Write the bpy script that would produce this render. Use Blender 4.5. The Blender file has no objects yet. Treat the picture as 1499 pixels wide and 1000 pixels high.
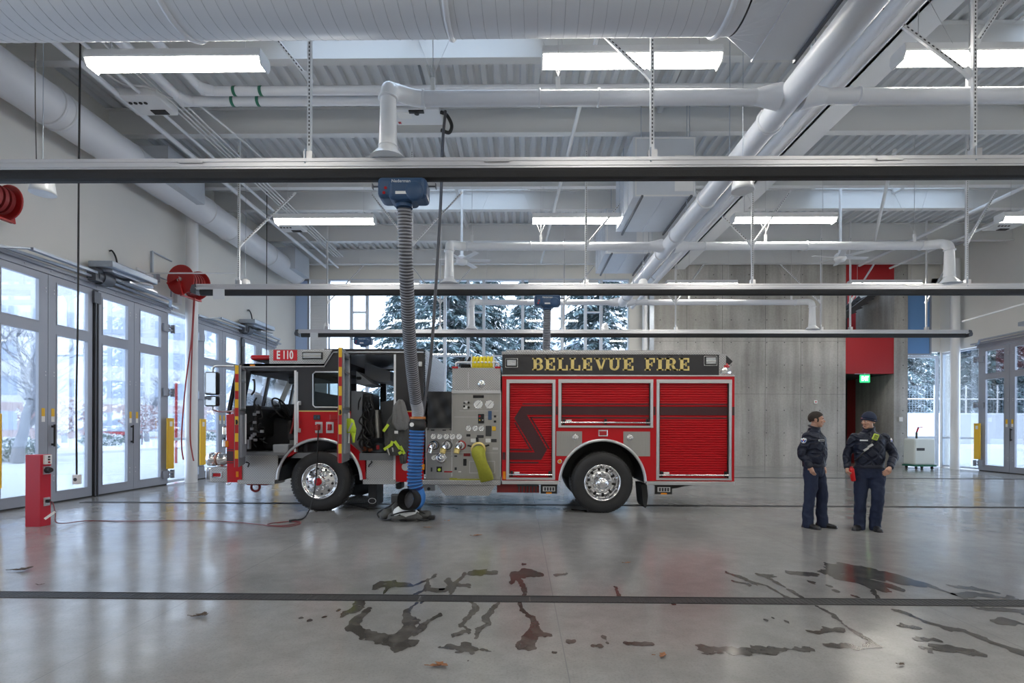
import bpy, bmesh, math, random
import numpy as np
from mathutils import Vector, Matrix, noise as mnoise
PI = math.pi
random.seed(7)
C = bpy.context.scene.collection

# ------------------------------------------------------------------ camera
F = 755.0; THETA = 0.0152; ROLL = 0.0035; EYE = 1.55; HOR = 626.0
cam = bpy.data.objects.new('camera', bpy.data.cameras.new('camera')); C.objects.link(cam)
cam.data.sensor_width = 36; cam.data.lens = F*36/1499
cam.data.shift_y = (HOR-500)/1499
cam.data.clip_end = 500
cam.matrix_world = Matrix.Translation((0, 0, EYE)) @ Matrix.Rotation(THETA, 4, 'Z') @ Matrix.Rotation(PI/2, 4, 'X') @ Matrix.Rotation(ROLL, 4, 'Z')
bpy.context.scene.camera = cam
_R = (Matrix.Rotation(THETA, 3, 'Z') @ Matrix.Rotation(PI/2, 3, 'X') @ Matrix.Rotation(ROLL, 3, 'Z'))
def ray(px, py):
    return _R @ Vector(((px-749.5)/F, -(py-HOR)/F, -1))
def at(px, py, Y):                      # measurement of the photograph at a known distance -> metres
    d = ray(px, py); t = Y/d.y
    return Vector((d.x*t, Y, EYE+d.z*t))
def atx(px, py, X):
    d = ray(px, py); t = X/d.x
    return Vector((X, d.y*t, EYE+d.z*t))
def gr(px, py, z=0.0):
    d = ray(px, py); t = (z-EYE)/d.z
    return Vector((d.x*t, d.y*t, z))

# ------------------------------------------------------------------ materials
def _new(name):
    m = bpy.data.materials.new(name); m.use_nodes = True
    nt = m.node_tree; return m, nt, nt.nodes['Principled BSDF']
def mat(name, col, rough=.5, metal=0., var=0., vscale=3., bump=0., bscale=40., coat=0., spec=.5, stretch=None, rvar=0.):
    m, nt, p = _new(name)
    p.inputs['Base Color'].default_value = (*col, 1); p.inputs['Roughness'].default_value = rough
    p.inputs['Metallic'].default_value = metal; p.inputs['Coat Weight'].default_value = coat
    p.inputs['Coat Roughness'].default_value = .05
    p.inputs['Specular IOR Level'].default_value = spec
    L = nt.links.new
    if var or bump or rvar:
        tc = nt.nodes.new('ShaderNodeTexCoord'); co = tc.outputs['Object']
        if stretch:
            mp = nt.nodes.new('ShaderNodeMapping'); mp.inputs['Scale'].default_value = stretch
            L(co, mp.inputs[0]); co = mp.outputs[0]
    if var:
        n = nt.nodes.new('ShaderNodeTexNoise'); n.inputs['Scale'].default_value = vscale; n.inputs['Detail'].default_value = 6
        L(co, n.inputs['Vector'])
        mx = nt.nodes.new('ShaderNodeMix'); mx.data_type = 'RGBA'
        mx.inputs[6].default_value = (*[c*(1-var) for c in col], 1); mx.inputs[7].default_value = (*[min(1, c*(1+var)) for c in col], 1)
        L(n.outputs['Fac'], mx.inputs[0]); L(mx.outputs[2], p.inputs['Base Color'])
    if rvar:
        n3 = nt.nodes.new('ShaderNodeTexNoise'); n3.inputs['Scale'].default_value = vscale*1.7; n3.inputs['Detail'].default_value = 5
        L(co, n3.inputs['Vector'])
        mr = nt.nodes.new('ShaderNodeMapRange'); mr.inputs[1].default_value = .3; mr.inputs[2].default_value = .7
        mr.inputs[3].default_value = max(0, rough-rvar); mr.inputs[4].default_value = rough+rvar
        L(n3.outputs['Fac'], mr.inputs[0]); L(mr.outputs[0], p.inputs['Roughness'])
    if bump:
        n2 = nt.nodes.new('ShaderNodeTexNoise'); n2.inputs['Scale'].default_value = bscale; n2.inputs['Detail'].default_value = 3
        L(co, n2.inputs['Vector'])
        b = nt.nodes.new('ShaderNodeBump'); b.inputs['Strength'].default_value = bump; b.inputs['Distance'].default_value = .02
        L(n2.outputs['Fac'], b.inputs['Height']); L(b.outputs[0], p.inputs['Normal'])
    return m
def emat(name, col, s):
    m, nt, p = _new(name)
    p.inputs['Base Color'].default_value = (*col, 1)
    p.inputs['Emission Color'].default_value = (*col, 1); p.inputs['Emission Strength'].default_value = s
    return m
def glassmat(name, tint, refl=.6):
    m, nt, p = _new(name); nt.nodes.remove(p)
    o = nt.nodes['Material Output']; L = nt.links.new
    t = nt.nodes.new('ShaderNodeBsdfTransparent'); t.inputs[0].default_value = (*tint, 1)
    g = nt.nodes.new('ShaderNodeBsdfGlossy'); g.inputs['Roughness'].default_value = .02
    fr = nt.nodes.new('ShaderNodeFresnel'); fr.inputs[0].default_value = 1.45
    mu = nt.nodes.new('ShaderNodeMath'); mu.operation = 'MULTIPLY'; mu.inputs[1].default_value = refl
    mx = nt.nodes.new('ShaderNodeMixShader')
    L(fr.outputs[0], mu.inputs[0]); L(mu.outputs[0], mx.inputs[0]); L(t.outputs[0], mx.inputs[1]); L(g.outputs[0], mx.inputs[2]); L(mx.outputs[0], o.inputs[0])
    return m
def plate(name, col, scale=44.):           # tread plate: crossed raised lozenges
    m, nt, p = _new(name); L = nt.links.new
    p.inputs['Base Color'].default_value = (*col, 1); p.inputs['Metallic'].default_value = .8; p.inputs['Roughness'].default_value = .42
    tc = nt.nodes.new('ShaderNodeTexCoord'); outs = []
    for k, (ax, ay, az) in enumerate(((1, 1, 1), (1, 1, -1))):
        mp = nt.nodes.new('ShaderNodeMapping'); mp.inputs['Scale'].default_value = (ax, ay, az)
        w = nt.nodes.new('ShaderNodeTexWave'); w.bands_direction = 'DIAGONAL'; w.inputs['Scale'].default_value = scale*.32
        L(tc.outputs['Object'], mp.inputs[0]); L(mp.outputs[0], w.inputs['Vector']); outs.append(w.outputs['Fac'])
    mu = nt.nodes.new('ShaderNodeMath'); mu.operation = 'MULTIPLY'; L(outs[0], mu.inputs[0]); L(outs[1], mu.inputs[1])
    b = nt.nodes.new('ShaderNodeBump'); b.inputs['Strength'].default_value = .45; b.inputs['Distance'].default_value = .01
    L(mu.outputs[0], b.inputs['Height']); L(b.outputs[0], p.inputs['Normal'])
    mx = nt.nodes.new('ShaderNodeMix'); mx.data_type = 'RGBA'
    mx.inputs[6].default_value = (*[c*.62 for c in col], 1); mx.inputs[7].default_value = (*col, 1)
    L(mu.outputs[0], mx.inputs[0]); L(mx.outputs[2], p.inputs['Base Color'])
    return m
M = {}
M['white'] = mat('white_paint', (.74, .75, .76), .45)
M['whitegloss'] = mat('white_gloss', (.78, .79, .80), .28, coat=.2)
M['deck'] = mat('deck_white', (.66, .68, .70), .5)
M['beam'] = mat('beam_white', (.70, .71, .71), .5)
M['wallwhite'] = mat('wall_white', (.74, .73, .69), .7, var=.03, vscale=1.5)
M['duct'] = mat('duct_white', (.72, .74, .78), .38, var=.02)
M['ductmetal'] = mat('duct_galvanised', (.62, .66, .72), .35, .35, var=.06, vscale=2)
M['alu'] = mat('aluminium', (.66, .66, .67), .3, .85, stretch=(.2, 8, 8), var=.06, vscale=6)
M['rail'] = mat('rail_aluminium', (.72, .72, .74), .32, .55)
M['doorgrey'] = mat('door_frame_grey', (.33, .35, .40), .45, .25, var=.04)
M['galv'] = mat('galvanised', (.42, .47, .54), .38, .6, var=.12, vscale=14)
M['darkgalv'] = mat('dark_steel', (.13, .14, .16), .45, .6)
M['chrome'] = mat('chrome', (.82, .82, .83), .08, 1.)
M['steel'] = mat('brushed_steel', (.44, .43, .41), .34, .85, var=.10, vscale=4, stretch=(30, 30, 1))
M['plate'] = plate('tread_plate', (.60, .59, .58))
M['spandrel'] = mat('spandrel_blue', (.15, .32, .62), .3)
M['spandrelpale'] = mat('spandrel_pale', (.42, .56, .82), .3)
M['mullion'] = mat('mullion_pale', (.58, .64, .72), .45)
M['black'] = mat('black', (.012, .012, .013), .5)
M['blackrub'] = mat('black_rubber', (.018, .018, .019), .65, bump=.15)
M['tyre'] = mat('tyre_rubber', (.022, .022, .023), .6, var=.25, vscale=9)
M['char'] = mat('charcoal', (.045, .047, .05), .6, var=.1)
M['graphite'] = mat('graphite_paint', (.026, .025, .028), .25, coat=.2)
M['red'] = mat('truck_red', (.50, .004, .010), .3, coat=.15, spec=.3)
M['redslat'] = mat('shutter_red', (.47, .004, .010), .4, spec=.3)
M['redwall'] = mat('red_panel', (.36, .012, .016), .5)
M['redped'] = mat('pedestal_red', (.52, .02, .04), .4)
M['redreel'] = mat('reel_red', (.40, .015, .015), .38)
M['redhose'] = mat('red_hose', (.30, .03, .03), .5)
M['reddark'] = mat('chassis_red', (.22, .01, .012), .4)
M['redlens'] = mat('red_lens', (.42, .01, .015), .12, coat=.5)
M['amber'] = mat('amber_lens', (.75, .25, .01), .2)
M['yellow'] = mat('safety_yellow', (.80, .48, .02), .45)
M['stripey'] = mat('reflective_yellow', (.80, .48, .02), .35)
M['striper'] = mat('reflective_red', (.45, .01, .015), .35)
M['gold'] = mat('gold_leaf', (.72, .56, .20), .4, .25, var=.25, vscale=60)
M['stripe'] = mat('stripe_dark', (.055, .014, .018), .3)
M['blue'] = mat('unit_blue', (.030, .075, .16), .42, var=.05)
M['hosegrey'] = mat('hose_grey', (.34, .345, .37), .5)
M['hosegrey2'] = mat('hose_rib', (.06, .06, .07), .5)
M['hosepale'] = mat('hose_pale', (.46, .46, .48), .5)
M['hoseblue'] = mat('hose_blue', (.03, .17, .50), .42)
M['limehose'] = mat('olive_hose', (.32, .32, .03), .8, var=.2, vscale=30)
M['yellowhose'] = mat('yellow_hose', (.78, .62, .02), .6)
M['hivis'] = mat('hi_vis', (.62, .80, .05), .6)
M['turnout'] = mat('turnout_fabric', (.085, .085, .082), .85, var=.2, vscale=20, bump=.3, bscale=30)
M['hood'] = mat('hood_fabric', (.20, .195, .19), .9, var=.1, vscale=20, bump=.3, bscale=25)
M['seat'] = mat('seat_vinyl', (.03, .03, .034), .5, bump=.2)
M['cabgrey'] = mat('cab_interior', (.20, .21, .225), .55, var=.08)
M['cablight'] = mat('cab_headliner', (.34, .36, .39), .5)
M['glass'] = glassmat('clear_glass', (.93, .96, .98), .7)
M['glassblue'] = glassmat('blue_glass', (.42, .62, .86), .5)
M['glassdark'] = glassmat('tinted_glass', (.40, .46, .48), 1.)
M['louver'] = mat('blind_white', (.78, .80, .83), .5)
M['lampglow'] = emat('tube_glow', (1, .95, .86), 22)
M['cup'] = mat('red_bottle', (.62, .01, .012), .35)
M['exitgreen'] = emat('exit_green', (.03, .62, .18), 1.0)
M['exitwhite'] = emat('exit_letter', (.75, 1, .80), 1.6)
M['navyjacket'] = mat('navy_jacket', (.013, .016, .030), .55, bump=.25, bscale=18)
M['navytrouser'] = mat('navy_trousers', (.010, .018, .048), .8, bump=.25, bscale=9)
M['skin'] = mat('skin', (.52, .29, .20), .5, var=.08, vscale=14)
M['hair'] = mat('hair', (.026, .017, .011), .7, bump=.5, bscale=60)
M['leather'] = mat('black_leather', (.012, .012, .013), .35)
M['paper'] = mat('label_white', (.80, .80, .78), .6)
M['leaf'] = mat('dry_leaf', (.24, .10, .04), .8, var=.3, vscale=40)
M['leafdark'] = mat('dark_leaf', (.06, .035, .02), .7)
M['snow'] = mat('snow', (.86, .88, .92), .9, var=.04, vscale=.7)
M['road'] = mat('wet_road', (.72, .75, .80), .6, var=.08, vscale=.4)
M['grate'] = mat('grate_iron', (.045, .045, .048), .5, .4)
M['facade'] = mat('facade_pale', (.74, .76, .80), .7)
M['facadebrick'] = mat('facade_brick', (.56, .46, .46), .8, var=.1, vscale=3)
M['facadeglass'] = mat('facade_glass', (.46, .53, .66), .3)
M['bark'] = mat('bark', (.30, .31, .35), .9, var=.2, vscale=5)
M['rustleaf'] = mat('snowy_red_leaves', (.50, .36, .36), .9, var=.35, vscale=3)
M['shrub'] = mat('snowy_shrub', (.20, .26, .24), .9, var=.3, vscale=3)
M['needle'] = mat('conifer_needles', (.13, .19, .20), .9, var=.3, vscale=2)
M['needlesnow'] = mat('snow_on_needles', (.80, .84, .90), .9)
M['retwall'] = mat('retaining_wall', (.58, .60, .64), .85, var=.06, vscale=1.5)
M['fence'] = mat('fence_mesh', (.20, .25, .30), .5, .3)
M['plastic'] = mat('tank_plastic', (.72, .78, .76), .35)
M['green'] = mat('tag_green', (.02, .16, .10), .5)

# ------------------------------------------------------------------ mesh builder
WL = {}                                   # world location of roots / parts
class MB:
    def __init__(s): s.v = []; s.f = []; s.sm = []; s.mi = []; s.cur = 0
    def add(s, vs, fs, smooth=False):
        b = len(s.v); s.v += [tuple(v) for v in vs]
        for f in fs: s.f.append(tuple(b+i for i in f)); s.sm.append(smooth); s.mi.append(s.cur)
        return s
    def box(s, x0, x1, y0, y1, z0, z1):
        x0, x1 = sorted((x0, x1)); y0, y1 = sorted((y0, y1)); z0, z1 = sorted((z0, z1))
        v = [(x, y, z) for z in (z0, z1) for y in (y0, y1) for x in (x0, x1)]
        return s.add(v, [(0, 2, 3, 1), (4, 5, 7, 6), (0, 1, 5, 4), (2, 6, 7, 3), (0, 4, 6, 2), (1, 3, 7, 5)])
    def bbox(s, x0, x1, y0, y1, z0, z1, r=.01, seg=2):       # bevelled box
        x0, x1 = sorted((x0, x1)); y0, y1 = sorted((y0, y1)); z0, z1 = sorted((z0, z1))
        bm = bmesh.new(); bmesh.ops.create_cube(bm, size=1)
        for v in bm.verts: v.co = Vector(((x0+x1)/2+v.co.x*(x1-x0), (y0+y1)/2+v.co.y*(y1-y0), (z0+z1)/2+v.co.z*(z1-z0)))
        r = min(r, (x1-x0)*.49, (y1-y0)*.49, (z1-z0)*.49)
        bmesh.ops.bevel(bm, geom=bm.edges[:], offset=r, segments=seg, affect='EDGES', profile=.5)
        bm.verts.index_update()
        s.add([v.co for v in bm.verts], [[v.index for v in f.verts] for f in bm.faces], False); bm.free(); return s
    def obox(s, p0, p1, w, h, up=(0, 0, 1)):                 # bar from p0 to p1, section w (sideways) x h (along up)
        p0 = Vector(p0); p1 = Vector(p1); d = (p1-p0).normalized(); up = Vector(up)
        if abs(d.dot(up)) > .98: up = Vector((1, 0, 0))
        sd = d.cross(up).normalized(); u = sd.cross(d)
        vs = [p+sd*(a*w/2)+u*(b*h/2) for p in (p0, p1) for a, b in ((-1, -1), (1, -1), (1, 1), (-1, 1))]
        return s.add(vs, [(0, 3, 2, 1), (4, 5, 6, 7), (0, 1, 5, 4), (1, 2, 6, 5), (2, 3, 7, 6), (3, 0, 4, 7)])
    def cyl(s, p0, p1, r0, r1=None, n=20, caps=True):
        r1 = r0 if r1 is None else r1
        return s.tube([p0, p1], [r0, r1], n, caps)
    def tube(s, pts, rad, n=12, caps=True, closed=False):
        P = [Vector(p) for p in pts]; m = len(P)
        if not hasattr(rad, '__len__'): rad = [rad]*m
        prev = None; rings = []
        for i in range(m):
            a = P[i-1] if (i > 0 or closed) else P[i]; b = P[(i+1) % m] if (i < m-1 or closed) else P[i]
            d = (b-a).normalized() if (b-a).length > 1e-9 else Vector((0, 0, 1))
            if prev is None:
                u = Vector((0, 0, 1)) if abs(d.z) < .9 else Vector((1, 0, 0))
                u = (u-d*u.dot(d)).normalized()
            else:
                u = prev-d*prev.dot(d); u = u.normalized() if u.length > 1e-6 else prev
            prev = u; w = d.cross(u)
            rings.append([P[i]+(u*math.cos(2*PI*k/n)+w*math.sin(2*PI*k/n))*rad[i] for k in range(n)])
        vs = [v for r in rings for v in r]; fs = []
        for i in range(m if closed else m-1):
            j = (i+1) % m
            for k in range(n): fs.append((i*n+k, i*n+(k+1) % n, j*n+(k+1) % n, j*n+k))
        s.add(vs, fs, True)
        if caps and not closed:
            s.add(rings[0], [tuple(reversed(range(n)))]); s.add(rings[-1], [tuple(range(n))])
        return s
    def loft(s, rings, caps=True, smooth=True):
        n = len(rings[0]); vs = [v for r in rings for v in r]; fs = []
        for i in range(len(rings)-1):
            for k in range(n): fs.append((i*n+k, i*n+(k+1) % n, (i+1)*n+(k+1) % n, (i+1)*n+k))
        if caps: fs += [tuple(reversed(range(n))), tuple((len(rings)-1)*n+k for k in range(n))]
        return s.add(vs, fs, smooth)
    def ell(s, c, r, nu=16, nv=10, rot=None):
        c = Vector(c); vs = []; fs = []
        for j in range(nv+1):
            t = PI*j/nv
            for i in range(nu):
                a = 2*PI*i/nu; p = Vector((r[0]*math.sin(t)*math.cos(a), r[1]*math.sin(t)*math.sin(a), r[2]*math.cos(t)))
                if rot: p = rot @ p
                vs.append(c+p)
        for j in range(nv):
            for i in range(nu): fs.append((j*nu+i, (j+1)*nu+i, (j+1)*nu+(i+1) % nu, j*nu+(i+1) % nu))
        return s.add(vs, fs, True)
    def lathe(s, prof, c, axis='y', n=32, smooth=True, closed=False):   # prof: (radius, along)
        c = Vector(c); vs = []; fs = []
        ax = {'x': (Vector((1, 0, 0)), Vector((0, 1, 0)), Vector((0, 0, 1))), 'y': (Vector((0, 1, 0)), Vector((1, 0, 0)), Vector((0, 0, 1))), 'z': (Vector((0, 0, 1)), Vector((1, 0, 0)), Vector((0, 1, 0)))}[axis]
        for (r, t) in prof:
            for k in range(n):
                a = 2*PI*k/n; vs.append(c+ax[0]*t+ax[1]*(r*math.cos(a))+ax[2]*(r*math.sin(a)))
        m = len(prof)
        for i in range(m if closed else m-1):
            j = (i+1) % m
            for k in range(n): fs.append((i*n+k, i*n+(k+1) % n, j*n+(k+1) % n, j*n+k))
        return s.add(vs, fs, smooth)
    def prism(s, poly, y0, y1, plane='xz'):                    # polygon extruded along the third axis
        def mk(p, t):
            return {'xz': (p[0], t, p[1]), 'yz': (t, p[0], p[1]), 'xy': (p[0], p[1], t)}[plane]
        n = len(poly); vs = [mk(p, y0) for p in poly]+[mk(p, y1) for p in poly]
        fs = [tuple(range(n)), tuple(reversed(range(n, 2*n)))]+[(i, i+n, (i+1) % n+n, (i+1) % n) for i in range(n)]
        return s.add(vs, fs)
    def plate_holes(s, outer, inner, y0, y1, plane='xz'):      # ring between two loops with equal counts, extruded
        def mk(p, t):
            return {'xz': (p[0], t, p[1]), 'yz': (t, p[0], p[1]), 'xy': (p[0], p[1], t)}[plane]
        n = len(outer); vs = [mk(p, t) for t in (y0, y1) for L in (outer, inner) for p in L]; fs = []
        for i in range(n):
            j = (i+1) % n
            fs += [(i, j, n+j, n+i), (2*n+i, 3*n+i, 3*n+j, 2*n+j), (i, 2*n+i, 2*n+j, j), (n+i, n+j, 3*n+j, 3*n+i)]
        return s.add(vs, fs)
    def frame(s, x0, x1, z0, z1, w, y0, y1, plane='xz'):       # rectangular frame, member width w
        o = [(x0, z0), (x1, z0), (x1, z1), (x0, z1)]; i = [(x0+w, z0+w), (x1-w, z0+w), (x1-w, z1-w), (x0+w, z1-w)]
        return s.plate_holes(o, i, y0, y1, plane)
    def xform(s, Mx, start=0):
        s.v[start:] = [tuple(Mx @ Vector(v)) for v in s.v[start:]]; return s
    def build(s, name, m, parent=None, mods=()):
        me = bpy.data.meshes.new(name)
        off = WL.get(parent.name, Vector((0, 0, 0))) if parent else Vector((0, 0, 0))
        vs = [(v[0]-off.x, v[1]-off.y, v[2]-off.z) for v in s.v] if parent else s.v
        me.from_pydata(vs, [], s.f)
        ms = m if isinstance(m, (list, tuple)) else [m]
        for q in ms: me.materials.append(q)
        me.polygons.foreach_set('use_smooth', s.sm)
        if len(ms) > 1: me.polygons.foreach_set('material_index', s.mi)
        bm = bmesh.new(); bm.from_mesh(me); bmesh.ops.recalc_face_normals(bm, faces=bm.faces[:]); bm.to_mesh(me); bm.free()
        o = bpy.data.objects.new(name, me); C.objects.link(o)
        if parent: o.parent = parent
        WL[o.name] = off.copy()
        for md in mods:
            q = o.modifiers.new(md[0], md[1])
            for k, v in md[2].items(): setattr(q, k, v)
        return o
def tag(o, label, cat, group=None, kind=None):
    o['label'] = label; o['category'] = cat
    if group: o['group'] = group
    if kind: o['kind'] = kind
    return o
def struct(o, label=None, cat=None):
    o['kind'] = 'structure'
    if label: o['label'] = label; o['category'] = cat or 'building'
    return o
def thing(name, label, cat, loc=(0, 0, 0), group=None, kind=None):
    o = bpy.data.objects.new(name, None); C.objects.link(o); o.location = loc; o.empty_display_size = .2
    WL[o.name] = Vector(loc)
    return tag(o, label, cat, group, kind)
def dup(o, loc=None, label=None, group=None, rotz=None, parent=None):
    c = o.copy(); C.objects.link(c)
    if parent: c.parent = parent
    for ch in list(o.children): dup(ch, parent=c)
    if loc is not None: c.location = loc
    if rotz is not None: c.rotation_euler = (0, 0, rotz)
    if label: c['label'] = label
    if group: c['group'] = group
    return c
def text_into(mb, s, size, origin, xdir=(1, 0, 0), udir=(0, 0, 1), depth=.002, font=None, bold=0, sx=1., align='CENTER', fn=None):
    cu = bpy.data.curves.new('lettering', 'FONT'); cu.body = s; cu.size = size; cu.align_x = align; cu.align_y = 'CENTER'
    cu.extrude = depth; cu.offset = bold
    o = bpy.data.objects.new('lettering', cu); C.objects.link(o)
    dg = bpy.context.evaluated_depsgraph_get(); me = o.evaluated_get(dg).to_mesh()
    X = Vector(xdir); U = Vector(udir); N = X.cross(U); O = Vector(origin)
    vs = [(fn(v.co) if fn else O+X*(v.co.x*sx)+U*v.co.y+N*v.co.z) for v in me.vertices]
    fs = [tuple(p.vertices) for p in me.polygons]
    mb.add(vs, fs); o.evaluated_get(dg).to_mesh_clear()
    bpy.data.objects.remove(o); bpy.data.curves.remove(cu)
    return mb
def arc(cx, cz, r, a0, a1, n):
    return [(cx+r*math.cos(a0+(a1-a0)*i/n), cz+r*math.sin(a0+(a1-a0)*i/n)) for i in range(n+1)]
def bez(p, n=16):                          # smooth path through points (Catmull-Rom)
    P = [Vector(q) for q in p]; P = [P[0]*2-P[1]]+P+[P[-1]*2-P[-2]]; out = []
    for i in range(1, len(P)-2):
        for k in range(n):
            t = k/n; a, b, c, d = P[i-1], P[i], P[i+1], P[i+2]
            out.append(.5*((2*b)+(c-a)*t+(2*a-5*b+4*c-d)*t*t+(3*b-a-3*c+d)*t**3))
    out.append(P[-2]); return out
# ------------------------------------------------------------------ world and view
sc = bpy.context.scene
sc.view_settings.view_transform = 'Standard'; sc.view_settings.look = 'None'; sc.view_settings.gamma = 1
sc.view_settings.use_curve_mapping = False; sc.view_settings.exposure = 0.60
sc.cycles.use_denoising = True; sc.cycles.max_bounces = 8; sc.cycles.diffuse_bounces = 5; sc.cycles.glossy_bounces = 4
sc.cycles.transparent_max_bounces = 16; sc.cycles.sample_clamp_indirect = 6
w = bpy.data.worlds.new('overcast_sky'); sc.world = w; w.use_nodes = True
wn = w.node_tree; bg = wn.nodes['Background']
tc = wn.nodes.new('ShaderNodeTexCoord'); sp = wn.nodes.new('ShaderNodeSeparateXYZ'); rp = wn.nodes.new('ShaderNodeValToRGB')
wn.links.new(tc.outputs['Generated'], sp.inputs[0]); wn.links.new(sp.outputs['Z'], rp.inputs[0]); wn.links.new(rp.outputs[0], bg.inputs[0])
rp.color_ramp.elements[0].color = (.80, .87, 1, 1); rp.color_ramp.elements[1].color = (.62, .78, 1, 1)
bg.inputs[1].default_value = 3.0

XL, XR, YB, YF = -9.4, 17.2, 21.4, -7.0          # inner faces of the hall
DECK, BEAM = 8.75, 8.15

# ------------------------------------------------------------------ floor
def floor_material():
    m, nt, p = _new('polished_concrete'); L = nt.links.new; N = nt.nodes.new
    tc = N('ShaderNodeTexCoord')
    def noise(scale, det, rough=.6):
        n = N('ShaderNodeTexNoise'); n.inputs['Scale'].default_value = scale; n.inputs['Detail'].default_value = det; n.inputs['Roughness'].default_value = rough
        L(tc.outputs['Object'], n.inputs['Vector']); return n.outputs['Fac']
    def ramp(src, a, b, ca, cb):
        r = N('ShaderNodeValToRGB'); r.color_ramp.elements[0].position = a; r.color_ramp.elements[1].position = b
        r.color_ramp.elements[0].color = (*ca, 1); r.color_ramp.elements[1].color = (*cb, 1); L(src, r.inputs[0]); return r.outputs[0]
    def mul(a, b):
        x = N('ShaderNodeMix'); x.data_type = 'RGBA'; x.blend_type = 'MULTIPLY'; x.inputs[0].default_value = 1; L(a, x.inputs[6]); L(b, x.inputs[7]); return x.outputs[2]
    c = ramp(noise(.55, 8, .62), .3, .72, (.225, .221, .212), (.33, .325, .317))
    c = mul(c, ramp(noise(5, 8, .7), .3, .65, (.88, .88, .88), (1.06, 1.06, 1.06)))
    c = mul(c, ramp(noise(60, 3), .32, .5, (.86, .86, .85), (1, 1, 1)))
    sx = N('ShaderNodeSeparateXYZ'); L(tc.outputs['Object'], sx.inputs[0])
    def joint(out, off, pitch, half):
        a = N('ShaderNodeMath'); a.operation = 'ADD'; a.inputs[1].default_value = -off+pitch*50+pitch/2; L(out, a.inputs[0])
        b = N('ShaderNodeMath'); b.operation = 'MODULO'; b.inputs[1].default_value = pitch; L(a.outputs[0], b.inputs[0])
        d = N('ShaderNodeMath'); d.operation = 'SUBTRACT'; d.inputs[1].default_value = pitch/2; L(b.outputs[0], d.inputs[0])
        e = N('ShaderNodeMath'); e.operation = 'ABSOLUTE'; L(d.outputs[0], e.inputs[0])
        g = N('ShaderNodeMath'); g.operation = 'LESS_THAN'; g.inputs[1].default_value = half; L(e.outputs[0], g.inputs[0]); return g.outputs[0]
    j = joint(sx.outputs['X'], .31, 3.26, .004)
    x = N('ShaderNodeMix'); x.data_type = 'RGBA'; L(j, x.inputs[0]); L(c, x.inputs[6]); x.inputs[7].default_value = (.20, .20, .20, 1)
    L(x.outputs[2], p.inputs['Base Color'])
    mr = N('ShaderNodeMapRange'); mr.inputs[1].default_value = .3; mr.inputs[2].default_value = .7; mr.inputs[3].default_value = .10; mr.inputs[4].default_value = .24
    L(noise(1.3, 6), mr.inputs[0]); L(mr.outputs[0], p.inputs['Roughness'])
    p.inputs['Specular IOR Level'].default_value = .55
    b = N('ShaderNodeBump'); b.inputs['Strength'].default_value = .10; b.inputs['Distance'].default_value = .05
    L(noise(1.1, 3), b.inputs['Height']); L(b.outputs[0], p.inputs['Normal'])
    return m
M['floor'] = floor_material()
struct(MB().box(XL-.3, XR+.3, YF-.3, YB+3.2, -.25, 0).build('floor', M['floor']))

def concrete_material():
    m, nt, p = _new('board_marked_concrete'); L = nt.links.new; N = nt.nodes.new
    tc = N('ShaderNodeTexCoord')
    def noise(scale, det, st=None):
        n = N('ShaderNodeTexNoise'); n.inputs['Scale'].default_value = scale; n.inputs['Detail'].default_value = det
        if st:
            mp = N('ShaderNodeMapping'); mp.inputs['Scale'].default_value = st; L(tc.outputs['Object'], mp.inputs[0]); L(mp.outputs[0], n.inputs['Vector'])
        else: L(tc.outputs['Object'], n.inputs['Vector'])
        return n.outputs['Fac']
    def ramp(src, a, b, ca, cb):
        r = N('ShaderNodeValToRGB'); r.color_ramp.elements[0].position = a; r.color_ramp.elements[1].position = b
        r.color_ramp.elements[0].color = (*ca, 1); r.color_ramp.elements[1].color = (*cb, 1); L(src, r.inputs[0]); return r.outputs[0]
    def mul(a, b):
        x = N('ShaderNodeMix'); x.data_type = 'RGBA'; x.blend_type = 'MULTIPLY'; x.inputs[0].default_value = 1; L(a, x.inputs[6]); L(b, x.inputs[7]); return x.outputs[2]
    c = ramp(noise(.5, 8), .3, .7, (.32, .312, .29), (.49, .48, .455))
    c = mul(c, ramp(noise(1, 7, (3.2, 3.2, .28)), .32, .62, (.72, .71, .70), (1.05, 1.05, 1.05)))
    c = mul(c, ramp(noise(14, 6), .3, .6, (.9, .9, .9), (1.03, 1.03, 1.03)))
    L(c, p.inputs['Base Color']); p.inputs['Roughness'].default_value = .72
    b = N('ShaderNodeBump'); b.inputs['Strength'].default_value = .2; b.inputs['Distance'].default_value = .02; L(noise(9, 6), b.inputs['Height']); L(b.outputs[0], p.inputs['Normal'])
    return m
M['conc'] = concrete_material()

# ------------------------------------------------------------------ side walls with their door openings
UC = [17.2, 11.22, 5.24, -.74]                     # centres of the folding-door openings along both side walls
HD = 4.68
def side_wall(name, x0, x1):
    b = MB(); b.box(x0, x1, YF, YB, HD, DECK+.1)
    b.box(x0, x1, 19.62 if x0 < 0 else 21.3, YB, 0, HD)
    b.box(x0, x1, YF, UC[-1]-2.35, 0, HD)
    return struct(b.build(name, M['wallwhite']))
side_wall('wall_left', XL-.3, XL); side_wall('wall_right', XR, XR+.3)
struct(MB().box(XL-.3, XR+.3, YF-.3, YF, 0, DECK+.1).build('wall_front', M['wallwhite']))

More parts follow.
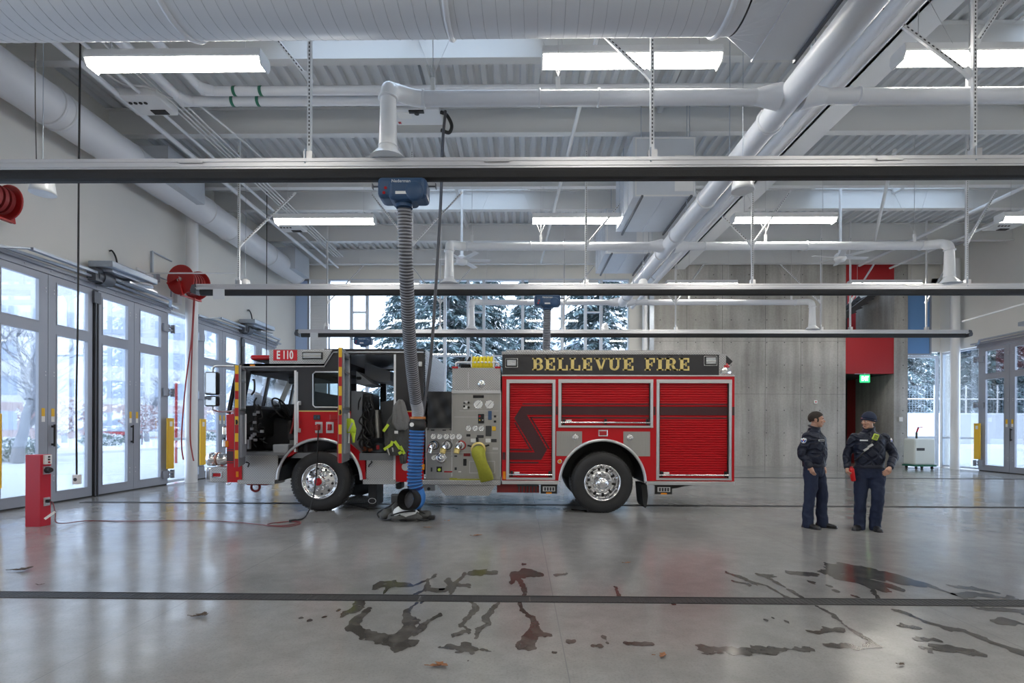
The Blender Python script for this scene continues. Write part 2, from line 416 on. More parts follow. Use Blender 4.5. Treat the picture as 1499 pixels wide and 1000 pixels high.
# ------------------------------------------------------------------ folding doors
def door_unit():
    r = bpy.data.objects.new('door_1', None); C.objects.link(r); WL[r.name] = Vector((0, 0, 0)); r['kind'] = 'structure'
    for s in (-1, 1):
        for (a, bb, g0, g1) in ((.08, 1.135, .18, .96), (1.145, 2.35, 1.32, 2.09)):
            f = MB(); y = lambda t: s*t
            f.box(-.03, .045, y(a), y(g0), .03, 4.55); f.box(-.03, .045, y(g1), y(bb), .03, 4.55)
            for z0, z1 in ((.03, .21), (3.40, 3.58), (4.44, 4.55)): f.box(-.03, .045, y(g0), y(g1), z0, z1)
            for z0, z1 in ((.21, 3.40), (3.58, 4.44)):            # glazing beads
                ya, yb = sorted((y(g0), y(g1))); f.frame(ya, yb, z0, z1, .022, -.015, .052, 'yz')
            fr = f.build('leaf_frame', M['doorgrey'], r)
            g = MB(); g.box(.0, .008, y(g0), y(g1), .21, 3.40); g.box(.0, .008, y(g0), y(g1), 3.58, 4.44); g.build('glass', M['glass'], r)
            t = MB()
            for z in (.45, .55, 2.55, 2.62, 4.2, 4.27):
                for e in ((g1+.05, ) if a < 1 else (a+.05,)): t.cyl((.045, y(e), z), (.051, y(e), z), .012, n=8)
            t.build('bolt', M['alu'], fr)
        h = MB(); h.box(.045, .10, s*1.05-.012, s*1.05+.012, 1.16, 1.20); h.box(.045, .10, s*1.05-.012, s*1.05+.012, 1.52, 1.56)
        h.cyl((.10, s*1.05, 1.14), (.10, s*1.05, 1.58), .016, n=10)
        h.build('handle', M['black'], r)
        for yy in (1.03, 1.24):
            l = MB(); l.box(.046, .049, s*yy-.035, s*yy+.035, 1.74, 1.90); l.build('warning_label', M['yellow'], r)
            l = MB(); l.box(.046, .049, s*yy-.035, s*yy+.035, 1.63, 1.74); l.build('warning_label', M['paper'], r)
        for z in (.28, 2.45, 4.15):
            hg = MB(); hg.box(.045, .10, s*2.12, s*2.34, z-.10, z+.10); hg.box(.05, .13, s*2.30, s*2.46, z-.06, z-.03); hg.box(.05, .13, s*2.30, s*2.46, z+.03, z+.06)
            hg.box(.05, .15, s*2.43, s*2.47, z-.11, z+.11); hg.build('hinge', M['doorgrey'], r)
        g = MB(); g.bbox(.13, .17, s*2.16, s*2.42, .43, 1.77, .01); gd = g.build('hinge_guard', M['yellow'], r)
        g = MB(); g.box(.171, .174, s*2.29-.05, s*2.29+.05, 1.55, 1.68); g.build('label', M['paper'], gd)
        # arm linkages running over the leaves
        a = MB(); a.obox((.25, s*.25, 4.86), (.42, s*1.9, 4.80), .10, .05); a.obox((.18, s*.2, 4.78), (.16, s*2.55, 4.74), .07, .05)
        a.obox((.42, s*1.9, 4.80), (.12, s*2.3, 4.70), .06, .03)
        a.build('door_arm', M['galv'], r)
    f = MB(); f.box(-.05, .07, -2.42, 2.42, 4.56, HD); f.box(.07, .12, -2.42, 2.42, 4.66, 4.72)
    for k in range(9): f.cyl((.072, -2.2+k*.55, 4.62), (.08, -2.2+k*.55, 4.62), .018, n=8)
    f.build('header', M['doorgrey'], r)
    s_ = MB(); s_.box(-.02, .03, -.08, .08, .01, 4.55); s_.build('seal', M['black'], r)
    s_ = MB(); s_.cyl((.07, -.02, .02), (.07, -.02, 4.5), .02, n=10); s_.cyl((.07, .05, .02), (.07, .05, 4.5), .014, n=10); s_.box(.05, .10, -.09, .09, 4.25, 4.5); s_.build('lock_rod', M['darkgalv'], r)
    s_ = MB(); s_.cyl((.20, -.22, 4.80), (.20, .22, 4.80), .13, n=18); s_.cyl((.20, -.1, 4.8), (.20, .1, 4.8), .16, n=18); s_.box(.1, .3, -.3, -.1, 4.68, 4.95); s_.build('drive_motor', M['darkgalv'], r)
    o = MB(); o.bbox(.08, .62, -.25, 1.15, 4.98, 5.12, .02); o.box(.10, .5, -.1, .9, 4.92, 4.98); op = o.build('operator_box', M['galv'], r)
    d = MB(); d.lathe([(.0, 0), (.24, 0), (.26, .03), (.24, .06), (0, .06)], (.42, .85, 4.86), 'z', 24); d.box(.15, .5, .4, 1.3, 4.82, 4.86); d.build('drive_wheel', M['alu'], op)
    c = MB(); c.tube(bez([(.01, .42, 5.55), (.06, .44, 5.56), (.10, .50, 5.42), (.14, .52, 5.12)]), .018, 8); c.build('power_cable', M['black'], op)
    t = MB(); t.box(-.04, .02, -2.35, 2.35, 0, .03); t.build('bottom_seal', M['black'], r)
    return r
d0 = door_unit(); d0.location = (XL, UC[0], 0)
k = 1
for X, rz in ((XL, 0), (XR, PI)):
    for i, y in enumerate(UC):
        if X == XL and i == 0: continue
        k += 1; q = dup(d0, (X, y, 0), rotz=rz); q.name = f'door_{k}'

# sidelights between the doors and round white columns in front of them
wn_ = [0]
def window(x0, x1, y0, y1, z0, z1, bars=(), fw=.06, gm='glass', dep=.10, axis='x', posts=(), fm='doorgrey', name=None):
    """a framed pane; axis 'x' = lies in a plane of constant x"""
    wn_[0] += 1; r = bpy.data.objects.new(f'window_{wn_[0]}', None); C.objects.link(r); WL[r.name] = Vector((0, 0, 0)); r['kind'] = 'structure'
    f = MB(); g = MB()
    if axis == 'x':
        f.frame(y0, y1, z0, z1, fw, x0, x0+dep, 'yz')
        for z in bars: f.box(x0, x0+dep, y0+fw, y1-fw, z-fw/2, z+fw/2)
        for p in posts: f.box(x0, x0+dep, p-fw/2, p+fw/2, z0+fw, z1-fw)
        g.box(x0+dep*.4, x0+dep*.4+.01, y0+fw*.5, y1-fw*.5, z0+fw*.5, z1-fw*.5)
    else:
        f.frame(x0, x1, z0, z1, fw, y0, y0+dep, 'xz')
        for z in bars: f.box(x0+fw, x1-fw, y0, y0+dep, z-fw/2, z+fw/2)
        for p in posts: f.box(p-fw/2, p+fw/2, y0, y0+dep, z0+fw, z1-fw)
        g.box(x0+fw*.5, x1-fw*.5, y0+dep*.4, y0+dep*.4+.01, z0+fw*.5, z1-fw*.5)
    f.build('window_frame', M[fm], r); g.build('pane', M[gm], r); return r
for X, s in ((XL-.12, 1), (XR+.02, -1)):
    for (y0, y1) in ((13.59, 14.83), (7.61, 8.85), (1.63, 2.87)):
        window(X, X, y0, y1, .03, HD-.03, bars=(1.2,), fm='mullion', fw=.07)
window(XR+.02, 0, 19.57, 21.35, .03, HD-.03, bars=(1.2,), fm='mullion', fw=.07, posts=(20.75,))
cols = [(-9.13, 14.2, 'round white column behind the red pedestal, beside a yellow hinge guard'), (16.86, 20.25, 'round white column in front of the corner glazing beyond the exit sign'), ]
for (x, y, lb) in cols:
    o = MB().cyl((x, y, 0), (x, y, DECK-.6), .155, n=28).build('column', M['whitegloss']); struct(o, lb, 'column')

# ------------------------------------------------------------------ back wall: glazing, concrete, red stair opening
GX0, GX1 = at(452, 500, YB).x, at(921, 500, YB).x
ZG = 7.72
def bx(px): return at(px, 500, YB).x
b = MB(); b.box(XL-.3, XR+.3, YB, YB+.4, ZG, DECK+.1); b.build('wall_back_header', M['wallwhite'])['kind'] = 'structure'
b = MB(); b.box(XL-.3, bx(430), YB, YB+.3, 0, ZG); b.box(bx(921), bx(952), YB+.05, YB+.3, 0, ZG); struct(b.build('wall_back', M['wallwhite']))
window(bx(430), bx(452), YB, 0, .1, ZG, gm='spandrelpale', axis='y')
lv = MB(); lv.box(bx(453), bx(478), YB+.05, YB+.09, .1, ZG)
for i in range(110): lv.obox((bx(453), YB+.035, .3+i*.067), (bx(478), YB+.035, .3+i*.067), .03, .006, up=(0, -.6, .8))
lvo = lv.build('window_blind', M['louver']); tag(lvo, 'white ribbed blind panel at the left end of the rear glazing', 'blind')
pp = [480, 514, 537, 594, 651, 685, 708, 765, 823, 857, 880, 921]
for i in range(len(pp)-1):
    x0, x1 = bx(pp[i]), bx(pp[i+1]); nar = pp[i+1]-pp[i] < 30
    zt = at(600, 457, YB).z if nar else at(600, 521, YB).z
    window(x0+.001, x1-.001, YB, 0, .6, ZG, bars=(zt,), axis='y', fw=.06, dep=.12, fm='mullion')
struct(MB().box(bx(480), bx(921), YB, YB+.2, 0, .6).build('wall_back_sill', M['wallwhite']))
struct(MB().cyl((bx(943)-.03, YB-.25, 0), (bx(943)-.03, YB-.25, BEAM), .11, n=24).build('column', M['whitegloss']), 'slim white column where the rear glazing meets the concrete wall', 'column')
CY_ = YB-.25
tag(MB().box(at(950, 500, CY_).x, at(956.5, 500, CY_).x, CY_-.10, CY_-.003, .02, 7.6).build('cable_channel', M['galv']), 'tall galvanised channel on the left edge of the concrete wall', 'channel')
# concrete
CY = YB-.25
RX0, RX1, CX0, CX1 = at(1238, 500, CY).x, at(1309, 500, CY).x, at(953, 500, CY).x, at(1329, 500, CY).x
zr0, zr1, zr2 = at(1270, 547, CY).z, at(1270, 488, CY).z, at(1270, 424, CY).z
b = MB(); b.box(CX0, RX0, CY, YB+.4, 0, DECK); b.box(RX1, CX1, CY, YB+.4, 0, DECK)
cw = struct(b.build('wall_back_concrete', M['conc']))
t = MB()                                            # tie holes in a regular grid
for px in range(966, 1238, 26):
    for z in np.arange(.45, 8.4, .92): x = at(px, 600, CY).x; t.cyl((x, CY-.002, z), (x, CY+.01, z), .022, n=8)
for z in np.arange(.45, 8.4, .92): t.cyl((RX1+.36, CY-.002, z), (RX1+.36, CY+.01, z), .022, n=8)
t.build('tie_hole', M['char'], cw)
t = MB()
for px in (1005, 1057, 1120, 1172, 1226): x = at(px, 600, CY).x; t.box(x-.006, x+.006, CY-.001, CY+.01, 0, DECK)
for z in (2.95, 5.1): t.box(CX0, RX0, CY-.001, CY+.01, z-.004, z+.004)
t.build('form_joint', M['char'], cw)
# the stair recess behind the opening
b = MB(); b.box(RX0, RX1+.2, YB+3, YB+3.2, 0, DECK); b.box(RX1, RX1+.2, YB+.4, YB+2.15, 0, DECK); struct(b.build('wall_recess', M['conc']))
struct(MB().box(RX1, RX1+.2, YB+2.15, YB+2.75, 0, DECK).build('wall_recess_end', M['redwall']))
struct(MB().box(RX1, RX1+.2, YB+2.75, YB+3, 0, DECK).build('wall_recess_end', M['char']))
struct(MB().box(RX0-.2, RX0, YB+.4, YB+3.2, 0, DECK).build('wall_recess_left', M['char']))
struct(MB().box(RX0, RX1, CY+.02, CY+.17, zr0, zr1).build('wall_recess_panel', M['redwall']))
struct(MB().box(RX0, RX1, CY+.02, CY+.17, zr2, DECK).build('wall_recess_panel', M['redwall']))
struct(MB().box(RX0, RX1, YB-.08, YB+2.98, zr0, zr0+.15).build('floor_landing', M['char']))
st = thing('stair', 'dark steel stair flight seen through the red opening above the landing', 'stair', (RX0, YB+1, zr1))
b = MB(); b.obox((RX0+.1, YB+.6, zr1+.6), (RX1-.1, YB+.6, zr2+.15), .06, .22); b.build('stringer', M['char'], st); b = MB(); b.obox((RX0+.1, YB+1.7, zr1+.6), (RX1-.1, YB+1.7, zr2+.15), .06, .22); b.build('stringer', M['char'], st)
b = MB()
for i in range(7):
    t_ = i/7; b.box(RX0+.2+t_*1.7, RX0+.5+t_*1.7, YB+.6, YB+1.7, zr1+.65+t_*(zr2-zr1-.45), zr1+.69+t_*(zr2-zr1-.45))
b.build('tread', M['char'], st)
# corner glazing to the right of the concrete
window(CX1+.02, XR-.05, YB-.02, 0, .03, at(1345, 521, YB).z, bars=(1.2,), axis='y', fw=.09, fm='mullion')
window(CX1+.02, XR-.35, YB-.02, 0, at(1345, 520, YB).z, at(1345, 425, YB).z, axis='y', gm='spandrel')
struct(MB().box(CX1, XR+.3, YB, YB+.3, at(1345, 425, YB).z, ZG).build('wall_back_corner', M['wallwhite']))
struct(MB().box(XR-.35, XR, YB, YB+.3, 4.7, ZG).build('wall_back_corner', M['wallwhite']))

# ------------------------------------------------------------------ ceiling: ribbed deck, beams, girder, skylights
def deck(x0, x1, y0, y1, mb):
    p = .27; xs = np.arange(math.floor(x0/p)*p, x1+.001, p); prof = []
    for x in xs: prof += [(x, 0), (x+.10, 0), (x+.135, .075), (x+.235, .075)]
    prof = [(min(max(x, x0), x1), z) for x, z in prof]
    vs = [(x, y, DECK+z) for y in (y0, y1) for x, z in prof]; n = len(prof)
    mb.add(vs, [(i, i+1, n+i+1, n+i) for i in range(n-1)])
holes = [(-4.3, .2), (8.8, 13.2)]
bands = [(YF, 7.7, 0), (7.7, 9.2, 1), (9.2, 14.35, 0), (14.35, 15.6, 1), (15.6, YB+.3, 0)]
b = MB()
for y0, y1, h in bands:
    if not h: deck(XL-.3, XR+.3, y0, y1, b)
    else:
        deck(XL-.3, -4.3, y0, y1, b); deck(.2, 8.8, y0, y1, b); deck(13.2, XR+.3, y0, y1, b)
struct(b.build('ceiling', M['deck']))
for (y0, y1) in ((7.7, 9.2), (14.35, 15.6)):
    for (x0, x1) in holes:
        b = MB(); zt = DECK+.62
        b.box(x0-.08, x0, y0-.08, y1+.08, DECK-.02, zt); b.box(x1, x1+.08, y0-.08, y1+.08, DECK-.02, zt)
        b.box(x0, x1, y0-.08, y0, DECK-.02, zt); b.box(x0, x1, y1, y1+.08, DECK-.02, zt)
        wn_[0] += 1; r = b.build(f'window_{wn_[0]}', M['white']); r['kind'] = 'structure'
        g = MB(); g.box(x0, x1, y0, y1, zt-.02, zt); g.build('pane', M['glass'], r)
# I-beams across the hall
BY = [-4.4, -1.7, 1.0, 3.7, 6.4, 9.28, 11.62, 14.2, 15.68, 18.3, 20.85]
for y in BY:
    b = MB(); b.box(XL, XR, y-.006, y+.006, BEAM+.015, DECK-.015); b.box(XL, XR, y-.09, y+.09, BEAM, BEAM+.018); b.box(XL, XR, y-.09, y+.09, DECK-.018, DECK)
    struct(b.build('ceiling_beam', M['beam']))
b = MB(); b.box(6.18, 6.70, YF, YB, BEAM-.12, BEAM-.09); b.box(6.18, 6.70, YF, YB, DECK-.03, DECK); b.box(6.40, 6.44, YF, YB, BEAM-.09, DECK-.03)
for y in BY: b.box(6.2, 6.68, y-.02, y+.02, BEAM-.09, DECK-.03)
b.box(6.18, 6.21, YF, YB, BEAM-.12, BEAM+.25)
struct(b.build('ceiling_girder', M['white']))
for x in (-1.9, 3.1, 11.2):
    b = MB(); b.box(x-.05, x+.05, YF, YB, DECK-.14, DECK-.01); struct(b.build('ceiling_purlin', M['beam']))

# ------------------------------------------------------------------ trench drains in the floor
for i, (y, wd, lb) in enumerate(((4.66, .17, 'long steel grated floor drain nearest the camera, crossed by wet streaks'), (10.36, .14, 'long steel floor drain running beneath the fire truck'), (16.3, .14, 'long steel floor drain behind the truck near the rear wall'))):
    t = thing('trench_drain', lb, 'floor drain', (0, y, 0))
    b = MB(); b.box(XL+.5, XR-.5, y-wd/2, y-wd/2+.012, 0, .006); b.box(XL+.5, XR-.5, y+wd/2-.012, y+wd/2, 0, .006); b.build('drain_edge', M['grate'], t)
    b = MB(); n = 0
    x = XL+.5
    while x < XR-.55:
        e = min(x+.99, XR-.5); b.box(x, e, y-wd/2+.014, y+wd/2-.014, .0005, .003); x += 1.0
    for x in np.arange(XL+.55, XR-.55, .045): b.box(x, x+.012, y-wd/2+.02, y+wd/2-.02, .003, .0055)
    b.build('grate', M['grate'], t)
# ------------------------------------------------------------------ outdoors
o = MB()
o.box(-160, 160, -120, YF-.5, -.12, -.02); o.box(-160, 160, YB+3.4, 200, -.12, -.02); o.box(-160, XL-.35, YF-.5, YB+3.4, -.12, -.02); o.box(XR+.35, 160, YF-.5, YB+3.4, -.12, -.02)
struct(o.build('ground', M['road']))
struct(MB().box(-29, -24, -20, 90, -.02, .12).build('kerb', M['snow']))
struct(MB().box(-75, -29, -20, 90, -.02, .06).build('ground_snow', M['snow']))
# office block across the street
t = thing('office_building', 'pale office block with bands of windows across the snowy street, left', 'building', (-50, 62, 0))
Rz = Matrix.Translation((-50, 62, 0)) @ Matrix.Rotation(math.radians(38), 4, 'Z')
b = MB(); b.box(-42, 22, 0, 16, 4.2, 17.6); b.box(-20, -4, 3, 14, 17.6, 21); b.xform(Rz); b.build('wall', M['facade'], t)
b = MB(); b.box(-42, 22, -.05, 16, 0, 4.2); b.xform(Rz); b.build('base_wall', M['facadebrick'], t)
first = None
for fl in range(4):
    for i in range(11):
        x = -41+i*5.7; z = 1.1+fl*3.9
        if first is None:
            q = MB(); q.box(0, 4.4, -.12, .05, 0, 2.1)
            for xx in (1.42, 2.9): q.box(xx-.05, xx+.05, -.16, 0, 0, 2.1)
            q.box(0, 4.4, -.15, 0, .68, .74)
            first = q.build('window', M['facadeglass']); first.parent = t; o = first
        else:
            o = first.copy(); C.objects.link(o); o.parent = t
        o.matrix_local = Matrix.Rotation(math.radians(38), 4, 'Z') @ Matrix.Translation((x, 0, z))
def conifer(h, r, seed, mname='snow_covered_conifer'):
    rnd = random.Random(seed); t = bpy.data.objects.new(mname, None); C.objects.link(t); WL[t.name] = Vector((0, 0, 0))
    MB().cyl((0, 0, 0), (0, 0, h*.97), h*.018, .02, 10).build('trunk', M['bark'], t)
    b = MB()
    z = h*.06
    while z < h*.97:
        k = 1-z/h; L0 = r*(k**.8)+.15
        for j in range(10):
            a = rnd.random()*2*PI; L_ = L0*rnd.uniform(.75, 1.1); ca, sa = math.cos(a), math.sin(a)
            n = max(4, int(L_*4.5))
            for i in range(n):
                u = (i+.6)/n; px, py = ca*L_*u, sa*L_*u; pz = z-.28*L_*u*u+.05*L_*u
                for sd in range(5):
                    an = a+rnd.uniform(-1.35, 1.35); ln = rnd.uniform(.28, .62)*(1.15-u*.4); wd = rnd.uniform(.05, .10)
                    dx, dy = math.cos(an)*ln, math.sin(an)*ln; dz = -rnd.uniform(.05, .40)
                    o = Vector((px, py, pz+rnd.uniform(-.06, .06))); e = o+Vector((dx, dy, dz)); s_ = Vector((-math.sin(an), math.cos(an), 0))*wd
                    b.cur = 1 if rnd.random() < .16 else 0
                    up = Vector((0, 0, .03 if b.cur else 0))
                    b.add([o+up, (o+e)/2+s_+up, e+up, (o+e)/2-s_+up-Vector((0, 0, .04))], [(0, 1, 2), (0, 2, 3)])
        z += .42*(.55+.45*k)
    b.build('crown', [M['needle'], M['needlesnow']], t)
    return t
c0 = conifer(17, 4.9, 3)
spots = []
def put(px, Y, lb, sc_=1., first=False):
    p = at(px, 600, Y); q = c0 if first else dup(c0)
    q.location = (p.x, Y, -.02); q.rotation_euler = (0, 0, px*.37); q.scale = (sc_, sc_, sc_)
    tag(q, lb, 'tree', 'conifers outside')
put(655, 32, 'tall snowy conifer outside the middle of the rear glazing', 1., True)
put(772, 47, 'distant snowy conifer outside the rear glazing, just left of the second exhaust hose', .95)
put(596, 41, 'snowy conifer outside the rear glazing, partly behind the grey exhaust hose', .95)
put(706, 36, 'snowy conifer outside the rear glazing, right of the tallest one', .9)
put(880, 34, 'snowy conifer outside the rear glazing, nearest the concrete wall', 1.0)
put(1325, 58, 'snowy conifer behind the fence, directly right of the concrete wall', 1.2)
put(1375, 74, 'snowy conifer behind the fence, seen past the round corner column', 1.3)
put(1428, 58, 'snowy conifer behind the fence, seen in the first leaf of the right door', 1.25)
put(1482, 72, 'snowy conifer behind the fence, seen in the second leaf of the right door', 1.3)
put(1535, 56, 'snowy conifer behind the fence at the right edge of the picture', 1.2)
# far pale block behind the conifers
t = thing('apartment_building', 'pale distant building between the conifers behind the rear glazing', 'building', (8, 95, 0))
MB().box(-2, 16, 95, 107, 0, 19).build('wall', M['facade'], t)
for fl in range(5):
    for i in range(5): MB().box(-.5+i*3.2, 1.3+i*3.2, 94.9, 95.1, 2+fl*3.5, 3.8+fl*3.5).build('window', M['facadeglass'], t)
# retaining wall and fence on the right
t = thing('retaining_wall', 'low snow-dusted concrete retaining wall outside the right doors', 'wall', (42, 42, 0), kind='thing')
MB().box(20, 75, 42, 42.5, -.02, 2.75).build('body', M['retwall'], t); MB().box(20, 75, 41.95, 42.55, 2.75, 2.83).build('snow_cap', M['snow'], t)
MB().box(20, 75, 40.5, 41.95, -.02, .35).build('snow_bank', M['snow'], t)
t = thing('fence', 'dark mesh fence with pale posts on top of the retaining wall', 'fence', (42, 42.2, 2.83))
for i in range(22): MB().box(21+i*2.5, 21.08+i*2.5, 42.2, 42.28, 2.83, 5.1).build('post', M['alu'], t)
b = MB(); b.box(20, 75, 42.2, 42.27, 3.95, 4.02); b.build('rail', M['alu'], t)
b = MB()
for i in range(230): b.box(20+i*.24, 20.02+i*.24, 42.23, 42.24, 2.85, 5.1)
for i in range(12): b.box(20, 75, 42.23, 42.24, 2.9+i*.19, 2.915+i*.19)
b.build('mesh', M['fence'], t)
# bare street trees, a rust-leaved ornamental tree, shrubs
def bare(seed, h):
    rnd = random.Random(seed); t = bpy.data.objects.new('bare_tree', None); C.objects.link(t); WL[t.name] = Vector((0, 0, 0))
    b = MB(); br = MB()
    def grow(p, d, L_, r, dep, mb):
        n = 4; P = [p]; q = Vector(p); dd = Vector(d)
        for i in range(n):
            dd = (dd+Vector((rnd.uniform(-.18, .18), rnd.uniform(-.18, .18), rnd.uniform(-.02, .14)))).normalized(); q = q+dd*L_/n; P.append(q.copy())
        mb.tube(P, [max(.006, r*(1-.5*i/n)) for i in range(n+1)], 6 if r > .03 else 4, False)
        if dep == 0: return
        for i in range(rnd.choice((3, 4))):
            k = rnd.choice((2, 3, 4)); a = rnd.random()*2*PI
            nd = (dd*.75+Vector((math.cos(a), math.sin(a), rnd.uniform(.0, .5)))*.75).normalized()
            grow(P[k], nd, L_*rnd.uniform(.55, .8), r*.5, dep-1, br)
    grow(Vector((0, 0, 0)), Vector((0, 0, 1)), h*.3, h*.027, 5, b)
    b.build('trunk', M['bark'], t); br.build('branches', M['bark'], t)
    return t
a0 = bare(5, 9.); a0.location = atx(25, 640, -21); a0.location.z = 0; tag(a0, 'large bare snowy tree outside the leftmost door leaf', 'tree', 'bare trees outside')
q = dup(a0, None, 'bare tree outside the glass beside the red pedestal', rotz=2.1); q.location = atx(95, 640, -40); q.location.z = 0
q = dup(a0, None, 'bare tree outside the door leaf left of the round column', rotz=4.1); q.location = atx(215, 640, -36); q.location.z = 0
def leafy(mname, n, rx, rz, zc, seed, m, trunk=True):
    rnd = random.Random(seed); t = bpy.data.objects.new(mname, None); C.objects.link(t); WL[t.name] = Vector((0, 0, 0)); b = MB()
    for i in range(n):
        a, u, v = rnd.random()*2*PI, rnd.random()**.4, rnd.uniform(-1, 1); rr = rx*u*math.sqrt(1-v*v)
        c = Vector((rr*math.cos(a), rr*math.sin(a), zc+rz*v*u)); s_ = rnd.uniform(.06, .15)
        d = Vector((rnd.gauss(0, 1), rnd.gauss(0, 1), rnd.gauss(0, 1))).normalized()*s_; e = d.cross(Vector((rnd.gauss(0, 1), rnd.gauss(0, 1), .3))).normalized()*s_*.7
        b.cur = 1 if rnd.random() < .45 else 0
        b.add([c-d, c+e, c+d, c-e], [(0, 1, 2, 3)])
    b.build('foliage', [M[m], M['snow']], t)
    if trunk: MB().cyl((0, 0, 0), (0, 0, zc), .07, .03, 8).build('trunk', M['bark'], t)
    return t
for px, X, lb, n in ((78, -26, 'small snowy tree with rusty leaves outside the door beside the red pedestal', 0), (208, -30, 'small snowy tree with rusty leaves seen through the door leaf by the column', 1)):
    q = leafy('ornamental_tree', 1500, 1.5, 1.2, 2.2, 9+n, 'rustleaf'); q.location = atx(px, 640, X); q.location.z = 0; tag(q, lb, 'tree', 'rust-leaved trees outside')
for i, (px, X, lb) in enumerate(((22, -22.5, 'dark snowy shrub at the foot of the large bare tree'), (150, -32, 'snowy shrub across the drive, behind the first folding door'), (300, -33, 'snowy shrub across the drive, just left of the truck mirror'))):
    q = leafy('snowy_shrub', 900, 1.5, .55, .5, 20+i, 'shrub', False); q.location = atx(px, 650, X); q.location.z = 0; tag(q, lb, 'shrub', 'shrubs outside')
for i, (px, X, lb) in enumerate(((258, -14.5, 'thin dark red post outside the sidelight left of the column'),)):
    p = atx(px, 640, X); tag(MB().cyl((p.x, p.y, 0), (p.x, p.y, 3.4), .05, n=12).build('post', M['redreel']), lb, 'post')
for i, (px, X, c, lb) in enumerate(((160, -44, 'redlens', 'red parked car under snow across the street'), (222, -44, 'facade', 'snow-covered parked car seen through the door leaf by the column'))):
    p = atx(px, 640, X); t = thing('car', lb, 'car', (p.x, p.y, 0), 'parked cars across the street')
    B0 = Matrix.Translation((p.x, p.y, 0)) @ Matrix.Rotation(.7, 4, 'Z')
    b = MB(); b.bbox(-2.1, 2.1, -.85, .85, .3, .95, .15, 3); b.xform(B0); b.build('body', M[c], t)
    b = MB(); b.bbox(-1.2, 1.3, -.75, .75, .9, 1.45, .25, 3); b.xform(B0); b.build('cabin', M['facadeglass'], t)
    b = MB(); b.bbox(-1., 1.1, -.7, .7, 1.43, 1.52, .04); b.xform(B0); b.build('snow_layer', M['snow'], t)
    for sx in (-1.3, 1.3):
        for sy in (-.8, .8):
            b = MB(); b.cyl((sx, sy-.1, .32), (sx, sy+.1, .32), .32, n=16); b.xform(B0); b.build('wheel', M['tyre'], t)
# ------------------------------------------------------------------ linear light fixtures
LX = [-4.83, 1.52, 6.42, 12.85]; LY = [7.19, 12.7, 18.4]
def fixture():
    r = thing('ceiling_light', 'x', 'light fixture', (0, 0, 0), 'linear fluorescent fixtures')
    b = MB(); b.prism([(-.13, .10), (.13, .10), (.155, .0), (.145, -.02), (-.145, -.02), (-.155, 0)], -1.23, 1.23, 'yz'); b.build('housing', M['white'], r)
    b = MB(); pr = arc(0, -.02, .135, PI, 2*PI, 10); b.prism([(p[0], -.02+(p[1]+.02)*.62) for p in pr], -1.215, 1.215, 'yz'); b.build('diffuser', M['lampglow'], r)
    for s in (-1, 1):
        b = MB(); b.prism([(-.14, .08), (.14, .08), (.15, -.02), (.10, -.115), (-.10, -.115), (-.15, -.02)], s*1.216, s*1.235, 'yz'); b.build('end_cap', M['white'], r)
        b = MB(); b.cyl((s*.95, 0, .10), (s*.95, 0, 1.5), .006, n=6); b.build('hanger', M['alu'], r)
    return r
fx = fixture(); n = 0
col_word = ['far left', 'centre, between the exhaust riser and the main exhaust pipe', 'right of the sloping girder line', 'far right']
names = {0: ['long glowing light fixture of the nearest row, upper left under the round duct', 'long glowing light fixture of the nearest row, right of the exhaust riser', 'long glowing light fixture of the nearest row, cut by the right frame edge', None],
         1: ['lit fixture of the middle row, left of the grey exhaust hose', 'lit fixture of the middle row, its right end behind the rectangular duct', 'lit fixture of the middle row, right of the white girder', 'lit fixture of the middle row at the right frame edge'],
         2: ['small lit fixture of the rearmost row, left of the grey exhaust hose', 'small lit fixture of the rearmost row, above the rear glazing', 'small lit fixture of the rearmost row, in front of the concrete wall', 'small lit fixture of the rearmost row, in front of the red upper panel']}
for i, y in enumerate(LY):
    for j, x in enumerate(LX):
        lb = names[i][j] or 'ceiling fixture of the nearest row beyond the right frame edge'
        if n == 0: q = fx; q.location = (x, y, 6.68); q['label'] = lb
        else: q = dup(fx, (x, y, 6.68), lb)
        n += 1
for y in (1.7, -3.8):  # unseen fixtures added over and behind the camera as front fill light
    for x in LX: q = dup(fx, (x, y, 6.68), 'unseen ceiling fixture added above and behind the camera for front fill light'); q['group'] = 'added fill fixtures behind the camera'; q['kind'] = 'structure'

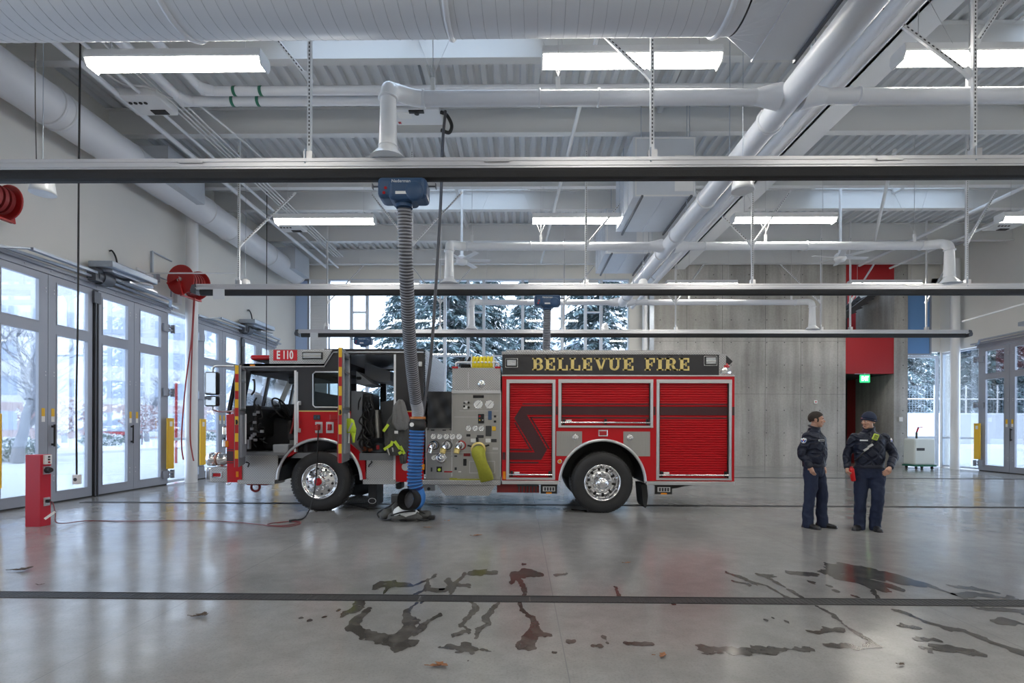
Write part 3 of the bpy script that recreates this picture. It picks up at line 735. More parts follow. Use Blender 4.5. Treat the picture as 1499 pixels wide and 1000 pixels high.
# ------------------------------------------------------------------ exhaust rails with hangers, fan units and hoses
RY = [6.58, 12.3, 18.0]; RZ = 4.70
RX_ = (-7.78, 15.4)
word = ['nearest', 'middle', 'rearmost']
posts = {0: [-2.71, 1.665, 5.70], 1: [-6.77, -2.6, 1.56, 5.49, 10.5], 2: [-6.78, -2.8, 1.53, 5.4, 10.4, 11.4, 14.0]}
for i, y in enumerate(RY):
    t = thing('exhaust_rail', f'{word[i]} long aluminium exhaust rail with black lower seal spanning the hall', 'exhaust rail', (0, y, RZ), 'overhead exhaust rails')
    pr = [(-.075, .13), (-.075, .15), (-.085, .155), (-.085, .185), (-.07, .19), (-.07, .215), (-.08, .22), (-.08, .26), (.08, .26), (.08, .13)]
    b = MB(); b.prism([(y+p[0], RZ+p[1]) for p in pr], *RX_, 'yz'); b.build('profile', M['rail'], t)
    b = MB(); b.prism([(y-.07, RZ+.13), (y-.075, RZ+.09), (y-.06, RZ+.02), (y-.03, RZ), (y+.03, RZ), (y+.06, RZ+.02), (y+.07, RZ+.13)], RX_[0]+.1, RX_[1]-.1, 'yz'); b.build('rubber_seal', M['blackrub'], t)
    for x in RX_:
        e = MB(); s_ = 1 if x > 0 else -1; e.prism([(x-s_*.02, RZ+.01), (x+s_*.10, RZ+.05), (x+s_*.12, RZ+.12), (x+s_*.08, RZ+.24), (x-s_*.02, RZ+.26)], y-.085, y+.085); e.build('end_cap', M['darkgalv'], t)
    if i:
        e = MB(); e.box(RX_[0]+.45, RX_[0]+.72, y-.11, y-.09, RZ-.10, RZ+.14); e.build('stop_plate', M['white'], t)
    for x in (-4.2, -.3, 4.6, 9.2):
        e = MB(); e.box(x-.16, x+.16, y-.092, y-.08, RZ+.2, RZ+.225); e.build('joint_plate', M['alu'], t)
        e = MB(); [e.cyl((x+k, y-.093, RZ+.212), (x+k, y-.09, RZ+.212), .008, n=6) for k in (-.12, -.04, .04, .12)]
    for j, x in enumerate(posts[i]):
        h = thing('strut_hanger', f'slotted white strut hanger carrying the {word[i]} exhaust rail, number {j+1} from the left', 'hanger', (x, y, RZ+.27), 'slotted rail hangers')
        b = MB(); b.box(x-.025, x+.025, y-.02, y+.02, RZ+.34, DECK-.02); z = RZ+.45; b.cur = 1
        while z < 8.1: b.box(x-.007, x+.007, y-.0215, y-.019, z, z+.028); z += .05
        b.build('post', [M['white'], M['char']], h)
        c = MB(); c.box(x-.055, x+.055, y-.06, y+.03, RZ+.265, RZ+.36); c.build('clamp', M['alu'], h)
        c = MB(); c.cyl((x-.03, y-.07, RZ+.2), (x-.03, y-.07, RZ+.38), .01, n=8); c.build('bolt', M['galv'], h)
        sides = {(0, 0): (-1,), (0, 1): (-1,), (0, 2): (-1, 1), (2, 4): (-1,), (2, 5): (1,)}.get((i, j), (-1, 1) if j % 2 else (1,))
        for s in sides:
            zb = 6.0 if i == 0 else 5.9
            if (i, j) == (0, 2) and s == 1: zb = 6.35
            b = MB(); b.obox((x, y+.03, zb), (x+s*1.15, y+.5, zb+1.5), .045, .04); b.obox((x, y+.03, zb), (x+s*.08, y+.05, zb+.12), .07, .06)
            b.cur = 1; A = Vector((x, y+.03, zb)); B_ = Vector((x+s*1.15, y+.5, zb+1.5))
            for k in range(26):
                p = A.lerp(B_, (k+1)/28); q_ = A.lerp(B_, (k+1.5)/28); b.obox(p-Vector((0, .022, 0)), q_-Vector((0, .022, 0)), .012, .012)
            b.build('brace', [M['white'], M['char']], h)

def fan_unit(x, y, lb):
    t = thing('exhaust_trolley', lb, 'exhaust unit', (x, y, RZ-.33), 'blue exhaust trolleys')
    b = MB(); b.bbox(x-.31, x+.31, y-.16, y+.16, RZ-.27, RZ-.01, .06, 3); b.bbox(x-.17, x+.17, y-.19, y+.17, RZ-.30, RZ-.06, .06, 3); b.build('housing', M['blue'], t)
    b = MB(); b.lathe([(0, 0), (.10, 0), (.115, .02), (.115, .07)], (x+.16, y-.20, RZ-.20), 'y', 20); b.build('motor_cover', M['blue'], t)
    b = MB(); b.box(x-.07, x+.08, y-.194, y-.19, RZ-.25, RZ-.215); b.build('type_label', M['paper'], t)
    b = MB(); text_into(b, 'Nederman', .055, (x-.0, y-.193, RZ-.09), depth=.001); b.build('lettering', M['paper'], t)
    for s in (-1, 1):
        b = MB(); b.cyl((x+s*.31, y, RZ-.07), (x+s*.40, y, RZ-.07), .012, n=8); b.box(x+s*.40, x+s*.41, y-.03, y+.03, RZ-.10, RZ-.04); b.build('bumper', M['darkgalv'], t)
    b = MB(); b.cyl((x-.2, y-.165, RZ-.16), (x-.2, y-.16, RZ-.16), .02, n=8); b.cyl((x-.22, y-.165, RZ-.22), (x-.22, y-.16, RZ-.22), .02, n=8); b.build('knob', M['redlens'], t)
    b = MB(); b.cyl((x, y, RZ-.35), (x, y, RZ-.27), .105, n=20); b.build('hose_collar', M['blue'], t)
    return t
def ribbed(path, r, pitch=.04, amp=.012, n=16):
    P = [Vector(p) for p in path]; L_ = [0]
    for a, b_ in zip(P, P[1:]): L_.append(L_[-1]+(b_-a).length)
    mb = MB(); pts = []; rad = []; m = int(L_[-1]/pitch); j = 0
    def pos(d):
        for k in range(len(P)-1):
            if L_[k+1] >= d: return P[k].lerp(P[k+1], (d-L_[k])/max(1e-9, L_[k+1]-L_[k]))
        return P[-1]
    for i in range(m):
        for f_, a in ((0, 0), (.30, 0), (.42, 1), (.82, 1), (.94, 0)):
            d = (i+f_)*pitch; pts.append(pos(d)); rr = r(d/L_[-1]) if callable(r) else r; rad.append(rr-amp+amp*a)
    mb.tube(pts, rad, n, True)
    nf = (len(pts)-1)*n
    mb.mi = [(1 if (i//n) % 5 in (0, 4, 1) else 0) for i in range(nf)]+[0]*(len(mb.f)-nf)
    return mb
T1 = fan_unit(at(592, 270, RY[0]).x, RY[0], 'blue exhaust trolley on the nearest rail, carrying the long grey hose')
T2 = fan_unit(at(801, 440, RY[1]).x, RY[1], 'blue exhaust trolley on the middle rail above the truck body')
T3 = fan_unit(at(532, 500, RY[2]).x, RY[2], 'small blue exhaust trolley on the rearmost rail above the cab')
# hose of the first trolley: grey upper length, blue lower length, black cuff
hz = thing('exhaust_hose', 'long ribbed hose, grey above and blue below, hanging beside the cab', 'hose', tuple(gr(600, 755)))
keys = [(592, 305, 6.58), (594, 380, 6.75), (597, 450, 7.15), (600, 505, 7.6), (604, 550, 8.0), (609, 590, 8.35)]
ribbed(bez([at(*k) for k in keys], 10), .096).build('upper_hose', [M['hosegrey'], M['hosegrey2']], hz)
k2 = [(609, 588, 8.35), (611.5, 600, 8.45), (611.5, 614, 8.52)]
ribbed([at(*k) for k in k2], .098, .03, .006).build('hose_sleeve', [M['hosepale'], M['hosegrey']], hz)
p0, p1 = at(611.5, 613, 8.52), at(610.5, 629, 8.54)
b = MB(); b.tube([p0, p0.lerp(p1, .3), p0.lerp(p1, .35), p0.lerp(p1, .7), p1], [.125, .13, .145, .15, .13], 20); b.build('coupling', M['black'], hz)
b = MB(); b.tube([p0+Vector((0, 0, .03)), p0+Vector((0, 0, -.005))], [.128, .132], 20); b.build('clamp_band', mat('clamp_orange', (.45, .16, .03), .4), hz)
b = MB(); q = p0.lerp(p1, .55); b.cyl(q+Vector((-.06, -.15, 0)), q+Vector((-.06, -.16, 0)), .035, n=14); b.build('pressure_button', M['paper'], hz)
k3 = [(610.5, 628, 8.54), (609.5, 650, 8.55), (607.5, 680, 8.56), (607, 705, 8.57), (610, 718, 8.58)]
ribbed(bez([at(*k) for k in k3], 10), .128, .055, .018).build('lower_hose', [M['hoseblue'], mat('hose_blue_dark', (.015, .07, .22), .45)], hz)
k4 = [(610, 717, 8.58), (613, 727, 8.6), (610.5, 735.5, 8.58), (602, 737, 8.5)]
b = MB(); b.tube(bez([at(*k) for k in k4], 6), .115, 18); b.build('hose_elbow', M['hoseblue'], hz)
c0_, c1_ = at(606, 732, 8.52), at(594, 731, 8.33)
d = (c1_-c0_).normalized()
b = MB(); b.tube([c0_, c0_.lerp(c1_, .2), c0_.lerp(c1_, .25), c1_], [.15, .155, .175, .175], 24, False); b.tube([c1_, c1_-d*.18], [.16, .15], 24, False)
nv = len(b.v); b.build('intake_cuff', M['black'], hz)
b = MB(); b.tube([c1_-d*.16, c1_-d*.155], [.155, .155], 24); b.build('intake_screen', mat('screen_grey', (.10, .10, .11), .6, var=.4, vscale=60), hz)
tag(ribbed([Vector((T2.location.x, RY[1], RZ-.36)), Vector((T2.location.x-.02, RY[1], 2.8)), Vector((T2.location.x, RY[1], 1.4))], .096).build('exhaust_hose', [M['hosegrey'], M['hosegrey2']]), 'grey ribbed hose hanging from the middle rail behind the truck body', 'hose')

# ------------------------------------------------------------------ white exhaust pipework
MX, MZ = 3.62, 6.02
t = thing('exhaust_main_pipe', 'thick white main exhaust pipe running from upper right towards the rear glazing', 'pipe', (MX, 10, MZ))
b = MB(); b.cyl((MX, -2, MZ), (MX, 18.4, MZ), .172, n=32); b.ell((MX, 18.4, MZ), (.172,)*3); b.build('body', M['duct'], t)
for y in (2.2, 5.0, 7.55, 10.1, 12.0, 13.25, 15.8, 17.5):
    b = MB(); b.lathe([(.170, -.025), (.197, -.022), (.197, .022), (.170, .025)], (MX, y, MZ), 'y', 32); b.build('flange', M['duct'], t)
for y in (3.6, 6.4, 9.0, 11.3, 14.6):
    b = MB(); b.cyl((MX, y, MZ+.2), (MX, y, DECK-.1), .007, n=6); b.box(MX-.05, MX+.05, y-.02, y+.02, MZ+.18, MZ+.25); b.build('hanger', M['galv'], t)
for i, y in enumerate(RY):
    yb = y+.42; x0, x1 = -1.70, 10.1
    t = thing('exhaust_branch_pipe', f'white branch pipe across the hall feeding the {word[i]} exhaust rail', 'pipe', (MX, yb, MZ))
    b = MB(); b.cyl((x0+.30, yb, MZ), (MX-.2, yb, MZ), .098, n=24); b.build('pipe', M['duct'], t)
    b = MB(); b.cyl((MX+.2, yb, MZ), (x1-.3, yb, MZ), .098, n=24); b.build('pipe', M['duct'], t)
    for s in (-1, 1):
        b = MB(); b.cyl((MX+s*.15, yb, MZ), (MX+s*.46, yb, MZ), .17, .10, n=24); b.build('reducer', M['duct'], t)
    for s, x in ((1, x0), (-1, x1)):
        b = MB(); b.tube(bez([(x+s*.34, yb, MZ), (x+s*.2, yb-.04, MZ+.0), (x+s*.06, yb-.16, MZ-.02), (x, y+.16, MZ-.06), (x, y+.04, MZ-.14), (x, y, MZ-.26)], 6), .105, 20); b.build('elbow', M['whitegloss'], t)
        b = MB(); b.tube([(x, y, MZ-.24), (x, y, RZ+.42), (x, y, RZ+.40), (x, y, RZ+.27)], [.098, .118, .12, .24], 24); b.build('riser', M['whitegloss'], t)
        for z in (MZ-.26, RZ+.44):
            b = MB(); b.lathe([(.10, -.012), (.125, -.01), (.125, .01), (.10, .012)], (x, y, z), 'z', 24); b.build('band', M['whitegloss'], t)
    for x in (x0+.38, x0+1.95, 1.05, MX+.9, 7.0, x1-.36):
        b = MB(); b.lathe([(.097, -.012), (.115, -.01), (.115, .01), (.097, .012)], (x, yb, MZ), 'x', 24); b.build('band', M['duct'], t)
    for x in (x0+.5, x0+2.2, 6.0, x1-.5):
        b = MB(); b.box(x-.03, x+.03, yb-.02, yb+.02, MZ+.04, MZ+.28); b.build('hanger_clamp', M['whitegloss'], t)
        b = MB(); b.cyl((x, yb, MZ+.26), (x, yb, DECK-.02), .006, n=6)
        for s in (-1, 1): b.cyl((x, yb, MZ+.3), (x+s*.9, yb+.3, DECK-.1), .003, n=5)
        b.build('hanger_wire', M['alu'], t)

# ------------------------------------------------------------------ ducts
t = thing('round_duct', 'huge round spiral duct with seams across the top of the picture', 'duct', (0, 5.2, 6.22))
dy, dz, dr = 5.2, 6.22, .60
b = MB(); b.cyl((-11.3+2, dy, dz), (2.2, dy, dz), dr, n=64, caps=False); b.build('body', M['duct'], t)
for x in (-9.0, -6.26, -3.5, -.74, 2.05):
    b = MB(); b.lathe([(dr, -.03), (dr+.02, -.025), (dr+.03, 0), (dr+.02, .025), (dr, .03)], (x, dy, dz), 'x', 64); b.build('joint_band', M['duct'], t)
b = MB(); turns = 84; nn = 36       # helical lock seam
pts = []
for k in range(turns*nn//1):
    a = 2*PI*k/nn; x = -9.3+11.4*k/(turns*nn)
    pts.append((x, dy+(dr+.001)*math.cos(a), dz+(dr+.001)*math.sin(a)))
b.tube(pts, .0035, 4, False); b.build('spiral_seam', mat('seam_grey', (.50, .52, .56), .4), t)
t = thing('plenum_duct', 'faceted sheet metal duct transition right of the huge round duct', 'duct', (2.9, 4.5, 6.4))
b = MB(); n = 48; ri = []; ro = []
for k in range(n):
    a = 2*PI*k/n; ri.append((2.22, dy+dr*math.cos(a), dz+dr*math.sin(a)))
    cx_, cz_ = math.cos(a), math.sin(a); m_ = max(abs(cx_), abs(cz_)); ro.append((2.62, 4.95+.93*cx_/m_, 6.5+.78*cz_/m_))
b.loft([ri, ro], False, False); b.build('transition', M['duct'], t)
b = MB(); b.box(2.62, 3.10, 2.0, 5.88, 5.72, 7.28); b.build('body', M['duct'], t)
for x in (2.62, 3.10):
    b = MB(); b.box(x-.012, x+.012, 2.0, 5.9, 5.705, 5.73); b.build('corner_seam', M['duct'], t)
b = MB(); b.box(3.06, 3.09, 2.0, 5.86, 5.66, 5.70); b.build('strut', M['darkgalv'], t)
for k, (y0, y1, lb) in enumerate(((11.2, 13.2, 'nearer rectangular air handling unit hung left of the main exhaust pipe'), (14.85, 16.75, 'farther rectangular air handling unit hung left of the main exhaust pipe'))):
    t = thing('air_handler', lb, 'air handling unit', (3.1, y0, 6.55), 'hung rectangular units')
    x0, x1, z0, z1 = 2.43, 3.78, 6.55, 7.85
    b = MB(); b.box(x0, x1, y0, y1, z0, z1); b.build('casing', M['ductmetal'], t)
    b = MB(); b.box(x0+.9, x1-.05, y0-.006, y0, z0+.12, z1-.4); b.frame(x0+.05, x1-.02, z0+.02, z1-.02, .02, y0-.012, y0-.002); b.build('access_panel', M['white'], t)
    for x in (x0+.18, x1-.12):
        b = MB(); b.box(x-.022, x+.022, y0-.1, y1+.12, z0-.045, z0-.003); b.build('support_strut', M['darkgalv'], t)
    b = MB()
    for f_ in (.5,): b.box(x0+(x1-x0)*f_-.012, x0+(x1-x0)*f_+.012, y0, y1, z0-.014, z0)
    for f_ in (.25, .5, .75): b.box(x0-.014, x0, y0+(y1-y0)*f_-.015, y0+(y1-y0)*f_+.015, z0, z1)
    b.build('seam', M['ductmetal'], t)
    b = MB(); [b.cyl((x, y, z1), (x, y, DECK-.1), .008, n=6) for x in (x0+.18, x1-.12) for y in (y0+.05, y1-.05)]; b.build('hanger_rods', M['galv'], t)
t = thing('wall_duct', 'long round white duct running back along the top of the left wall', 'duct', (-8.75, 13, 7.5))
b = MB(); b.cyl((-8.75, 3.5, 7.5), (-8.75, 20.0, 7.5), .365, n=40); b.build('body', M['duct'], t)
for y in (7.1, 9.4, 9.62, 11.4, 14.1, 15.3, 17.7, 20.0):
    b = MB(); b.lathe([(.365, -.025), (.385, -.02), (.385, .02), (.365, .025)], (-8.75, y, 7.5), 'y', 40); b.build('joint_band', M['duct'], t)
for y0, y1 in ((11.9, 13.3), (18.7, 19.95)):
    b = MB(); b.box(-9.2, -8.22, y0, y1, 7.32, 8.1); b.build('plenum_box', M['ductmetal'], t)
# insulated pipes, conduits
def pipe(name, pts, r, m, lb, cat='pipe', grp=None, n=12, bands=None):
    b = MB(); b.tube(pts, r, n); o = b.build(name, M[m]); tag(o, lb, cat, grp)
    if bands:
        for (p, ax) in bands:
            q = MB(); q.lathe([(r, -.03), (r+.006, -.028), (r+.006, .028), (r, .03)], p, ax, 18); q.build('green_band', M['green'], o)
    return o
pz = 7.88
pipe('insulated_pipe', bez([(-6.58, 3, pz), (-6.58, 9.4, pz), (-6.55, 9.75, pz), (-6.4, 9.93, pz), (-6.1, 9.95, pz), (0, 9.95, pz), (5.3, 9.95, pz), (5.62, 9.9, pz), (5.75, 9.6, pz), (5.75, 3, pz)], 8), .088, 'duct', 'lower white insulated pipe with green bands turning across the upper left ceiling', bands=[((-5.6, 9.95, pz), 'x'), ((-5.1, 9.95, pz), 'x')])
pipe('insulated_pipe', bez([(-6.0, 3, pz), (-6.0, 9.1, pz), (-5.97, 9.45, pz), (-5.8, 9.62, pz), (-5.5, 9.65, pz), (0, 9.65, pz), (5.0, 9.65, pz), (5.3, 9.6, pz), (5.42, 9.3, pz), (5.42, 3, pz)], 8), .080, 'duct', 'upper white insulated pipe with green bands just behind the lower one', bands=[((-5.5+.1, 9.65, pz), 'x'), ((-4.9, 9.65, pz), 'x')])
for (x, z, r, lb) in ((-7.75, 7.93, .055, 'thickest white pipe of the bundle above the left duct'), (-7.32, 7.95, .036, 'second white pipe of the bundle above the left duct, thinner than the first'),
                      (4.45, 6.35, .07, 'white pipe running beside the thick main exhaust pipe'), (4.75, 6.9, .10, 'white insulated pipe with green tags between main pipe and girder'), (5.25, 7.3, .075, 'slim white pipe tucked along the girder'),
                      (13.4, 8.0, .05, 'white pipe running back under the deck at upper right'), (14.6, 7.9, .04, 'thin white pipe running back near the right wall')):
    pipe('ceiling_pipe', [(x, 2, z), (x, 20.6, z)], r, 'duct', lb)
for x in (-7.06, -6.96, -6.85, -6.74):
    pipe('conduit', [(x, 2.5, 8.02), (x, 19.5, 8.02)], .017, 'white', 'one of the thin parallel white conduits under the deck at upper left', 'conduit', 'thin parallel conduits', 8)
pipe('conduit', bez([(-7.6, 9.1, 8.0), (-7.5, 9.6, 8.0), (-7.1, 9.7, 8.0), (-6.9, 10.0, 8.0), (-6.5, 10.2, 8.0), (-6.3, 11.4, 8.0), (-6.2, 13, 8.05)], 6), .02, 'white', 'kinked white conduit leaving the left ceiling control box', 'conduit')
pipe('sprinkler_pipe', [(1.45, 3, 7.95), (.8, 20, 7.95)], .04, 'white', 'white sprinkler pipe running back, just right of the ceiling fan', 'pipe')
pipe('sprinkler_pipe', [(8.6, 12.0, 7.95), (12.2, 18, 7.95)], .045, 'white', 'white pipe slanting back beneath the right skylight', 'pipe')
for i, (px, py, Y, lb) in enumerate(((215, 147, 10.1, 'white ceiling control box with four dark buttons, upper left'), (425, 331, 16.4, 'smaller looking ceiling control box above the left end of the middle light row'), (1470, 331, 16.4, 'ceiling control box near the right frame edge'))):
    p = at(px, py, Y); x, z = p.x, 7.95
    t = thing('control_box', lb, 'control box', (x, Y, z), 'ceiling control boxes')
    b = MB(); b.bbox(x-.42, x+.42, Y-.32, Y+.32, z-.06, z+.10, .02); b.build('case', M['white'], t)
    b = MB(); b.box(x-.02, x+.28, Y+.12, Y+.26, z-.075, z-.06); b.build('screen', M['black'], t)
    for k in range(4):
        b = MB(); b.cyl((x-.25+k*.10, Y-.1, z-.075), (x-.25+k*.10, Y-.1, z-.06), .033, n=12); b.build('button', M['black'], t)
p = at(625, 176, 10.6)
t = thing('cord_reel_panel', 'white ceiling panel with printed notice, black hose leaving its right side', 'panel', (p.x, 10.6, 7.9))
b = MB(); b.bbox(p.x-.65, p.x+.32, 10.2, 10.75, 7.86, 7.95, .02); b.build('plate', M['white'], t)
b = MB(); b.box(p.x-.55, p.x-.28, 10.3, 10.5, 7.853, 7.86); b.build('notice', M['paper'], t)
b = MB(); b.cyl((p.x-.15, 10.3, 7.82), (p.x-.15, 10.3, 7.86), .05, n=12); b.box(p.x-.3, p.x, 10.22, 10.3, 7.83, 7.86); b.build('latch', M['black'], t)
b = MB(); b.box(p.x-.60, p.x-.54, 10.62, 10.68, 7.852, 7.86); b.build('sticker', M['redlens'], t)
b = MB(); b.tube(bez([(p.x+.33, 10.3, 7.86), (p.x+.45, 10.3, 7.8), (p.x+.55, 10.3, 7.6), (p.x+.5, 10.3, 7.45), (p.x+.34, 10.3, 7.5)], 6), .035, 10); b.build('hose_loop', M['black'], t)
b = MB(); b.tube(bez([at(652, 163, 10.2), at(648, 210, 9.9), at(645, 300, 9.5), at(638, 420, 9.1), at(631, 520, 8.95), at(624, 575, 8.9), at(619, 608, 8.85)], 10), .028, 10)
tag(b.build('air_hose', M['hosegrey2']), 'black air hose dropping from the ceiling panel to the truck beside the grey hose', 'hose')
# hanging cords
b = MB(); p = at(114, 700, 8.5)
t = thing('drop_cord', 'black drop cord with outlet box hanging in front of the left door', 'cord', (p.x, 8.5, .75))
b.tube(bez([(p.x+.02, 8.5, 8.6), (p.x, 8.5, 6), (p.x-.01, 8.5, 3.5), (p.x-.03, 8.5, 2), (p.x-.02, 8.5, .72)], 8), .014, 8); b.build('cable', M['black'], t)
b = MB(); b.bbox(p.x-.065, p.x+.045, 8.46, 8.53, .58, .74, .01); b.build('outlet_box', M['paper'], t)
b = MB(); b.cyl((p.x-.01, 8.455, .66), (p.x-.01, 8.46, .66), .03, n=12); b.build('socket', M['char'], t)
p = at(390, 500, 14.5)
t = thing('drop_cord', 'black drop cord hanging behind the cab, left of the middle light row', 'cord', (p.x, 14.5, 2))
b = MB(); b.cyl((p.x, 14.5, 2.0), (p.x, 14.5, 8.6), .012, n=8); b.build('cable', M['black'], t)
p = at(50, 240, 6.6); b = MB(); b.tube(bez([(p.x, 6.6, 8.6), (p.x+.02, 6.6, 7.2), (p.x+.01, 6.6, 6), (p.x+.03, 6.6, 4.97)], 6), .006, 6); tag(b.build('signal_cable', M['black']), 'thin dark cable dropping onto the left end of the nearest exhaust rail', 'cord')
# bell shaped pendant sensors
for i, (x, y, lb) in enumerate(((-7.14, 7.6, 'white bell pendant showing below the left end of the nearest rail'), (-7.14, 13.3, 'white bell pendant just above the left end of the middle rail'), (-7.14, 18.9, 'white bell pendant above the left end of the rearmost rail'),
                                (3.25, 7.6, 'white bell pendant showing beneath the nearest rail beside the main exhaust pipe'), (3.15, 13.3, 'white bell pendant above the middle rail beside the main exhaust pipe'), (3.1, 18.9, 'white bell pendant above the rearmost rail near the concrete wall'))):
    t = thing('bell_pendant', lb, 'pendant', (x, y, 5.02), 'white bell pendants')
    b = MB(); b.lathe([(0, .36), (.06, .355), (.10, .33), (.135, .2), (.155, .05), (.165, 0), (.15, 0), (0, .02)], (x, y, 5.02), 'z', 28); b.build('shade', M['whitegloss'], t)
    b = MB(); b.cyl((x, y, 5.36), (x, y, 8.6), .005, n=6); b.build('wire', M['galv'], t)
# ceiling fans
for (px, py, Y, lb) in ((676, 381, 15.2, 'white ceiling fan left of centre, above the rear glazing'), (1230, 377, 15.2, 'white ceiling fan on the right, in front of the red upper panel')):
    p = at(px, py, Y); x, z = p.x, p.z
    t = thing('ceiling_fan', lb, 'fan', (x, Y, z), 'white ceiling fans')
    b = MB(); b.lathe([(0, -.12), (.12, -.12), (.16, -.06), (.16, .06), (.10, .12), (.05, .14), (.05, .32), (.035, .33), (.035, DECK-z)], (x, Y, z), 'z', 24); b.build('motor', M['white'], t)
    for k in range(6):
        a = k*PI/3+.12; d = Vector((math.cos(a), math.sin(a), 0)); b = MB(); b.obox(Vector((x, Y, z))+d*.12, Vector((x, Y, z+.01))+d*.85, .14, .012, up=(-d.y*.2, d.x*.2, 1)); b.build('blade', M['white'], t)
# red hose reels on the left wall
def reel(o, ax, R, lb, hoses=True):
    t = thing('hose_reel', lb, 'hose reel', tuple(o), 'red hose reels'); ax = Vector(ax).normalized()
    def disc(d0, d1, r0, r1, nm, m, n=32): b = MB(); b.tube([o+ax*d0, o+ax*d1], [r0, r1], n); b.build(nm, M[m], t)
    for (a, c) in ((-.30, -.28), (.28, .30)):
        disc(a, c, R, R, 'flange', 'redreel')
        b = MB(); pts = [o+ax*((a+c)/2)+(Vector((0, 0, 1))*math.sin(2*PI*k/32)+ax.cross(Vector((0, 0, 1)))*math.cos(2*PI*k/32))*R for k in range(32)]; b.tube(pts, .018, 8, closed=True); b.build('rim', M['redreel'], t)
    disc(-.28, .28, R*.45, R*.45, 'drum', 'redreel')
    for k in range(5): disc(-.22+k*.1, -.16+k*.1, R*.78, R*.78, 'hose_coil', 'redhose')
    disc(-.36, -.30, .06, .05, 'hub', 'alu')
    b = MB(); b.obox(o+ax*-.33+Vector((0, 0, .05)), o+ax*-.33+Vector((-.30, .0, -.12)), .10, .04); b.obox(o+ax*-.33, o+ax*-.33+Vector((.1, 0, -R-.05)), .08, .03); b.obox(o+ax*.33, o+ax*.33+Vector((.05, 0, -R-.05)), .08, .03)
    b.obox(o+ax*-.33+Vector((.05, 0, -R-.04)), o+ax*.33+Vector((.05, 0, -R-.04)), .08, .03); b.build('bracket', M['redreel'], t)
    return t
ro = at(277, 414, 13.4); reel(ro, (.12, .99, 0), .37, 'red hose reel mounted by the round column, hoses hanging below')
reel(at(-16, 286, 8.7), (.12, .99, 0), .30, 'red hose reel just cut off by the left frame edge')
b = MB(); b.box(XL, XL+.10, 13.85, 14.05, 4.9, 5.9); b.box(XL, ro.x+.1, 13.72, 13.78, 5.6, 5.66); tag(b.build('reel_bracket', M['white']), 'white wall bracket holding the red hose reel', 'bracket')
b = MB(); b.tube(bez([at(284, 436, 13.4), at(280, 500, 13.4), at(272, 560, 13.4), at(266.5, 625, 13.4), at(266, 655, 13.4), at(268.5, 673, 13.4)], 8), .017, 8); tag(b.build('red_hose', M['redhose']), 'longer red air hose hanging left from the hose reel', 'hose', 'red air hoses')
b = MB(); b.tube(bez([at(285, 436, 13.3), at(281.5, 500, 13.3), at(279, 580, 13.3), at(278.5, 640, 13.3), at(281, 662, 13.3), at(283.5, 675, 13.3)], 8), .017, 8); tag(b.build('red_hose', M['redhose']), 'red air hose hanging in front of the round column, right of the other', 'hose', 'red air hoses')
b = MB(); b.box(XL, XL+.06, 12.95, 13.0, 5.35, 6.0); b.tube([(XL+.04, 12.97, 6.0), (XL+.04, 13.7, 5.98)], .02, 8); b.tube([(XL+.08, 13.0, 5.4), (XL+.1, 13.6, 5.4), (XL+.1, 13.6, 5.0)], .02, 8); b.box(XL+.02, XL+.14, 12.98, 13.12, 5.25, 5.45)
tag(b.build('valve_manifold', M['galv']), 'small valve pipework on the left wall beside the red hose reel', 'valve')
b = MB(); b.obox(atx(200, 393, XL+.05), atx(224, 405, XL+.05), .04, .06); b.obox(atx(213, 400, XL+.1), at(345, 400, 12.9), .03, .03); tag(b.build('wall_strut', M['white']), 'slim white strut reaching from the left wall over the red reel', 'strut')
# right wall door gear pipe
b = MB(); b.obox((16.2, 16.5, 5.6), (15.4, 18.2, 5.3), .05, .05); tag(b.build('wall_strut', M['white']), 'slim white strut reaching from the right wall to the rearmost rail', 'strut')
# exit sign
p = at(1265.5, 554.5, CY-.15)
t = thing('exit_sign', 'green lit exit sign hanging in the opening below the red panel', 'sign', (p.x, CY-.15, p.z))
b = MB(); b.box(p.x-.19, p.x+.19, CY-.18, CY-.14, p.z-.155, p.z+.155); b.frame(p.x-.19, p.x+.19, p.z-.155, p.z+.155, .012, CY-.19, CY-.18); b.build('case', M['exitgreen'], t)
b = MB(); text_into(b, 'EXIT', .25, (p.x, CY-.185, p.z-.005), depth=.002, bold=.008, sx=.58); b.build('lettering', M['exitwhite'], t)
b = MB(); b.cyl((p.x, CY-.16, p.z+.155), (p.x, CY-.16, zr0-.0), .012, n=8); b.box(p.x-.4, p.x+.2, CY-.17, CY-.15, zr0-.04, zr0-.02); b.build('mount', M['galv'], t)
# small wall things
p = at(1193.5, 588.5, CY-.02); b = MB(); b.bbox(p.x-.065, p.x+.065, CY-.06, CY-.004, p.z-.065, p.z+.065, .01); o = tag(b.build('fire_alarm', M['paper']), 'small white fire alarm box with red dot on the concrete wall', 'alarm'); b = MB(); b.cyl((p.x, CY-.065, p.z), (p.x, CY-.06, p.z), .03, n=14); b.build('lens', M['redlens'], o)
p = at(1318.5, 614, CY-.02); b = MB(); b.bbox(p.x-.07, p.x+.07, CY-.05, CY-.004, p.z-.09, p.z+.09, .008); tag(b.build('card_reader', M['paper']), 'small white switch plate on the narrow concrete pier', 'switch')
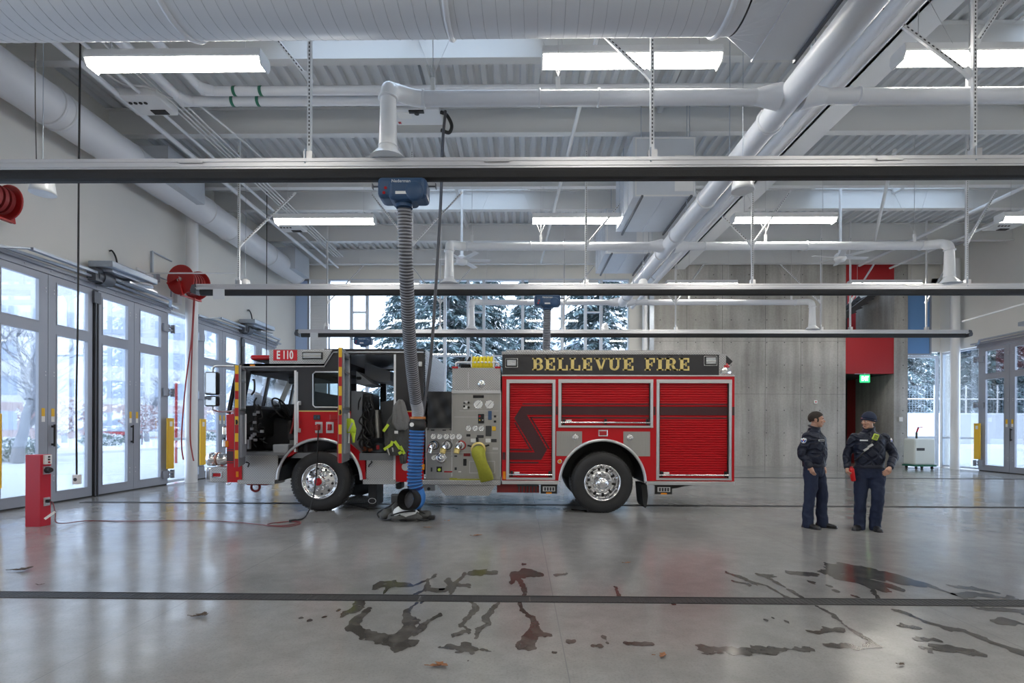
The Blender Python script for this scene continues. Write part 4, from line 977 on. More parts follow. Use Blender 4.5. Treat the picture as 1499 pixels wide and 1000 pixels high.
# brine tank trolley
p = gr(1341, 686); Y = p.y-.15
t = thing('tank_trolley', 'pale plastic tank on a green wheeled base with a red hand pump', 'tank', (p.x, Y, 0))
b = MB(); b.bbox(p.x-.40, p.x+.40, Y-.3, Y+.3, .17, 1.18, .06, 3); b.build('tank', M['plastic'], t)
b = MB(); b.box(p.x-.42, p.x+.42, Y-.32, Y+.32, .11, .17); b.build('base', M['green'], t)
for sx in (-.3, .3):
    for sy in (-.25, .25):
        b = MB(); b.cyl((p.x+sx-.02, Y+sy, .055), (p.x+sx+.02, Y+sy, .055), .055, n=14); b.build('caster', M['char'], t)
b = MB(); b.box(p.x-.32, p.x-.02, Y-.305, Y-.3, .72, .82); b.build('label', M['char'], t)
b = MB(); b.cyl((p.x-.1, Y, 1.18), (p.x-.1, Y, 1.42), .035, n=12); b.build('pump', M['char'], t)
b = MB(); b.cyl((p.x-.1, Y, 1.4), (p.x-.04, Y-.02, 1.62), .03, n=12); b.tube([(p.x-.04, Y-.02, 1.6), (p.x+.1, Y-.04, 1.62)], .015, 8); b.build('handle', M['redlens'], t)
# ------------------------------------------------------------------ fire truck (near side lies in the plane y = Y0)
Y0, Y1 = 9.37, 11.83
def TX(px): return at(px, 640, Y0).x
def TZ(py, px=690): return at(px, py, Y0).z
def PT(*pp): return [(TX(a), TZ(b)) for a, b in pp]
fire = thing('fire_truck', 'red and black fire engine parked across the hall with open cab doors', 'fire truck', (TX(690), (Y0+Y1)/2, 0))
def P(mb, name, m, parent=None, mods=()): return mb.build(name, M[m] if isinstance(m, str) else m, parent or fire, mods)
def pbox(x0, x1, ya, yb, za, zb, name, m, parent=None, r=0):    # px, py extents with real depths
    b = MB(); (b.bbox(TX(x0), TX(x1), ya, yb, TZ(zb), TZ(za), r) if r else b.box(TX(x0), TX(x1), ya, yb, TZ(zb), TZ(za))); return P(b, name, m, parent)
WZ = .555; RA = .772
FWX, RWX = TX(468), TX(882)
def arch_poly(x0, x1, z0, z1, cx, r):
    a0 = math.asin((z0-WZ)/r)
    pts = arc(cx, WZ, r, PI-a0, a0, 28)
    return [(x0, z0)]+pts+[(x1, z0), (x1, z1), (x0, z1)]
ZB = TZ(703)           # bottom line of the body
# ---- rear body
rb = P(MB(), 'body', 'red')
b = MB()
b.prism(arch_poly(TX(812), TX(961), ZB, TZ(626), RWX, RA), Y0, Y0+.05)
b.box(TX(735), TX(812), Y0, Y0+.05, TZ(700), ZB); b.box(TX(961), TX(1073.9), Y0, Y0+.05, TZ(701), ZB)
b.box(TX(735), TX(742), Y0, Y0+.05, TZ(700), TZ(557)); b.box(TX(1070), TX(1073.9), Y0, Y0+.05, TZ(701), TZ(557))
b.box(TX(735), TX(1073.9), Y0, Y0+.05, TZ(557), TZ(549.2)); b.box(TX(811), TX(818), Y0, Y0+.05, TZ(626), TZ(557)); b.box(TX(954), TX(962), Y0, Y0+.05, TZ(626), TZ(557))
b.box(TX(737), TX(1073.9), Y1-.05, Y1, ZB, TZ(549.2)); b.box(TX(1073.9), TX(1075), Y0, Y1, ZB, TZ(549.2)); b.box(TX(735), TX(736.5), Y0+.05, Y1, ZB, TZ(549.2))
P(b, 'side_panel', 'red')
b = MB(); b.box(TX(738), TX(1073), Y0+.07, Y1-.05, TZ(640), TZ(545)); b.box(TX(738), TX(818), Y0+.07, Y1-.05, ZB, TZ(640)); b.box(TX(946), TX(1073), Y0+.07, Y1-.05, ZB, TZ(640)); b.box(TX(818), TX(946), Y0+.75, Y1-.75, .6, TZ(640)); P(b, 'body_core', 'black')
bpy.data.objects.remove(rb)
b = MB(); b.box(TX(735), TX(1052), Y0-.004, Y0+.05, TZ(549), TZ(519)); b.box(TX(735), TX(1052), Y1-.05, Y1, TZ(549), TZ(519)); b.box(TX(1051), TX(1052), Y0, Y1, TZ(549), TZ(519)); b.box(TX(735), TX(736), Y0, Y1, TZ(549), TZ(519)); band = P(b, 'upper_band', 'graphite')
b = MB(); b.bbox(TX(734), TX(1053), Y0-.012, Y0+.5, TZ(519), TZ(514.5), .008); b.bbox(TX(740), TX(1048), Y0+.06, Y1-.06, TZ(514.5), TZ(511.5), .008); b.box(TX(734), TX(1053), Y0+.5, Y1, TZ(519), TZ(514.5)); P(b, 'top_tread_plate', 'plate')
b = MB(); b.box(TX(734), TX(1075), Y0-.010, Y0, TZ(550.4), TZ(548.6)); P(b, 'gold_line', 'alu')
b = MB(); b.bbox(TX(735), TX(818), Y0-.02, Y0+.06, TZ(708.5), TZ(703.5), .006); P(b, 'rub_rail', 'alu')
b = MB(); b.bbox(TX(946), TX(1075.5), Y0-.02, Y0+.06, TZ(708.5), TZ(703.5), .006); P(b, 'rub_rail', 'alu')
def glyph(ch):
    R = lambda x0, x1, y0, y1: [(x0, y0), (x1, y0), (x1, y1), (x0, y1)]
    def ring(cx, cy, rx, ry, ix, iy, a0, a1, n=14):
        o = [(cx+rx*math.cos(a0+(a1-a0)*i/n), cy+ry*math.sin(a0+(a1-a0)*i/n)) for i in range(n+1)]
        q = [(cx+ix*math.cos(a0+(a1-a0)*i/n), cy+iy*math.sin(a0+(a1-a0)*i/n)) for i in range(n+1)]
        return [[o[i], o[i+1], q[i+1], q[i]] for i in range(n)]
    stem = R(.10, .36, 0, 1)
    if ch == 'E': return .86, [stem, R(0, .84, 0, .12), R(0, .82, .88, 1), R(.36, .60, .44, .56), R(.52, .62, .34, .66), R(.70, .84, .12, .36), R(.68, .82, .64, .88)]
    if ch == 'F': return .84, [stem, R(0, .48, 0, .12), R(0, .82, .88, 1), R(.36, .60, .44, .56), R(.52, .62, .34, .66), R(.68, .82, .62, .88)]
    if ch == 'L': return .86, [stem, R(0, .48, .88, 1), R(0, .84, 0, .12), R(.70, .84, .12, .42)]
    if ch == 'I': return .50, [R(.12, .38, 0, 1), R(0, .5, 0, .12), R(0, .5, .88, 1)]
    if ch == 'U': return .96, [R(.10, .34, .33, 1), R(0, .44, .88, 1), R(.68, .84, .33, 1), R(.56, .96, .88, 1)]+ring(.47, .34, .37, .34, .15, .20, PI, 2*PI)
    if ch == 'V': return 1.0, [[(.06, 1), (.34, 1), (.60, 0), (.42, 0)], [(.76, 1), (.90, 1), (.60, 0), (.46, 0)], R(0, .46, .88, 1), R(.62, 1.0, .88, 1)]
    if ch == 'B': return .90, [stem, R(0, .52, 0, .12), R(0, .50, .88, 1), R(.36, .52, .45, .56)]+ring(.50, .735, .33, .265, .10, .15, -PI/2, PI/2)+ring(.50, .28, .38, .28, .13, .16, -PI/2, PI/2)
    if ch == 'R': return .98, [stem, R(0, .48, 0, .12), R(0, .50, .88, 1), R(.36, .52, .42, .54), [(.44, .5), (.66, .5), (.92, 0), (.66, 0)], R(.62, 1.0, 0, .12)]+ring(.50, .71, .34, .29, .10, .17, -PI/2, PI/2)
zz = 490; sc_ = 3.571
for ch, a, c in (('B', 210, 268), ('E', 275, 330), ('L', 341, 397), ('L', 405, 462), ('E', 470, 524), ('V', 533, 602), ('U', 607, 673), ('E', 683, 740), ('F', 797, 852), ('I', 860, 895), ('R', 902, 969), ('E', 976, 1032)):
    w_, polys = glyph(ch); x0, x1 = TX(720+a/sc_), TX(720+c/sc_); z0, z1 = TZ(490+186/sc_), TZ(490+121/sc_)
    b = MB()
    for pl in polys: b.prism([(x0+(x1-x0)*q[0]/w_, z0+(z1-z0)*q[1]) for q in pl], Y0-.008, Y0-.004)
    P(b, 'gold_letter', 'gold', band)
def shutter(px0, px1, py0, py1, bar=True):
    x0, x1, z0, z1 = TX(px0), TX(px1), TZ(py1), TZ(py0)
    n = max(4, round((z1-z0)/.043)); h = (z1-z0)/n; pr = []
    for i in range(n):
        z = z0+i*h; pr += [(Y0+.040, z), (Y0+.030, z+h*.16), (Y0+.028, z+h*.5), (Y0+.030, z+h*.86), (Y0+.040, z+h)]
    b = MB(); vs = [(x, y, z) for x in (x0, x1) for y, z in pr]; m_ = len(pr)
    b.add(vs, [(i, i+1, m_+i+1, m_+i) for i in range(m_-1)]); sh = P(b, 'roller_shutter', 'redslat')
    b = MB(); w_ = .042
    b.box(x0-.01, x0+w_, Y0-.014, Y0+.045, z0, z1); b.box(x1-w_, x1+.01, Y0-.014, Y0+.045, z0, z1); b.box(x0-.01, x1+.01, Y0-.018, Y0+.045, z1-.01, z1+.055)
    for x in (x0+w_*.35, x1-w_*.35): b.cyl((x, Y0-.014, z0), (x, Y0-.014, z1), .007, n=6)
    P(b, 'shutter_track', 'alu', sh)
    for x in (x0+w_, x1-w_-.014): b = MB(); b.box(x, x+.014, Y0+.0, Y0+.045, z0, z1); P(b, 'rubber_edge', 'black', sh)
    b = MB(); b.box(x0-.01, x1+.01, Y0-.02, Y0+.045, z0-.035, z0+.0); P(b, 'sill', 'alu', sh)
    b = MB(); b.cyl((x0+w_, Y0-.01, z0+.055), (x1-w_, Y0-.01, z0+.055), .016, n=12); P(b, 'lift_bar', 'chrome', sh)
    for x in (x0+w_+.05, x1-w_-.05)+(((x0+x1)/2,) if px1-px0 > 120 else ()):
        b = MB(); b.bbox(x-.022, x+.022, Y0-.022, Y0+.03, z0+.02, z0+.12, .006); P(b, 'latch', 'black', sh)
    b = MB(); b.box(x0+w_+.09, x0+w_+.19, Y0+.015, Y0+.026, z0+.075, z0+.105); P(b, 'shutter_label', 'paper', sh)
    return sh
shutter(742, 812, 560, 699); shutter(818, 955, 559.5, 622.5); shutter(961.5, 1070, 559.5, 698.5)
# dark stripe graphics on the side
b = MB(); ys = (Y0+.0255, Y0+.0275)
def sq(*pts, y=None): b.prism(PT(*pts), *(y or ys))
for x0, x1, y in ((742, 812, None), (818, 955, None), (961.5, 1070, None)):
    if x0 == 742:
        sq((763.4, 594.6), (809, 594.6), (809, 607), (771, 607), (801, 657.5), (792.5, 673), (745, 673), (745, 662), (783, 662), (752.5, 612))
        sq((765, 590.2), (809, 590.2), (809, 592), (764, 592)); sq((775, 610), (809, 610), (809, 612), (776, 612))
    else:
        sq((x0+3, 594.6), (x1-3, 594.6), (x1-3, 607), (x0+3, 607)); sq((x0+3, 590.2), (x1-3, 590.2), (x1-3, 592), (x0+3, 592)); sq((x0+3, 610), (x1-3, 610), (x1-3, 612), (x0+3, 612))
sq((754.5, 618), (752.5, 618.5), (777, 660), (779.5, 660)); sq((775, 610), (777.5, 610), (805, 656), (803, 657)); sq((745, 657.2), (775, 657.2), (776, 659.2), (745, 659.2)); sq((745, 676), (789, 676), (788, 678), (745, 678))
P(b, 'stripe_graphic', 'stripe')
b = MB(); ys = (Y0-.002, Y0)
for x0, x1 in ((813.5, 816.5), (956.5, 959.5), (1071.5, 1075)): sq((x0, 594.6), (x1, 594.6), (x1, 607), (x0, 607))
sq((735.5, 662), (740, 662), (740, 673), (735.5, 673))
P(b, 'stripe_graphic', 'stripe')
def arch_trim(cx, a0=0, a1=PI, name='wheel_arch_trim', r=RA):
    b = MB(); pts = [(x, Y0-.015, z) for x, z in arc(cx, WZ, r+.0, a0, a1, 40)]; b.tube(pts, .028, 10); return P(b, name, 'alu')
arch_trim(RWX, math.asin((ZB-WZ)/RA), PI-math.asin((ZB-WZ)/RA))
b = MB(); vs = []; A = arc(RWX, WZ, RA-.005, 0, PI, 30)
b.add([(x, y, z) for y in (Y0+.02, Y0+.95) for x, z in A], [(i, i+1, 32+i, 31+i) for i in range(30)], True); P(b, 'wheel_well', 'black')
for pxl, pxr, lx in ((814.5, 852, 842), (912.5, 951.5, 922)):
    b = MB(); sx = 1 if pxl < 880 else -1
    z0, z1 = TZ(667), TZ(631); xo, xi = (TX(pxl), TX(pxr)) if sx > 0 else (TX(pxr), TX(pxl))
    th = [math.acos(max(-1, min(1, abs(xi-RWX)/(RA+.03))))]
    zc = WZ+math.sqrt(max(0, (RA+.03)**2-(xi-RWX)**2)); xc = RWX-sx*math.sqrt((RA+.03)**2-(z0-WZ)**2)
    n = 8; pts = [(xo, z0), (xc, z0)]
    for i in range(1, n): x = xc+(xi-xc)*i/n; pts.append((x, WZ+math.sqrt((RA+.03)**2-(x-RWX)**2)))
    pts += [(xi, zc), (xi, z1), (xo, z1)]
    b.prism(pts, Y0-.008, Y0); pn = P(b, 'fender_plate', 'steel')
    b = MB(); b.lathe([(0, -.012), (.03, -.02), (.045, -.012), (.055, -.015), (.058, 0)], (TX(lx), Y0-.008, TZ(640)), 'y', 24); P(b, 'fuel_cap', 'chrome', pn)
b = MB(); b.bbox(TX(875.5), TX(889.5), Y0-.02, Y0, TZ(638.5), TZ(628.5), .015); mk_ = P(b, 'side_marker', 'chrome'); b = MB(); b.bbox(TX(877), TX(888), Y0-.03, Y0-.018, TZ(636.5), TZ(630.5), .01); P(b, 'lens', 'redlens', mk_)
b = MB(); b.cyl((TX(819.5), Y0-.015, TZ(675)), (TX(819.5), Y0, TZ(675)), .042, n=20); mk_ = P(b, 'side_marker', 'chrome'); b = MB(); b.cyl((TX(819.5), Y0-.025, TZ(675)), (TX(819.5), Y0-.014, TZ(675)), .03, n=20); P(b, 'lens', 'amber', mk_)
pbox(736.5, 740.5, Y0-.008, Y0, 690, 701.5, 'reflector', 'amber')
def scene_light(x0, x1, y0, y1):
    b = MB(); b.bbox(TX(x0), TX(x1), Y0-.045, Y0, TZ(y1), TZ(y0), .012); o = P(b, 'scene_light', 'black')
    b = MB(); b.frame(TX(x0)-.008, TX(x1)+.008, TZ(y1)-.008, TZ(y0)+.008, .016, Y0-.03, Y0-.004); P(b, 'bezel', 'chrome', o)
    b = MB(); b.bbox(TX(x0)+.025, TX(x1)-.025, Y0-.052, Y0-.042, TZ(y1)+.022, TZ(y0)-.022, .004); P(b, 'lens', mat('lens_clear', (.62, .64, .66), .12, .6), o)
    b = MB(); b.box(TX(x0)+.025, TX(x1)-.025, Y0-.054, Y0-.052, TZ((y0+y1)/2+1.2), TZ((y0+y1)/2-.6)); P(b, 'reflector', 'chrome', o)
scene_light(740, 757, 525.5, 537.5); scene_light(1030, 1048, 521.5, 534.5)
# rear warning light and work lamp at the tail
b = MB(); b.box(TX(1053), TX(1075), Y0+.02, Y0+.45, TZ(551.5), TZ(546)); b.box(TX(1052), TX(1064), Y0+.05, Y0+.3, TZ(546), TZ(517)); P(b, 'tail_bracket', 'plate')
b = MB(); cx_ = TX(1063.5); b.lathe([(.13, 0), (.135, .03), (.12, .10), (.12, .11)], (cx_, Y0+.15, TZ(546)), 'z', 24); tw_ = P(b, 'warning_light', 'chrome')
b = MB(); b.lathe([(.105, .10), (.105, .15), (.07, .20), (0, .21)], (cx_, Y0+.15, TZ(546)), 'z', 24); P(b, 'dome', 'redlens', tw_)
b = MB(); b.box(TX(1058), TX(1071), Y0+.01, Y0+.02, TZ(550.5), TZ(548)); P(b, 'type_plate', 'redlens', tw_)
b = MB(); b.bbox(-.09, .09, -.05, .05, -.05, .06, .02); b.xform(Matrix.Translation((TX(1069.5), Y0+.2, TZ(525.5))) @ Matrix.Rotation(.75, 4, 'Y')); b.cyl((TX(1064), Y0+.2, TZ(533)), (TX(1068), Y0+.2, TZ(527)), .015, n=8); P(b, 'work_lamp', 'black')
# underside: frame, axles, springs, steps, flap
b = MB()
for y in (Y0+.82, Y1-.82-.09): b.box(TX(352), TX(1060), y, y+.09, .62, .86)
P(b, 'chassis_rail', 'black')
for cx_ in (FWX, RWX):
    b = MB(); b.cyl((cx_, Y0+.3, WZ), (cx_, Y1-.3, WZ), .085, n=14); b.ell((cx_, (Y0+Y1)/2, WZ), (.2, .24, .2)); P(b, 'axle', 'char')
b = MB(); b.box(TX(728), TX(788), Y0+.10, Y0+.16, TZ(721.5), TZ(709)); b.box(TX(727), TX(790), Y0+.16, Y0+.9, TZ(722.5), TZ(712)); P(b, 'under_tank', 'reddark')
b = MB()
for x in range(760, 787, 5): b.cyl((TX(x), Y0+.08, TZ(721)), (TX(x), Y0+.08, TZ(711)), .012, n=6)
b.box(TX(757), TX(788), Y0+.06, Y0+.1, TZ(712), TZ(709)); P(b, 'drain_valves', 'char')
for x0, x1 in ((792, 816), (960.5, 985)):
    b = MB(); b.box(TX(x0), TX(x1), Y0+.04, Y0+.09, TZ(722.5), TZ(709)); b.box(TX(x0), TX(x1), Y0+.03, Y0+.4, TZ(710.5), TZ(708.5)); s_ = P(b, 'folding_step', 'black')
    b = MB(); b.box(TX(x0+3), TX(x1-3), Y0+.02, Y0+.04, TZ(719), TZ(712)); P(b, 'step_grip', 'alu', s_)
    b = MB()
    for k in range(4): b.box(TX(x0+5+k*4), TX(x0+7.5+k*4), Y0+.015, Y0+.02, TZ(718), TZ(713))
    P(b, 'step_tooth', 'char', s_)
    b = MB(); b.box(TX(x0+8), TX(x1-8), Y0+.02, Y0+.045, TZ(722.5), TZ(720.5)); P(b, 'reflector', 'amber', s_)
b = MB(); b.prism(PT((943, 709), (951, 709), (953, 727), (951, 742), (949, 745), (946, 740)), Y0+.2, Y0+.72); P(b, 'mud_flap', 'blackrub')
b = MB(); b.prism(PT((985, 709), (1040, 709), (1010, 713), (998, 716), (985, 717)), Y0+.3, Y0+.8); P(b, 'tail_hook_frame', 'black')
# ---- pump house
PX0, PX1 = TX(622.5), TX(734)
b = MB(); b.box(TX(661), TX(733.5), Y0+.03, Y1-.2, TZ(702), TZ(574)); b.box(TX(623), TX(661), Y0+.03, Y1-.2, TZ(702), TZ(626.5)); ph = P(b, 'pump_panel', 'steel')
b = MB()
for x in (623.5, 661.3, 732.6): b.box(TX(x)-.008, TX(x)+.008, Y0+.015, Y0+.03, TZ(698), TZ(577 if x > 630 else 628))
for z, x0 in ((610.5, 664), (663, 633), (601.5, 672)): b.box(TX(x0), TX(729), Y0+.027, Y0+.03, TZ(z)-.003, TZ(z)+.003)
b.frame(TX(687), TX(724.5), TZ(693), TZ(675), .008, Y0+.02, Y0+.03)
P(b, 'panel_seam', 'alu', ph)
b = MB(); b.bbox(TX(661.5), TX(732.5), Y0-.005, Y1-.2, TZ(575), TZ(538.5), .01); lk = P(b, 'locker', 'plate')
b = MB(); b.box(TX(661), TX(733), Y0-.015, Y0+.02, TZ(576), TZ(571.5)); P(b, 'hinge_edge', 'alu', lk)
for x0, x1 in ((661.5, 670), (724, 732.5)): b = MB(); b.box(TX(x0), TX(x1), Y0-.012, Y0+.1, TZ(539.5), TZ(536.5)); P(b, 'reflector', 'redlens', lk)
b = MB(); b.lathe([(0, -.02), (.03, -.03), (.04, -.018), (.062, -.018), (.068, 0)], (TX(704.5), Y0-.005, TZ(562)), 'y', 26); P(b, 'latch', 'chrome', lk)
b = MB(); b.box(TX(684.8), TX(685.6), Y0-.007, Y0-.004, TZ(568), TZ(545)); P(b, 'door_gap', 'alu', lk)
b = MB(); y = Y0+.05; b.tube([(TX(666), y, TZ(538)), (TX(667), y, TZ(530.5)), (TX(669), y, TZ(530)), (TX(726), y, TZ(530)), (TX(729), y, TZ(531.5)), (TX(730), y, TZ(538))], .018, 10); b.cyl((TX(689.5), y, TZ(537)), (TX(689.5), y, TZ(518)), .012, n=8); b.cyl((TX(722), y, TZ(537)), (TX(722), y, TZ(518)), .014, n=8); P(b, 'rail', 'whitegloss', lk)
# black crosslay cover
b = MB(); nx, nz = 14, 18; vs = []; x0, x1, z0, z1 = TX(625.5), TX(661), TZ(627), TZ(573.5)
for j in range(nz+1):
    for i in range(nx+1):
        u, v = i/nx, j/nz; fold = .03*math.sin(u*9+v*4)*math.sin(v*3.1)+.02*math.sin(v*13-u*7)*.6
        vs.append((x0+(x1-x0)*u, Y0-.01+fold*.8-.02*math.sin(PI*u), z0+(z1-z0)*v))
b.add(vs, [(j*(nx+1)+i, j*(nx+1)+i+1, (j+1)*(nx+1)+i+1, (j+1)*(nx+1)+i) for j in range(nz) for i in range(nx)], True)
b.box(x0, x1, Y0+.06, Y1-.25, z0, z1-.01); cv = P(b, 'crosslay_cover', 'black')
b = MB()
for x in (627, 660): b.tube([(TX(x), Y0, TZ(627)), (TX(x-1.5 if x < 640 else x+.5), Y0-.01, TZ(630)), (TX(x+1 if x < 640 else x-2), Y0, TZ(629))], .008, 6)
P(b, 'bungee_hook', 'black', cv)
def gauge(px, py, r):
    b = MB(); b.lathe([(r, 0), (r, -.02), (r*.9, -.025), (r*.86, -.015)], (TX(px), Y0+.03, TZ(py)), 'y', 24); g = P(b, 'gauge', 'chrome', ph)
    b = MB(); b.cyl((TX(px), Y0+.012, TZ(py)), (TX(px), Y0+.016, TZ(py)), r*.87, n=24); P(b, 'dial', 'paper', g)
    b = MB(); b.obox((TX(px)-r*.4, Y0+.010, TZ(py)-r*.45), (TX(px)+r*.4, Y0+.010, TZ(py)+r*.5), .006, .002, up=(0, 1, 0)); P(b, 'needle', 'black', g)
for x in (699.8, 716.5): gauge(x, 592, .082)
for x in (685.8, 695.3, 704.6): gauge(x, 627.3, .052)
for x in (634.2, 643.5, 653, 662.5, 672): gauge(x, 639.6, .052)
gauge(635.3, 670.5, .05)
b = MB(); b.lathe([(.10, 0), (.105, -.02), (.07, -.035), (.05, -.02), (.035, -.05), (.02, -.055), (0, -.03)], (TX(646), Y0+.03, TZ(670.5)), 'y', 28); P(b, 'priming_valve', 'chrome', ph)
for x, m_ in ((634, 'char'), (653, 'char'), (673, 'red')):
    c = Vector((TX(x), Y0+.03, TZ(652))); b = MB(); b.cyl(c, c+Vector((0, -.05, 0)), .075, n=20); d = P(b, 'discharge_outlet', 'chrome', ph)
    b = MB(); b.tube([c+Vector((0, -.03, 0)), c+Vector((-.01, -.12, -.01)), c+Vector((-.03, -.17, -.07))], [.06, .058, .05], 16); P(b, 'elbow', 'chrome', d)
    e = c+Vector((-.03, -.17, -.07)); b = MB(); b.tube([e, e+Vector((-.012, -.02, -.07))], [.055, .05], 16); P(b, 'cap', 'chrome' if x < 650 else 'gold', d)
    b = MB(); b.lathe([(.07, -.03), (.085, -.03), (.085, -.05), (.07, -.05)], c+Vector((.03, -.0, 0)), 'y', 20); P(b, 'collar', m_, d)
lab = [(700, 580.5, 8, 2, 'black'), (682, 588.5, 2.2, 1.6, 'alu'), (679.6, 590, 1.6, 1.2, 'char'), (681, 596.5, 3, 2.4, 'paper'), (704, 613, 4.4, 7, 'black'), (717, 608, 2.6, 6.5, 'blue'), (724.5, 609.5, 1.8, 1.6, 'black'), (724.5, 617, 1.8, 1.6, 'black'), (715, 631, 4.2, 7.6, 'char'),
       (723, 627.5, 2.8, 3.2, 'yellow'), (685.5, 637.5, 3, 1.8, 'black'), (703, 639, 5, 2, 'char'), (692.5, 645, 3.6, 2.8, 'paper'), (714.3, 645, 3.6, 2.8, 'paper'), (723, 645, 4, 2.4, 'char'), (683.5, 666, 5, 2.2, 'reddark'), (680.5, 677, 2.4, 5, 'black'),
       (643, 687.5, 4, 4, 'black'), (656, 691, 6, 1, 'redlens'), (667, 686.5, 1.6, 2, 'char'), (659.5, 668, 2, 1.2, 'steel'), (667, 668, 2, 1.2, 'char'), (674, 668, 2, 1.2, 'steel'), (673, 691, 2, .8, 'paper'), (633, 630, 2.6, .8, 'char'), (650, 630, 2.6, .8, 'char'), (725, 657, 4, 1.6, 'alu'), (631.5, 688, 1, 3, 'char')]
for (x, y, a, c, m_) in lab:
    b = MB(); b.bbox(TX(x-a), TX(x+a), Y0+.012, Y0+.03, TZ(y+c), TZ(y-c), .004); P(b, 'control_plate', m_, ph)
for (x, y, m_, r) in ((679.3, 595, 'black', .02), (685.6, 589.5, 'black', .02), (685.6, 596.5, 'black', .02), (643, 688, 'hivis', .028), (702, 609.5, 'redlens', .018), (702, 615, 'yellow', .012), (706.5, 615, 'alu', .012)):
    b = MB(); b.cyl((TX(x), Y0+.0, TZ(y)), (TX(x), Y0+.03, TZ(y)), r, n=14); P(b, 'push_button', m_, ph)
# big outlet for the olive hose
c = Vector((TX(701), Y0+.03, TZ(656))); b = MB(); b.cyl(c, c+Vector((0, -.12, -.02)), .115, n=24); d = P(b, 'large_outlet', 'steel', ph)
b = MB(); b.lathe([(.10, -.10), (.135, -.10), (.135, -.15), (.10, -.15)], c+Vector((0, 0, -.02)), 'y', 24); P(b, 'coupling_ring', 'gold', d)
b = MB()
for a in (0.3, 1.7, 2.9, 4.4): b.obox(c+Vector((.10*math.cos(a), -.10, .10*math.sin(a))), c+Vector((.20*math.cos(a), -.12, .20*math.sin(a))), .03, .03)
P(b, 'coupling_handle', 'black', d)
# running board and belly plate
b = MB(); b.bbox(TX(619), TX(733), Y0-.08, Y0+.4, TZ(709.5), TZ(702.5), .01); P(b, 'running_board', 'plate')
b = MB(); b.prism(PT((640, 709.5), (726, 709.5), (716, 725.5), (652, 725.5)), Y0-.02, Y0+.02); P(b, 'belly_plate', 'plate')
pbox(618, 637, Y0+.0, Y0+.4, 709.5, 719, 'valve_box', 'steel')
b = MB(); b.cyl((TX(628), Y0-.02, TZ(716)), (TX(628), Y0, TZ(716)), .03, n=14); P(b, 'drain_cap', 'black')
b = MB(); b.bbox(TX(617), TX(622), Y0-.05, Y0, TZ(688), TZ(679.5), .01); P(b, 'side_marker', 'amber')
# ---- cab shell, near side built around its openings
T = .055
def side(poly, m, name='cab_side', y0=Y0, y1=None): b = MB(); b.prism(PT(*poly), y0, y1 or y0+T); return P(b, name, m)
b = MB()
def add(*poly): b.prism(PT(*poly), Y0, Y0+T)
add((349, 602), (353, 575), (357, 540), (366, 544), (359, 580), (357.5, 602))           # pillar
add((356, 533), (475, 533), (487, 514), (620, 514), (620, 519.5), (489, 519.5), (478, 545), (356, 543))
add((433, 543), (478, 545), (489, 519.5), (512, 519.5), (512, 546), (459, 546), (459, 596), (512, 596), (512, 602.5), (433, 602.5))
add((507, 546), (512, 546), (512, 596), (507, 596))
add((578, 519.5), (620, 519.5), (620, 602.5), (578, 602.5))
P(b, 'cab_upper_panel', 'graphite')
b = MB()
add((433, 602.5), (512, 602.5), (512, 664), (518, 668), *[((p-0), q) for p, q in []], (512, 655)) if False else None
A0 = math.asin((ZB-WZ)/RA)
fa = arc(FWX, WZ, RA, PI-A0, A0, 28)
fa2 = [q for q in fa]
poly = [(TX(404), ZB)]+fa2+[(TX(535), ZB), (TX(534.5), TZ(676)), (TX(524), TZ(660)), (TX(512), TZ(650)), (TX(512), TZ(602.5)), (TX(433.5), TZ(602.5)), (TX(433.5), TZ(664)), (TX(418), TZ(672)), (TX(406), TZ(690))]
b.prism(poly, Y0, Y0+T)
add((577, 602.5), (620, 602.5), (620, 706), (577, 706))
add((331, 608), (352.5, 606), (354, 708), (333, 708))
P(b, 'cab_lower_panel', 'red')
b = MB(); b.box(TX(331.2), TX(352), Y0+T, Y1, TZ(707.8), TZ(608.2)); b.box(TX(578), TX(620), Y1-T, Y1, TZ(706), TZ(602)); b.box(TX(353), TX(430), Y1-T, Y1, TZ(706), TZ(604)); b.box(TX(430), TX(516), Y1-T, Y1, TZ(645), TZ(604)); P(b, 'cab_front', 'red')
b = MB(); b.box(TX(353), TX(433), Y1-T, Y1, TZ(543), TZ(533)); b.box(TX(426), TX(460), Y1-T, Y1, TZ(605), TZ(533)); b.box(TX(460), TX(507), Y1-T, Y1, TZ(546), TZ(514)); b.box(TX(504), TX(515), Y1-T, Y1, TZ(605), TZ(514)); b.box(TX(512), TX(580), Y1-T, Y1, TZ(522), TZ(514)); b.box(TX(578), TX(620), Y1-T, Y1, TZ(604), TZ(514)); b.box(TX(350), TX(358), Y1-T, Y1, TZ(605), TZ(536))
P(b, 'cab_far_side', 'graphite')
b = MB(); b.box(TX(350), TX(478), Y0, Y1, TZ(537), TZ(533)); b.box(TX(474), TX(620), Y0, Y1, TZ(516), TZ(511)); b.box(TX(474), TX(479), Y0+.02, Y1-.02, TZ(534), TZ(513)); P(b, 'cab_roof', 'graphite')
b = MB(); b.tube([(TX(352), Y0-.012, TZ(538)), (TX(474.5), Y0-.012, TZ(537)), (TX(488), Y0-.012, TZ(516)), (TX(620), Y0-.012, TZ(516))], .014, 8); P(b, 'drip_rail', 'alu')
b = MB(); b.box(TX(349), TX(358), Y0-.008, Y0, TZ(603.5), TZ(601.8)); b.box(TX(433), TX(512), Y0-.006, Y0, TZ(603.4), TZ(601.8)); b.box(TX(578), TX(620), Y0-.006, Y0, TZ(603.4), TZ(601.8)); P(b, 'gold_line', 'gold')
b = MB(); b.prism(PT((394, 533), (474, 533), (486.5, 512), (394, 512)), Y0-.006, Y0+.04); b.box(TX(394), TX(475), Y0+.04, Y1-.04, TZ(533), TZ(512)); P(b, 'roof_tread_plate', 'plate')
